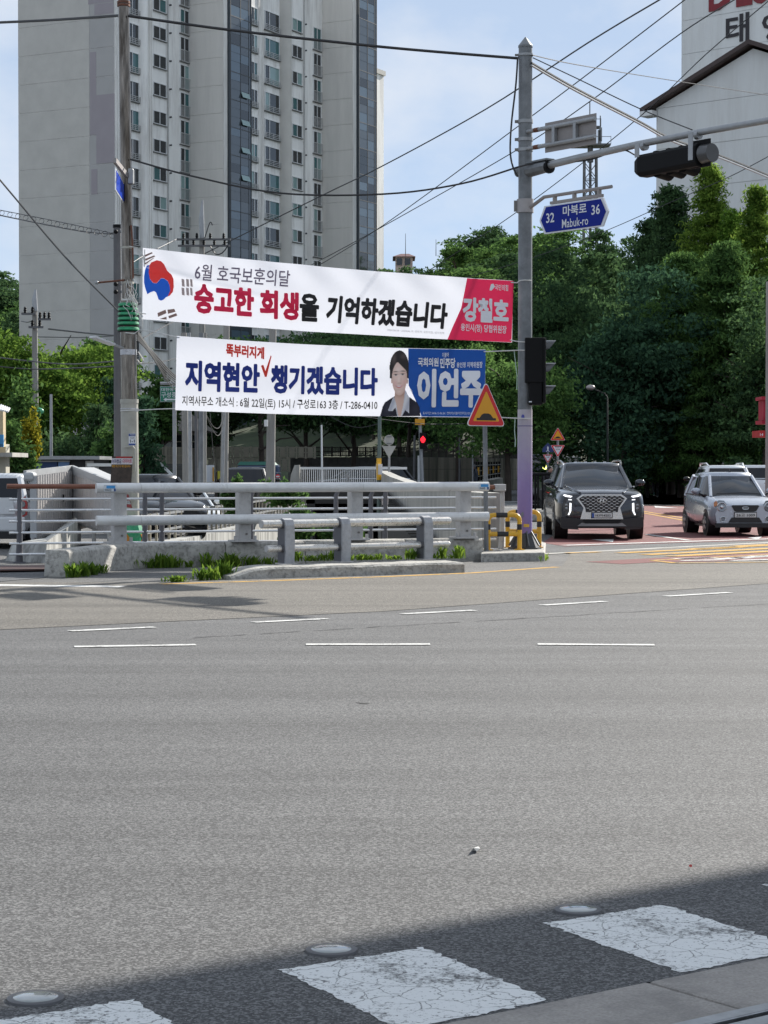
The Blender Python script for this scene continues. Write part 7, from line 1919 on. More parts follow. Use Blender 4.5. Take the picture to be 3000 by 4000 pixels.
person('person in black hood riding the scooter beyond the black railing', (p.x, 74, 0), R(20), M_TRS, M_TRS, M_TRS, dict(pel=(0, .25, .82), sp=(0, .2, 1.02), ch=(0, .12, 1.24), nk=(0, .06, 1.36), hd=(0, .02, 1.46), ht=(0, .0, 1.56), lh=(-.11, .2, .8), rh=(.11, .2, .8), lk=(-.17, -.2, .72), rk=(.17, -.2, .72), la=(-.14, -.15, .34), ra=(.14, -.15, .34), lf=(-.14, -.26, .32), rf=(.14, -.26, .32), ls=(-.2, .1, 1.26), rs=(.2, .1, 1.26), le=(-.29, -.12, 1.12), re=(.29, -.12, 1.12), lw=(-.28, -.34, 1.08), rw=(.28, -.34, 1.08), lt=(-.28, -.4, 1.07), rt=(.28, -.4, 1.07)), 1.72)
# ================================================================== apartment blocks on the right, hill house, lattice mast
M_WHT = mat('white_render_wall', (.72, .725, .71), .8, var=.05, vscale=.5, dirt=(.52, .50, .47), dscale=.8, damt=.4, streak=True)
M_EAVE = mat('brown_eave', (.06, .038, .034), .6, var=.1)
A2 = V((.751, -.66, 0))                       # along the wall, towards the camera on the right
def slab_wall(t, P, ln, z0, z1, joints, m_, top=None, thick=8.0):
    nrm = V((-.66, -.751, 0))
    core = MB().add([P, P + A2 * ln, P + A2 * ln - nrm * thick, P - nrm * thick] + [q + V((0, 0, z1)) for q in (P, P + A2 * ln, P + A2 * ln - nrm * thick, P - nrm * thick)], [(0, 1, 5, 4), (1, 2, 6, 5), (2, 3, 7, 6), (3, 0, 4, 7), (4, 5, 6, 7)])
    core.build('wall', m_, t, world=True)
    for k, (za, zb) in enumerate(joints):
        q = P + nrm * .03
        MB().beam(q + A2 * .15 + V((0, 0, (za + zb) / 2)), q + A2 * (ln - .1) + V((0, 0, (za + zb) / 2)), .06, zb - za - .05).build('wall_panel', m_, t, world=True)
D1 = 140.0; P1 = at(2563, 900, D1); P1.z = 0
gbl = thing('apartment_block', 'white gable ended apartment block with brown eaves behind the tall trees', 'building', P1)
ez = at(2563, 425, D1).z
LN = 15.2
slab_wall(gbl, P1, LN, 0, ez, [(ez - 2.8 * (k + 1), ez - 2.8 * k) for k in range(9)], M_WHT)
nrm = V((-.66, -.751, 0))
mid = P1 + A2 * (LN / 2); az = at(2905, 190, mid.y).z
gp = MB().add([P1 + V((0, 0, ez)) + nrm * .06, P1 + A2 * LN + V((0, 0, ez)) + nrm * .06, mid + V((0, 0, az)) + nrm * .06, P1 + V((0, 0, ez)) - nrm * 8, P1 + A2 * LN + V((0, 0, ez)) - nrm * 8, mid + V((0, 0, az)) - nrm * 8], [(0, 1, 2), (5, 4, 3), (0, 2, 5, 3), (1, 4, 5, 2)])
gp.build('gable', M_WHT, gbl, world=True)
for s in (0, 1):
    E0 = (P1 - A2 * .9) if s == 0 else (P1 + A2 * (LN + .9)); e0 = E0 + V((0, 0, ez - .25)); m1 = mid + V((0, 0, az + .22))
    MB().add([e0 + nrm * .7, m1 + nrm * .7, m1 - nrm * 8.5, e0 - nrm * 8.5] + [q + V((0, 0, .30)) for q in (e0 + nrm * .7, m1 + nrm * .7, m1 - nrm * 8.5, e0 - nrm * 8.5)], [(0, 1, 2, 3), (7, 6, 5, 4), (0, 4, 5, 1), (1, 5, 6, 2), (2, 6, 7, 3), (3, 7, 4, 0)]).build('roof', M_EAVE, gbl, world=True)
MB().box(P1 - A2 * .4 + V((0, 0, ez - .35)) + nrm * .2, (1.0, 1.0, .35), rz=math.atan2(A2.y, A2.x)).build('eave_return', M_WHT, gbl, world=True)
D2 = 172.0; P2 = at(2660, 900, D2); P2.z = 0
big = thing('apartment_block', 'taller grey white apartment block with red and black wall lettering at the top right', 'building', P2)
zt = 52; LN2 = 26
zj = at(2700, 215, D2).z
slab_wall(big, P2, LN2, 0, zt, [(zj + 2.8 * k, zj + 2.8 * (k + 1)) for k in range(-9, 6)], M_WHT)
def on_wall(px):
    r_ = (px - 1500) / F_PX; return (r_ * P2.y - P2.x) / (A2.x - r_ * A2.y)
def wl_letters(body, pa, pb, y0, y1, m_, nm):
    ta, tb = on_wall(pa), on_wall(pb); qa = P2 + A2 * ta; qb = P2 + A2 * tb
    za, zb = at(pa, y1, qa.y).z, at(pa, y0, qa.y).z
    o = V((qa.x, qa.y, za)) + nrm * .09
    lettering(nm, body, o, A2 * (tb - ta), V((0, 0, zb - za)), m_, big, bold=.03, thick=.05)
wl_letters('DESIAN', 2765, 3250, -110, 50, mat('wall_letter_red', (.22, .018, .025), .6), 'red_lettering')
M_WLB = mat('wall_letter_black', (.025, .022, .026), .6)
wl_letters('태', 2832, 2922, 62, 178, M_WLB, 'black_letter'); wl_letters('영', 2972, 3070, 55, 172, M_WLB, 'black_letter')
# house roof on the hill
hh = thing('house', 'distant house with dark red roof on the wooded hill', 'house', at(1590, 1040, 300))
x0, x1 = at(1545, 1000, 300).x, at(1612, 1000, 300).x; z0, z1, z2 = at(1580, 1060, 300).z, at(1580, 1003, 300).z, at(1580, 983, 300).z
MB().box(((x0 + x1) / 2, 303, (z0 + z1) / 2), (x1 - x0, 6, z1 - z0)).build('wall', mat('pink_render', (.45, .36, .32), .8), hh, world=True)
MB().add([V((x0 - .4, 299.5, z1)), V((x1 + .4, 299.5, z1)), V((x1 + .4, 306.5, z1)), V((x0 - .4, 306.5, z1)), V((x0 + .8, 303, z2)), V((x1 - .5, 303, z2))], [(0, 1, 5, 4), (1, 2, 5), (2, 3, 4, 5), (3, 0, 4), (3, 2, 1, 0)]).build('roof', mat('maroon_roof', (.10, .03, .03), .7), hh, world=True)
for px in (1560, 1592): MB().box(at(px, 1022, 299.9), (.8, .1, 1.0)).build('window', M_PANE, hh, world=True)
for px, pt in ((1584, 912), (1703, 935)): 
    m = MB().cyl(at(px, 1000, 300), at(px, pt, 300), .06, .03, n=6)
    if px == 1584: m.build('antenna', M_DPOLE, hh, world=True)
    else: tag(m.build('antenna_mast', M_DPOLE, None), 'thin antenna mast above the hill trees', 'antenna')
# telecom lattice mast
mt = thing('lattice_mast', 'tall slim lattice telecom mast behind the street name sign', 'mast', (at(2305, 1000, 330).x, 330, 0))
zb, zt = 0, at(2305, 610, 330).z
def mw(z): return 1.3 * (1 - z / zt) + .95 * (z / zt)
zz = [at(2305, 1000, 330).z - 6 + i * 2.6 for i in range(40)]; zz = [z for z in zz if z < zt]
ctr = V((at(2305, 1000, 330).x, 330, 0))
lg = []
for sx_, sy_ in ((-1, -1), (1, -1), (1, 1), (-1, 1)):
    MB().tube([ctr + V((sx_ * mw(z), sy_ * mw(z), z)) for z in (0, zt / 2, zt)], .15, n=6).build('leg', M_DPOLE, mt, world=True)
br = MB()
for za, zb_ in zip(zz[:-1], zz[1:]):
    for sx_, sy_, tx, ty in ((-1, -1, 1, -1), (1, -1, 1, 1), (-1, -1, -1, 1), (-1, 1, 1, 1)):
        a_, b_ = ctr + V((sx_ * mw(za), sy_ * mw(za), za)), ctr + V((tx * mw(zb_), ty * mw(zb_), zb_))
        br.cyl(a_, b_, .085, n=4); br.cyl(ctr + V((tx * mw(za), ty * mw(za), za)), ctr + V((sx_ * mw(zb_), sy_ * mw(zb_), zb_)), .085, n=4); br.cyl(a_, ctr + V((tx * mw(za), ty * mw(za), za)), .085, n=4)
o = br.build('bracing', M_DPOLE, mt, world=True, fix=False); o['kind'] = 'stuff'
MB().cyl(ctr + V((0, 0, 10)), ctr + V((0, 0, zt)), .22, n=8).build('cable_core', M_DPOLE, mt, world=True)
for py, w in ((570, 3.1), (498, 1.6)):
    z = at(2305, py, 330).z
    pf = MB().box(ctr + V((0, 0, z)), (2 * w, 2 * w * .6, .25)).build('platform', M_DPOLE, mt, world=True)
    for sx_ in (-1, -.5, 0, .5, 1): MB().cyl(ctr + V((sx_ * w, -w * .6, z)), ctr + V((sx_ * w, -w * .6, z + 1.3)), .05, n=4).build('guard_post', M_DPOLE, pf, world=True)
    MB().beam(ctr + V((-w, -w * .6, z + 1.2)), ctr + V((w, -w * .6, z + 1.2)), .08, .08).build('guard_rail', M_DPOLE, pf, world=True)
MB().cyl(ctr + V((0, 0, zt - 1)), ctr + V((0, 0, at(2305, 480, 330).z)), .5, .35, n=6).build('upper_frame', M_DPOLE, mt, world=True)
for px, pa, pb in ((2304, 395, 500), (2345, 452, 570), (2300, 500, 575)): MB().cyl(at(px, pb, 330), at(px, pa, 330), .09, n=5).build('antenna', M_DPOLE, mt, world=True)
for px, py in ((2340, 535), (2346, 525), (2285, 545)): MB().box(at(px, py, 329), (.45, .3, 2.2)).build('panel_antenna', M_GPOLE, mt, world=True)
# ================================================================== vegetation
rng = np.random.default_rng(7)
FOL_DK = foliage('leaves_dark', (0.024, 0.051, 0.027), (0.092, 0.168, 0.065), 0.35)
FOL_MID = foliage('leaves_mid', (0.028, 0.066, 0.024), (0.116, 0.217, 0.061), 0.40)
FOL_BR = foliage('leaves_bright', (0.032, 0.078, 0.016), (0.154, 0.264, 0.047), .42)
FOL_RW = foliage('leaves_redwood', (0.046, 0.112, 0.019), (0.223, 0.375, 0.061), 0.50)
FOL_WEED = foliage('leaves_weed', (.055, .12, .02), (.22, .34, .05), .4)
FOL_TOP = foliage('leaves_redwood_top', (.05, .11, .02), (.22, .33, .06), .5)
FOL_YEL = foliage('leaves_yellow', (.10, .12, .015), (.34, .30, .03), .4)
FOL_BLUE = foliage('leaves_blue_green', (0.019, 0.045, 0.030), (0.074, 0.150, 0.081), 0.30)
M_BARK = mat('bark', (.055, .042, .033), .9, var=.3, vscale=3, bump=.5, bscale=8)
def leaves(centers, n_per, spread, size, flat=.0, seed=0, aspect=.5, droop=0.0):
    "diamond leaves scattered round the cluster centres; returns verts, faces"
    g_ = np.random.default_rng(seed)
    c = np.repeat(np.asarray(centers, dtype=float), n_per, axis=0); n = len(c)
    sp = np.asarray(spread)
    off = g_.normal(size=(n, 3)) * sp
    p = c + off
    d = g_.normal(size=(n, 3)); d[:, 2] -= droop; d /= np.linalg.norm(d, axis=1)[:, None]
    a = g_.normal(size=(n, 3)); a[:, 2] *= (1 - flat)
    b = np.cross(d, a); b /= np.maximum(np.linalg.norm(b, axis=1), 1e-6)[:, None]
    s = size * g_.uniform(.6, 1.35, size=(n, 1))
    v = np.empty((n, 4, 3)); v[:, 0] = p - d * s; v[:, 1] = p + b * s * aspect + d * s * .15; v[:, 2] = p + d * s; v[:, 3] = p - b * s * aspect + d * s * .15
    f = np.arange(n * 4).reshape(n, 4)
    return v.reshape(-1, 3), f
def ellipsoid_clusters(n, r, zc, seed, shell=.55, lump=.35):
    g_ = np.random.default_rng(seed); out = []
    lob = [(g_.normal(size=3) * np.array(r) * .45, g_.uniform(.45, .75)) for _ in range(7)]
    while len(out) < n:
        o, k = lob[g_.integers(len(lob))]
        d = g_.normal(size=3); d /= np.linalg.norm(d)
        rad = g_.uniform(shell, 1.0) ** .6
        q = o + d * np.array(r) * k * rad
        out.append((q[0], q[1], q[2] + zc))
    return np.array(out)
def trunk_mesh(h, r0, limbs, seed, crown_r, top=.75):
    rr = random.Random(seed); m = MB()
    pts = [V((0, 0, -.3))]
    for i in range(1, 6): pts.append(V((rr.uniform(-.12, .12) * i / 3, rr.uniform(-.12, .12) * i / 3, h * top * i / 5)))
    m.tube(pts, [r0 * (1 - .8 * i / 5) for i in range(6)], n=8)
    for k in range(limbs):
        t = rr.uniform(.35, .95); b = pts[0].lerp(pts[-1], t); a_ = rr.uniform(0, 6.28); L_ = crown_r * rr.uniform(.5, .95)
        e = b + V((math.cos(a_) * L_, math.sin(a_) * L_, L_ * rr.uniform(.25, .8)))
        m.tube([b, b.lerp(e, .5) + V((0, 0, .12 * L_)), e], [r0 * .35, r0 * .22, r0 * .07], n=6)
    return m
def broad_tree(name, label, loc, h, cr, mats, seed, n_cl=260, n_per=26, leaf=.16, group=None, base=.35, trunk_r=.18, cat='tree', squash=1.0):
    t = thing(name, label, cat, loc, 0, group)
    trunk_mesh(h, trunk_r, 9, seed, cr).build('trunk', M_BARK, t, smooth=True)
    zc = h * (base + 1) / 2; rz_ = h * (1 - base) / 2 * squash
    cl = ellipsoid_clusters(n_cl, (cr, cr, rz_), zc, seed)
    v, f = leaves(cl, n_per, (.30 * cr / 2.4, .30 * cr / 2.4, .10 * cr / 2.4), leaf, seed=seed)
    np_mesh('crown', v, f, mats, t)
    return t
def meta_tree(name, label, loc, h, cr, mats, seed, n_br=150, leaf=.15, group=None, z_lo=.06, power=.75, dens=1.0):
    "dawn redwood: conical, feathery drooping sprays"
    t = thing(name, label, 'tree', loc, 0, group)
    g_ = np.random.default_rng(seed); m = MB()
    m.tube([V((0, 0, -.3)), V((.05, 0, h * .4)), V((-.04, .03, h * .8)), V((0, 0, h * .98))], [.28, .18, .08, .02], n=8)
    cl = []
    for i in range(n_br):
        z = h * (z_lo + (1 - z_lo) * (i / n_br)); a_ = g_.uniform(0, 6.28)
        L_ = cr * (1 - z / h) ** power * g_.uniform(.55, 1.15) + .18
        up_ = g_.uniform(.05, .45) * L_
        if i % 3 == 0: m.tube([V((0, 0, z)), V((math.cos(a_) * L_ * .9, math.sin(a_) * L_ * .9, z + up_))], [.045, .012], n=4)
        k = max(2, int(L_ * 4.0))
        for j in range(k):
            s = (j + 1) / k
            if s < .25 and L_ > 1: continue
            cl.append((math.cos(a_) * L_ * s + g_.normal() * .1, math.sin(a_) * L_ * s + g_.normal() * .1, z + up_ * s - .12 * s * s * L_))
    m.build('trunk', M_BARK, t, smooth=True)
    v, f = leaves(cl, int(22 * dens), (.21, .21, .11), leaf, seed=seed, aspect=.30, droop=.35)
    np_mesh('crown', v, f, mats, t)
    return t
# --- tall redwoods at the right
def at_tree(px, d): b = at(px, 1826, d); return (b.x, b.y, 0)
def hz_(py, d): return at(1500, py, d).z
meta_tree('redwood_tree', 'tallest bright green dawn redwood below the signal head', at_tree(2770, 118), hz_(648, 118), 4.0, FOL_TOP, 21, 460, .13, power=.85, dens=1.7)
meta_tree('redwood_tree', 'bright dawn redwood at the right edge before the white wall', at_tree(2955, 112), hz_(735, 112), 3.4, FOL_TOP, 22, 400, .13, power=.85, dens=1.7)
meta_tree('redwood_tree', 'dark shaggy redwood left of the tallest one', at_tree(2620, 121), hz_(738, 121), 2.4, FOL_DK, 23, 480, .16, power=.45)
meta_tree('redwood_tree', 'shorter redwood between the two bright ones', at_tree(2862, 116), hz_(830, 116), 2.8, FOL_RW, 24, 330, .13, dens=1.6)
meta_tree('redwood_tree', 'dark redwood with ragged left outline nearest the lattice mast', at_tree(2535, 126), hz_(865, 126), 2.3, FOL_DK, 25, 420, .16, power=.5)
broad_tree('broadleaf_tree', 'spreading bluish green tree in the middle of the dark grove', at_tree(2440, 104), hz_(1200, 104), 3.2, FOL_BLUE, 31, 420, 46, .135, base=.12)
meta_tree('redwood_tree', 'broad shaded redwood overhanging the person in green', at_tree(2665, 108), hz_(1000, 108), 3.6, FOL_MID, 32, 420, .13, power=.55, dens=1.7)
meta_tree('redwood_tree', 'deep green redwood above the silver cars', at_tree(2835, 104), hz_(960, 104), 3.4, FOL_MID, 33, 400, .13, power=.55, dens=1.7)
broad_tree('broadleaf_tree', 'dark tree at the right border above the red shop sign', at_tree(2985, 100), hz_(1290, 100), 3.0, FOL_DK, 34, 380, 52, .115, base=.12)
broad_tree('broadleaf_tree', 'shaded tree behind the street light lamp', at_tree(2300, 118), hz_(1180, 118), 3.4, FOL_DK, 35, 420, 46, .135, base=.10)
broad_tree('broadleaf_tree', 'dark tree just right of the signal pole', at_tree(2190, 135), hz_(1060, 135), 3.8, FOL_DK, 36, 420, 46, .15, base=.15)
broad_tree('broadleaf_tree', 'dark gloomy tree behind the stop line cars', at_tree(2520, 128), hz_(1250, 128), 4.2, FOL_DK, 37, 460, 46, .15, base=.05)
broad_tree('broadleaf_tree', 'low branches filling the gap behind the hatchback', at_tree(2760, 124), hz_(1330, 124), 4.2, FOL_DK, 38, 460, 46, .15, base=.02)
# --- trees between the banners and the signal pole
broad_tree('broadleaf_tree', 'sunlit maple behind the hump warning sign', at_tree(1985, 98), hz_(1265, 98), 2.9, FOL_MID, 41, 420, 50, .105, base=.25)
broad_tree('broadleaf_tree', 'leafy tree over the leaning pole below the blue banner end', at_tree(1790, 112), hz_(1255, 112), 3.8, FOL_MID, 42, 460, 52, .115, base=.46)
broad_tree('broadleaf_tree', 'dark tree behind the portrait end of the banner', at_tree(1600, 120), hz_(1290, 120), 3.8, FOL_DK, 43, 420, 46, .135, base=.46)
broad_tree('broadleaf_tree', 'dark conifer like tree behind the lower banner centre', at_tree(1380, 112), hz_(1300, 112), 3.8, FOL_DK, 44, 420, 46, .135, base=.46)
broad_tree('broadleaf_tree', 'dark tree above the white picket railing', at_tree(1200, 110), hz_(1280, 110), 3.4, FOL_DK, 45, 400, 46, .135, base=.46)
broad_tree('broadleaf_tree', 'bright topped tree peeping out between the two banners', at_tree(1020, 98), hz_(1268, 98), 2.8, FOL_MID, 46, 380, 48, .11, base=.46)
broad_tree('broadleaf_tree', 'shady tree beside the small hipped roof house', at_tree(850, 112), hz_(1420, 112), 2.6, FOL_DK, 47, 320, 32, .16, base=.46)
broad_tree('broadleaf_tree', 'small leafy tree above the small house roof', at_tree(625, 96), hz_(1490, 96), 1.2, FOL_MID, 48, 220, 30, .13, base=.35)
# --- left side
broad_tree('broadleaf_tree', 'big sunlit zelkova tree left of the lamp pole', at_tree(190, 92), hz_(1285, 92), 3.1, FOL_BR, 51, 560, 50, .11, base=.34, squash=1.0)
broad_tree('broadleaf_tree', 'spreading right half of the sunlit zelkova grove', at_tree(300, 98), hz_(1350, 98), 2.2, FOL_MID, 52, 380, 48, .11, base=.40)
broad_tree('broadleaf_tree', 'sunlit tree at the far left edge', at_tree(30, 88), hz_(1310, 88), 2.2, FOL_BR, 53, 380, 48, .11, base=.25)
def conifer(label, loc, h, cr, seed, mats=FOL_DK):
    t = thing('conifer_tree', label, 'tree', loc, 0)
    g_ = np.random.default_rng(seed); cl = []
    for lv in range(16):
        z = h * (.10 + .88 * lv / 16); R_ = cr * (1 - lv / 16.5) ** .85
        for k in range(max(5, int(R_ * 9))):
            a_ = g_.uniform(0, 6.28); rr_ = R_ * g_.uniform(.35, 1.05)
            cl.append((math.cos(a_) * rr_, math.sin(a_) * rr_, z - rr_ * .12 + g_.normal() * .06))
    MB().cyl((0, 0, -.2), (0, 0, h * .95), .14, .02, n=8).build('trunk', M_BARK, t)
    v, f = leaves(cl, 34, (.22, .22, .06), .14, flat=.0, seed=seed, aspect=.3)
    np_mesh('crown', v, f, mats, t)
    return t
conifer('dark layered cedar left of the lamp pole', at_tree(445, 90), hz_(1455, 90), 1.55, 61, FOL_BLUE)
conifer('lower dark cedar beside the layered cedar', at_tree(385, 84), hz_(1560, 84), 1.3, 62)
conifer('dark cedar right of the lamp pole before the house', at_tree(562, 88), hz_(1530, 88), 1.1, 63, FOL_BLUE)
def shrub(name, label, loc, h, r_, mats, seed, n=140, per=26, leaf=.09, cat='shrub', base=0.0):
    t = thing(name, label, cat, loc, 0)
    cl = ellipsoid_clusters(n, (r_, r_ * .8, h / 2), h / 2 + base, seed, shell=.3)
    m = MB(); rr = random.Random(seed)
    for k in range(5): m.tube([V((0, 0, 0)), V((rr.uniform(-.5, .5) * r_, rr.uniform(-.4, .4) * r_, h * .7))], [.04, .012], n=5)
    m.build('stem', M_BARK, t)
    v, f = leaves(cl, per, (.16 * r_, .16 * r_, .10 * h), leaf, seed=seed)
    np_mesh('foliage', v, f, mats, t)
    return t
p = at(75, 1826, 64); shrub('climbing_shrub', 'bushy green climber at the left edge above the white car', (p.x, 64, 0), hz_(1525, 64), .62, FOL_MID, 71, 300, 30, .08)
p = at(125, 1826, 63); sy = shrub('shrub', 'shrub with yellow flowers right of the climber', (p.x, 63, .3), 1.55, .28, FOL_YEL, 72, 70, 24, .06)
sy.location.z = hz_(1790, 63) - .3
p = at(85, 1826, 62); shrub('shrub', 'low dense shrub above the roof of the white car', (p.x, 62, 0), hz_(1690, 62), .55, FOL_MID, 73, 240, 30, .08)
p = at(430, 1826, 78); shrub('shrub', 'bright rounded bush left of the pole casing', (p.x, 78, 0), hz_(1660, 78), .75, FOL_MID, 74, 220, 28, .10)
p = at(330, 1826, 86); shrub('hedge', 'dark clipped hedge below the gable wall', (p.x, 86, 0), hz_(1760, 86), 2.0, FOL_DK, 75, 260, 28, .10, 'hedge')
p = at(230, 1826, 84); shrub('hedge', 'dark hedge left part below the sunlit tree', (p.x, 84, 0), hz_(1740, 84), 1.5, FOL_DK, 76, 220, 28, .10, 'hedge')
for i, (px, py, d, lab) in enumerate([(1110, 1935, 58, 'green weeds hanging over the left channel wall'), (1150, 2065, 50, 'weeds at the foot of the channel behind the short guard'), (905, 1935, 52, 'leafy creeper on the bank fence'), (1340, 2085, 50, 'dim weeds in the channel right of the second plate')]):
    b = at(px, py, d); shrub('weed_clump', lab, (b.x, d, b.z - .35), .7, .5 if i != 2 else .22, FOL_MID, 80 + i, 70, 22, .07, 'weeds')
# --- wooded hill
hill = MB(); nx, ny = 60, 24
def hill_z(x, y):
    t = max(0, min(1, (y - 150) / 140)); t = t * t * (3 - 2 * t)
    a = 16 + 9 * math.exp(-((x - 10) / 22) ** 2) + 3 * math.sin(x * .11) + 7 * math.exp(-((x + 75) / 30) ** 2)
    side = 1.0 if x > -34 else .5 + .5 * min(1, max(0, (-34 - x) / 20))
    return a * t * side - .3
vs = [(-170 + 400 * i / nx, 148 + 250 * j / ny) for j in range(ny + 1) for i in range(nx + 1)]
hill.add([V((x, y, hill_z(x, y))) for x, y in vs], [(j * (nx + 1) + i, j * (nx + 1) + i + 1, (j + 1) * (nx + 1) + i + 1, (j + 1) * (nx + 1) + i) for j in range(ny) for i in range(nx)])
struct(hill.build('hill', M_GRASSY, None, smooth=True, fix=False))
protos = []
for s in range(4):
    t = broad_tree('hill_tree', 'dark broadleaf tree on the wooded hill', (0, 0, 0), 11, 4.2, FOL_DK if s != 2 else FOL_MID, 100 + s, 330, 30, .26, group='trees on the wooded hill', base=.15, trunk_r=.2)
    protos.append(t)
rh = random.Random(9); used = [False] * 4
def hill_tree(px, py_top, d, k):
    s_ = rh.uniform(.85, 1.2)
    if not used[k]: t = protos[k]; used[k] = True
    else: t = copy_tree(protos[k])
    b = at(px, py_top, d); zh = hill_z(b.x, d); k_ = (b.z - zh) / (11 * 1.10)
    if k_ < .7: k_ = .8; zh = b.z - 11 * 1.1 * k_
    t.location = (b.x, d, zh); t.rotation_euler = (0, 0, rh.uniform(0, 6.28)); t.scale = (s_, s_, k_)
    return t
spots = [(1530, 1085, 250), (1600, 1040, 262), (1680, 1025, 270), (1775, 960, 285), (1850, 935, 270), (1930, 893, 268), (1975, 905, 250), (2020, 960, 258), (2110, 955, 262), (2170, 940, 268), (2235, 935, 276), (2330, 955, 285), (2400, 945, 275), (2470, 930, 262), (2540, 960, 250),
         (1540, 1150, 215), (1620, 1120, 220), (1700, 1105, 222), (1790, 1080, 225), (1880, 1050, 226), (1960, 1040, 228), (2150, 1040, 225), (2240, 1045, 222), (2340, 1050, 220), (2430, 1040, 215), (2510, 1080, 210),
         (1560, 1240, 180), (1660, 1220, 182), (1760, 1190, 184), (1870, 1170, 182), (1960, 1170, 180), (2110, 1150, 178), (2230, 1170, 176), (2340, 1180, 172), (2440, 1190, 168),
         (15, 1100, 300), (60, 1095, 310), (-40, 1105, 300), (30, 1180, 270), (75, 1190, 275), (20, 1260, 250), (70, 1280, 250), (1512, 1140, 240), (1500, 1240, 200), (1460, 1290, 190)]
for i, (px, py, d) in enumerate(spots): hill_tree(px, py + rh.uniform(-8, 8), d, i % 4)
broad_tree('broadleaf_tree', 'small airy tree standing out on the hill crest', (at(1778, 950, 245).x, 245, at(1778, 1010, 245).z - 3), 5.5, 1.6, FOL_MID, 120, 90, 16, .2, base=.45)
# --- weeds along the parapet foot
def weed(label, p, h, r_, seed, mats=FOL_BR, n=16):
    t = thing('weed', label, 'weed', p, 0, 'weeds along the parapet')
    g_ = np.random.default_rng(seed)
    V_, F_ = [], []
    for k in range(n):
        a_ = g_.uniform(0, 6.28); L_ = h * g_.uniform(.5, 1.1); lean = g_.uniform(.25, 1.0) * r_
        w = L_ * .05 + .010; b0 = np.array([g_.normal() * r_ * .35, g_.normal() * r_ * .25, 0])
        d = np.array([math.cos(a_), math.sin(a_), 0]); s = np.array([-math.sin(a_), math.cos(a_), 0])
        p0, p1, p2 = b0, b0 + d * lean * .4 + np.array([0, 0, L_ * .7]), b0 + d * lean + np.array([0, 0, L_])
        i0 = len(V_); V_ += [p0 - s * w * .3, p0 + s * w * .3, p1 + s * w, p1 - s * w, p2 + s * w * .15, p2 - s * w * .15]
        F_ += [(i0, i0 + 1, i0 + 2, i0 + 3), (i0 + 3, i0 + 2, i0 + 4, i0 + 5)]
    np_mesh('leaves', np.array(V_), np.array(F_), mats, t)
    return t
rw2 = random.Random(12)
def foot(px, off_=.12):
    t = cross(px, BA, BD); return BA + BD * t + V((BD.y, -BD.x, 0)) * (.06 + off_)
WD = [(455, .20, .16, 30), (500, .18, .14, 26), (575, .16, .14, 26), (610, .24, .14, 30), (640, .20, .16, 34), (672, .16, .13, 24), (725, .11, .12, 18), (795, .22, .14, 26), (835, .12, .12, 18), (885, .22, .16, 34), (905, .16, .14, 26), (960, .18, .13, 24), (985, .14, .12, 22), (1035, .14, .12, 20), (1060, .10, .10, 16)]
for i, (px, h, r_, n) in enumerate(WD):
    weed('green weed tuft at the foot of the parapet left of the pipe guard', foot(px), h, r_, 200 + i, FOL_WEED, int(n * 1.3))
for i, (px, py, h, r_, n) in enumerate([(285, 2256, .20, .16, 40), (320, 2252, .22, .17, 46), (360, 2246, .18, .16, 40), (400, 2240, .14, .13, 24), (240, 2250, .26, .12, 20)]):
    weed('tall weed tuft at the flared left end of the parapet', gnd(px, py), h, r_, 240 + i, FOL_WEED, int(n * 1.4))
weed('tall leafy weed at the left end of the chipped kerb', gnd(878, 2262), .26, .14, 260, FOL_WEED, 44)
for i, (px, py, h) in enumerate([(825, 2266, .22), (795, 2268, .18), (675, 2276, .10), (700, 2275, .10)]):
    weed('straggling weed beside the yellow edge line', gnd(px, py), h, .15, 270 + i, FOL_WEED, 40)
for i in range(22):
    px = 1165 + i * 33 + rw2.uniform(-14, 14)
    b = gnd(px, 2193 - (px - 1165) * .018, .17 if px < 1800 else .02); weed('broad leafy weed on the kerb behind the pipe guard', b, rw2.choice((.07, .09, .10, .12, .2)), .13, 300 + i, FOL_WEED, 26)
for px, py in ((2135, 2190), (2120, 2196)): weed('sprig of weed at the corner of the concrete footing', gnd(px, py), .12, .08, 400 + px, FOL_WEED, 8)
# ================================================================== overhead wires
def wire(label, pts, r=.012, group='overhead wires', m_=None, name='overhead_wire'):
    "pts: (px, py, depth); smooth curve through them"
    P = [at(*p) for p in pts]
    out = []
    for i in range(len(P) - 1):
        p0, p1, p2, p3 = P[max(i - 1, 0)], P[i], P[i + 1], P[min(i + 2, len(P) - 1)]
        for k in range(6):
            t = k / 6
            out.append(.5 * ((2 * p1) + (p2 - p0) * t + (2 * p0 - 5 * p1 + 4 * p2 - p3) * t * t + (3 * p1 - p0 - 3 * p2 + p3) * t ** 3))
    out.append(P[-1])
    return tag(MB().tube(out, r, n=5).build(name, m_ or M_WIRE, None, smooth=True, fix=False), label, 'cable', group)
wire('thick black cable entering from the left edge to the lamp pole', [(-60, 90, 42), (200, 78, 40), (468, 60, 37.8)], .028)
wire('thick black bundled cable between lamp pole and signal pole top', [(500, 62, 37.5), (905, 118, 37.2), (1500, 184, 36.9), (2025, 228, 36.5)], .026)
wire('sagging black cable between lamp pole and mast arm root', [(508, 622, 37.5), (760, 690, 37.3), (1100, 755, 37.1), (1500, 758, 36.8), (1800, 718, 36.7), (2025, 652, 36.4)], .017)
wire('black cable running up the mast arm', [(2025, 652, 36.3), (2080, 640, 36.2), (2150, 636, 35.9), (2300, 625, 35.2), (2420, 585, 34.6), (2480, 605, 34.3)], .014)
wire('loose black cable looping down beside the signal pole', [(2022, 225, 36.4), (2015, 330, 36.4), (1998, 480, 36.4), (1993, 590, 36.4), (2003, 650, 36.4), (2022, 690, 36.4)], .017)
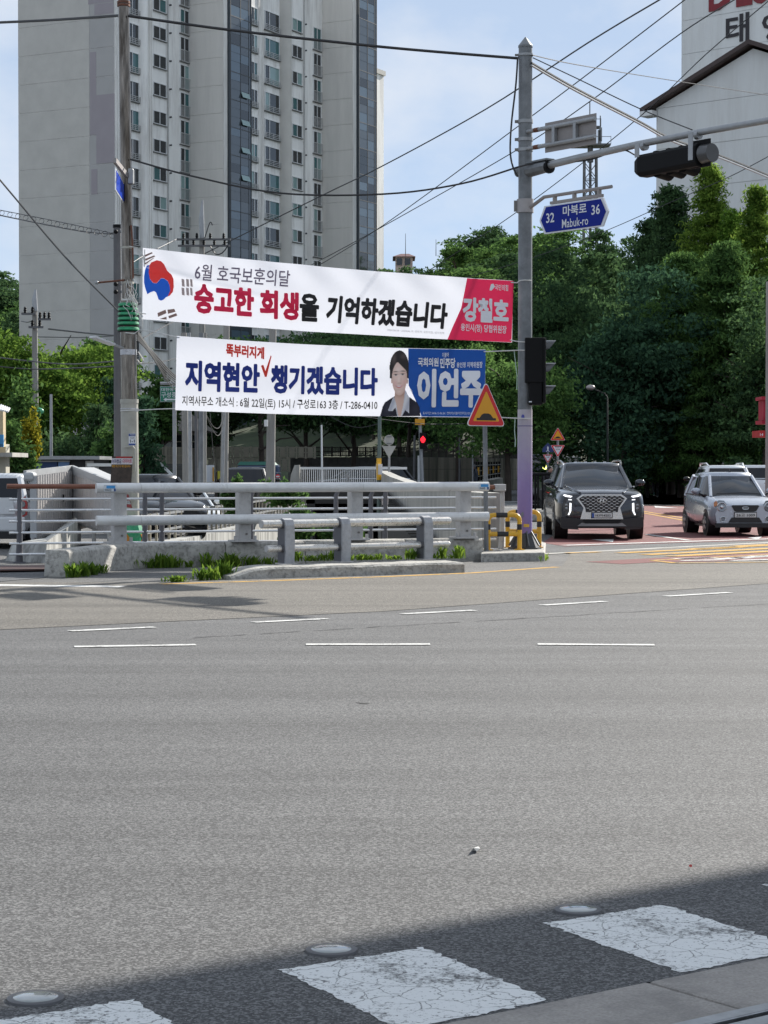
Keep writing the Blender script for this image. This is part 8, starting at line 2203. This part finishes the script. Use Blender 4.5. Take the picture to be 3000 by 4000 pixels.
wire('power line rising steeply across the tower to the top', [(760, 1010, 110), (1240, 772, 100), (1500, 645, 92), (1900, 425, 82), (2300, 165, 72), (2600, -15, 66)], .028)
wire('upper of two long power lines meeting behind the banner', [(1180, 1075, 115), (1500, 878, 102), (2075, 455, 84), (2400, 210, 76), (2700, -20, 70)], .022)
wire('lower of two long power lines meeting behind the banner', [(1170, 1060, 118), (1500, 882, 104), (2020, 585, 88), (2320, 385, 80), (2660, 130, 72), (2900, -20, 66)], .022)
wire('long wire crossing the lattice mast to the red lettering', [(1480, 1180, 110), (1840, 950, 100), (2140, 740, 92), (2500, 455, 84), (2760, 210, 78), (3030, -20, 70)], .020)
wire('thin wire rising to the right across the redwoods', [(1800, 1090, 110), (2040, 1020, 105), (2340, 912, 98), (2620, 790, 92), (2850, 690, 86), (3040, 590, 80)], .018)
wire('thin wire from signal pole top to the right edge', [(2080, 215, 36.4), (2250, 252, 40), (2600, 310, 48), (3040, 378, 58)], .010)
wire('guy wire from signal pole top to the mast arm', [(2082, 226, 36.4), (2250, 305, 35.6), (2500, 425, 34.4), (2705, 508, 33.3)], .010)
for i, (dy, nm) in enumerate(((0, 'upper'), (9, 'lower'))):
    wire(nm + ' strand of the shiny cable bundle running right from the signal pole', [(2076, 246 + dy, 36.4), (2250, 346 + dy, 38), (2490, 470 + dy, 41), (2620, 540 + dy, 43), (2815, 608 + dy, 46), (3040, 700 + dy, 50)], .022, m_=M_WIRE if i == 0 else M_GPIPE)
wire('black guy cable slanting down from the left edge to the lamp pole', [(-40, 655, 40), (60, 775, 40), (260, 1010, 39), (475, 1228, 37.8)], .018)
wire('thin messenger wire above the cable loops at the left', [(-30, 815, 50), (200, 860, 46), (458, 915, 40)], .010)
wire('black cable hung in rings below the messenger wire', [(-30, 835, 50), (150, 872, 46), (330, 905, 43), (458, 915, 40)], .016)
rm = MB()
for i in range(15):
    t = i / 14; c = at(8 + t * 432, 832 + t * 88, 49 - t * 9)
    rm.tube([c + V((.055 * math.cos(a_), .03 * math.sin(a_), .06 * math.sin(a_))) for a_ in [k * .7 for k in range(10)]], .006, n=4)
o = rm.build('cable_rings', M_WIRE, None, fix=False); tag(o, 'row of wire rings carrying the cable at the left', 'cable', None, 'stuff')
for i, (lab, pts, r) in enumerate([
    ('low service wire from left edge to the lamp pole', [(-20, 1395, 70), (250, 1422, 66), (474, 1408, 60)], .022),
    ('second low service wire crossing the sunlit tree', [(-20, 1430, 72), (150, 1442, 70), (474, 1430, 62)], .022),
    ('wires leaving the concrete utility pole to the right', [(190, 1285, 85), (330, 1300, 80), (470, 1312, 72)], .035),
    ('wire left of the concrete utility pole', [(84, 1255, 90), (110, 1258, 88), (138, 1248, 86)], .025),
    ('thin wire behind the gable wall trees', [(-20, 1312, 90), (300, 1318, 86), (470, 1310, 80)], .018),
    ('dark service wire right of the lamp pole', [(540, 1420, 50), (620, 1415, 52), (690, 1400, 55)], .014),
    ('service wire slanting up behind the banners', [(560, 1320, 60), (680, 1255, 66), (800, 1200, 72)], .018),
    ('wire low across the shaded trees', [(1250, 1600, 80), (1330, 1648, 80), (1400, 1670, 80), (1480, 1655, 80)], .016),
    ('wire above the leaning pole', [(1400, 1625, 90), (1640, 1655, 92), (1815, 1655, 94)], .018)]):
    wire(lab, pts, r)
# heavy bundle of drooping cables right of the lamp pole
for i in range(7):
    x = i * 6
    wire('drooping black cable strand %s of the bundle right of the lamp pole' % ('nearest', 'second', 'third', 'fourth', 'fifth', 'sixth', 'outermost')[i], [(535, 1290 + i * 6, 38.5), (575 + x * .5, 1350 + i * 7, 42), (620 + x, 1400 + i * 16, 46), (665 + x * .7, 1450 + i * 12, 50), (700 + x * .5, 1480 + i * 8, 54)], .018 if i < 3 else .011)
wire('white loop of cable right of the lamp pole', [(540, 1375, 38.5), (560, 1410, 39), (548, 1418, 39), (536, 1405, 38.5)], .012, m_=M_ROPE)
for i, (lab, pts) in enumerate([('slack wire loop between the concrete poles', [(805, 1620, 62), (835, 1668, 63), (860, 1665, 64), (874, 1600, 65)]), ('lower slack wire loop between the concrete poles', [(805, 1625, 62), (840, 1695, 63), (862, 1690, 64), (876, 1620, 65)]), ('slanting guy wire down to the white board', [(820, 1610, 70), (832, 1760, 70), (845, 1880, 70)])]):
    wire(lab, pts, .012)
# crossarm pole behind the tower foot (between the banners' tops)
cpx = crossarm_pole('steel topped power pole with two crossarms rising behind the upper banner', 790, 930, 96, .19, .12, [(690, 900, 935, 4), (695, 898, 960, 5)], steel_top=782)
wire('jumper wire on the power pole crossarm left', [(800, 930, 95.5), (820, 870, 95.5), (830, 880, 95.5)], .025)
wire('jumper loops under the power pole crossarm', [(820, 960, 95.5), (842, 992, 95.5), (868, 988, 95.5), (890, 960, 95.5)], .03)
wire('power line from the crossarm to the left', [(690, 935, 96), (560, 1000, 92), (470, 1060, 88)], .02)
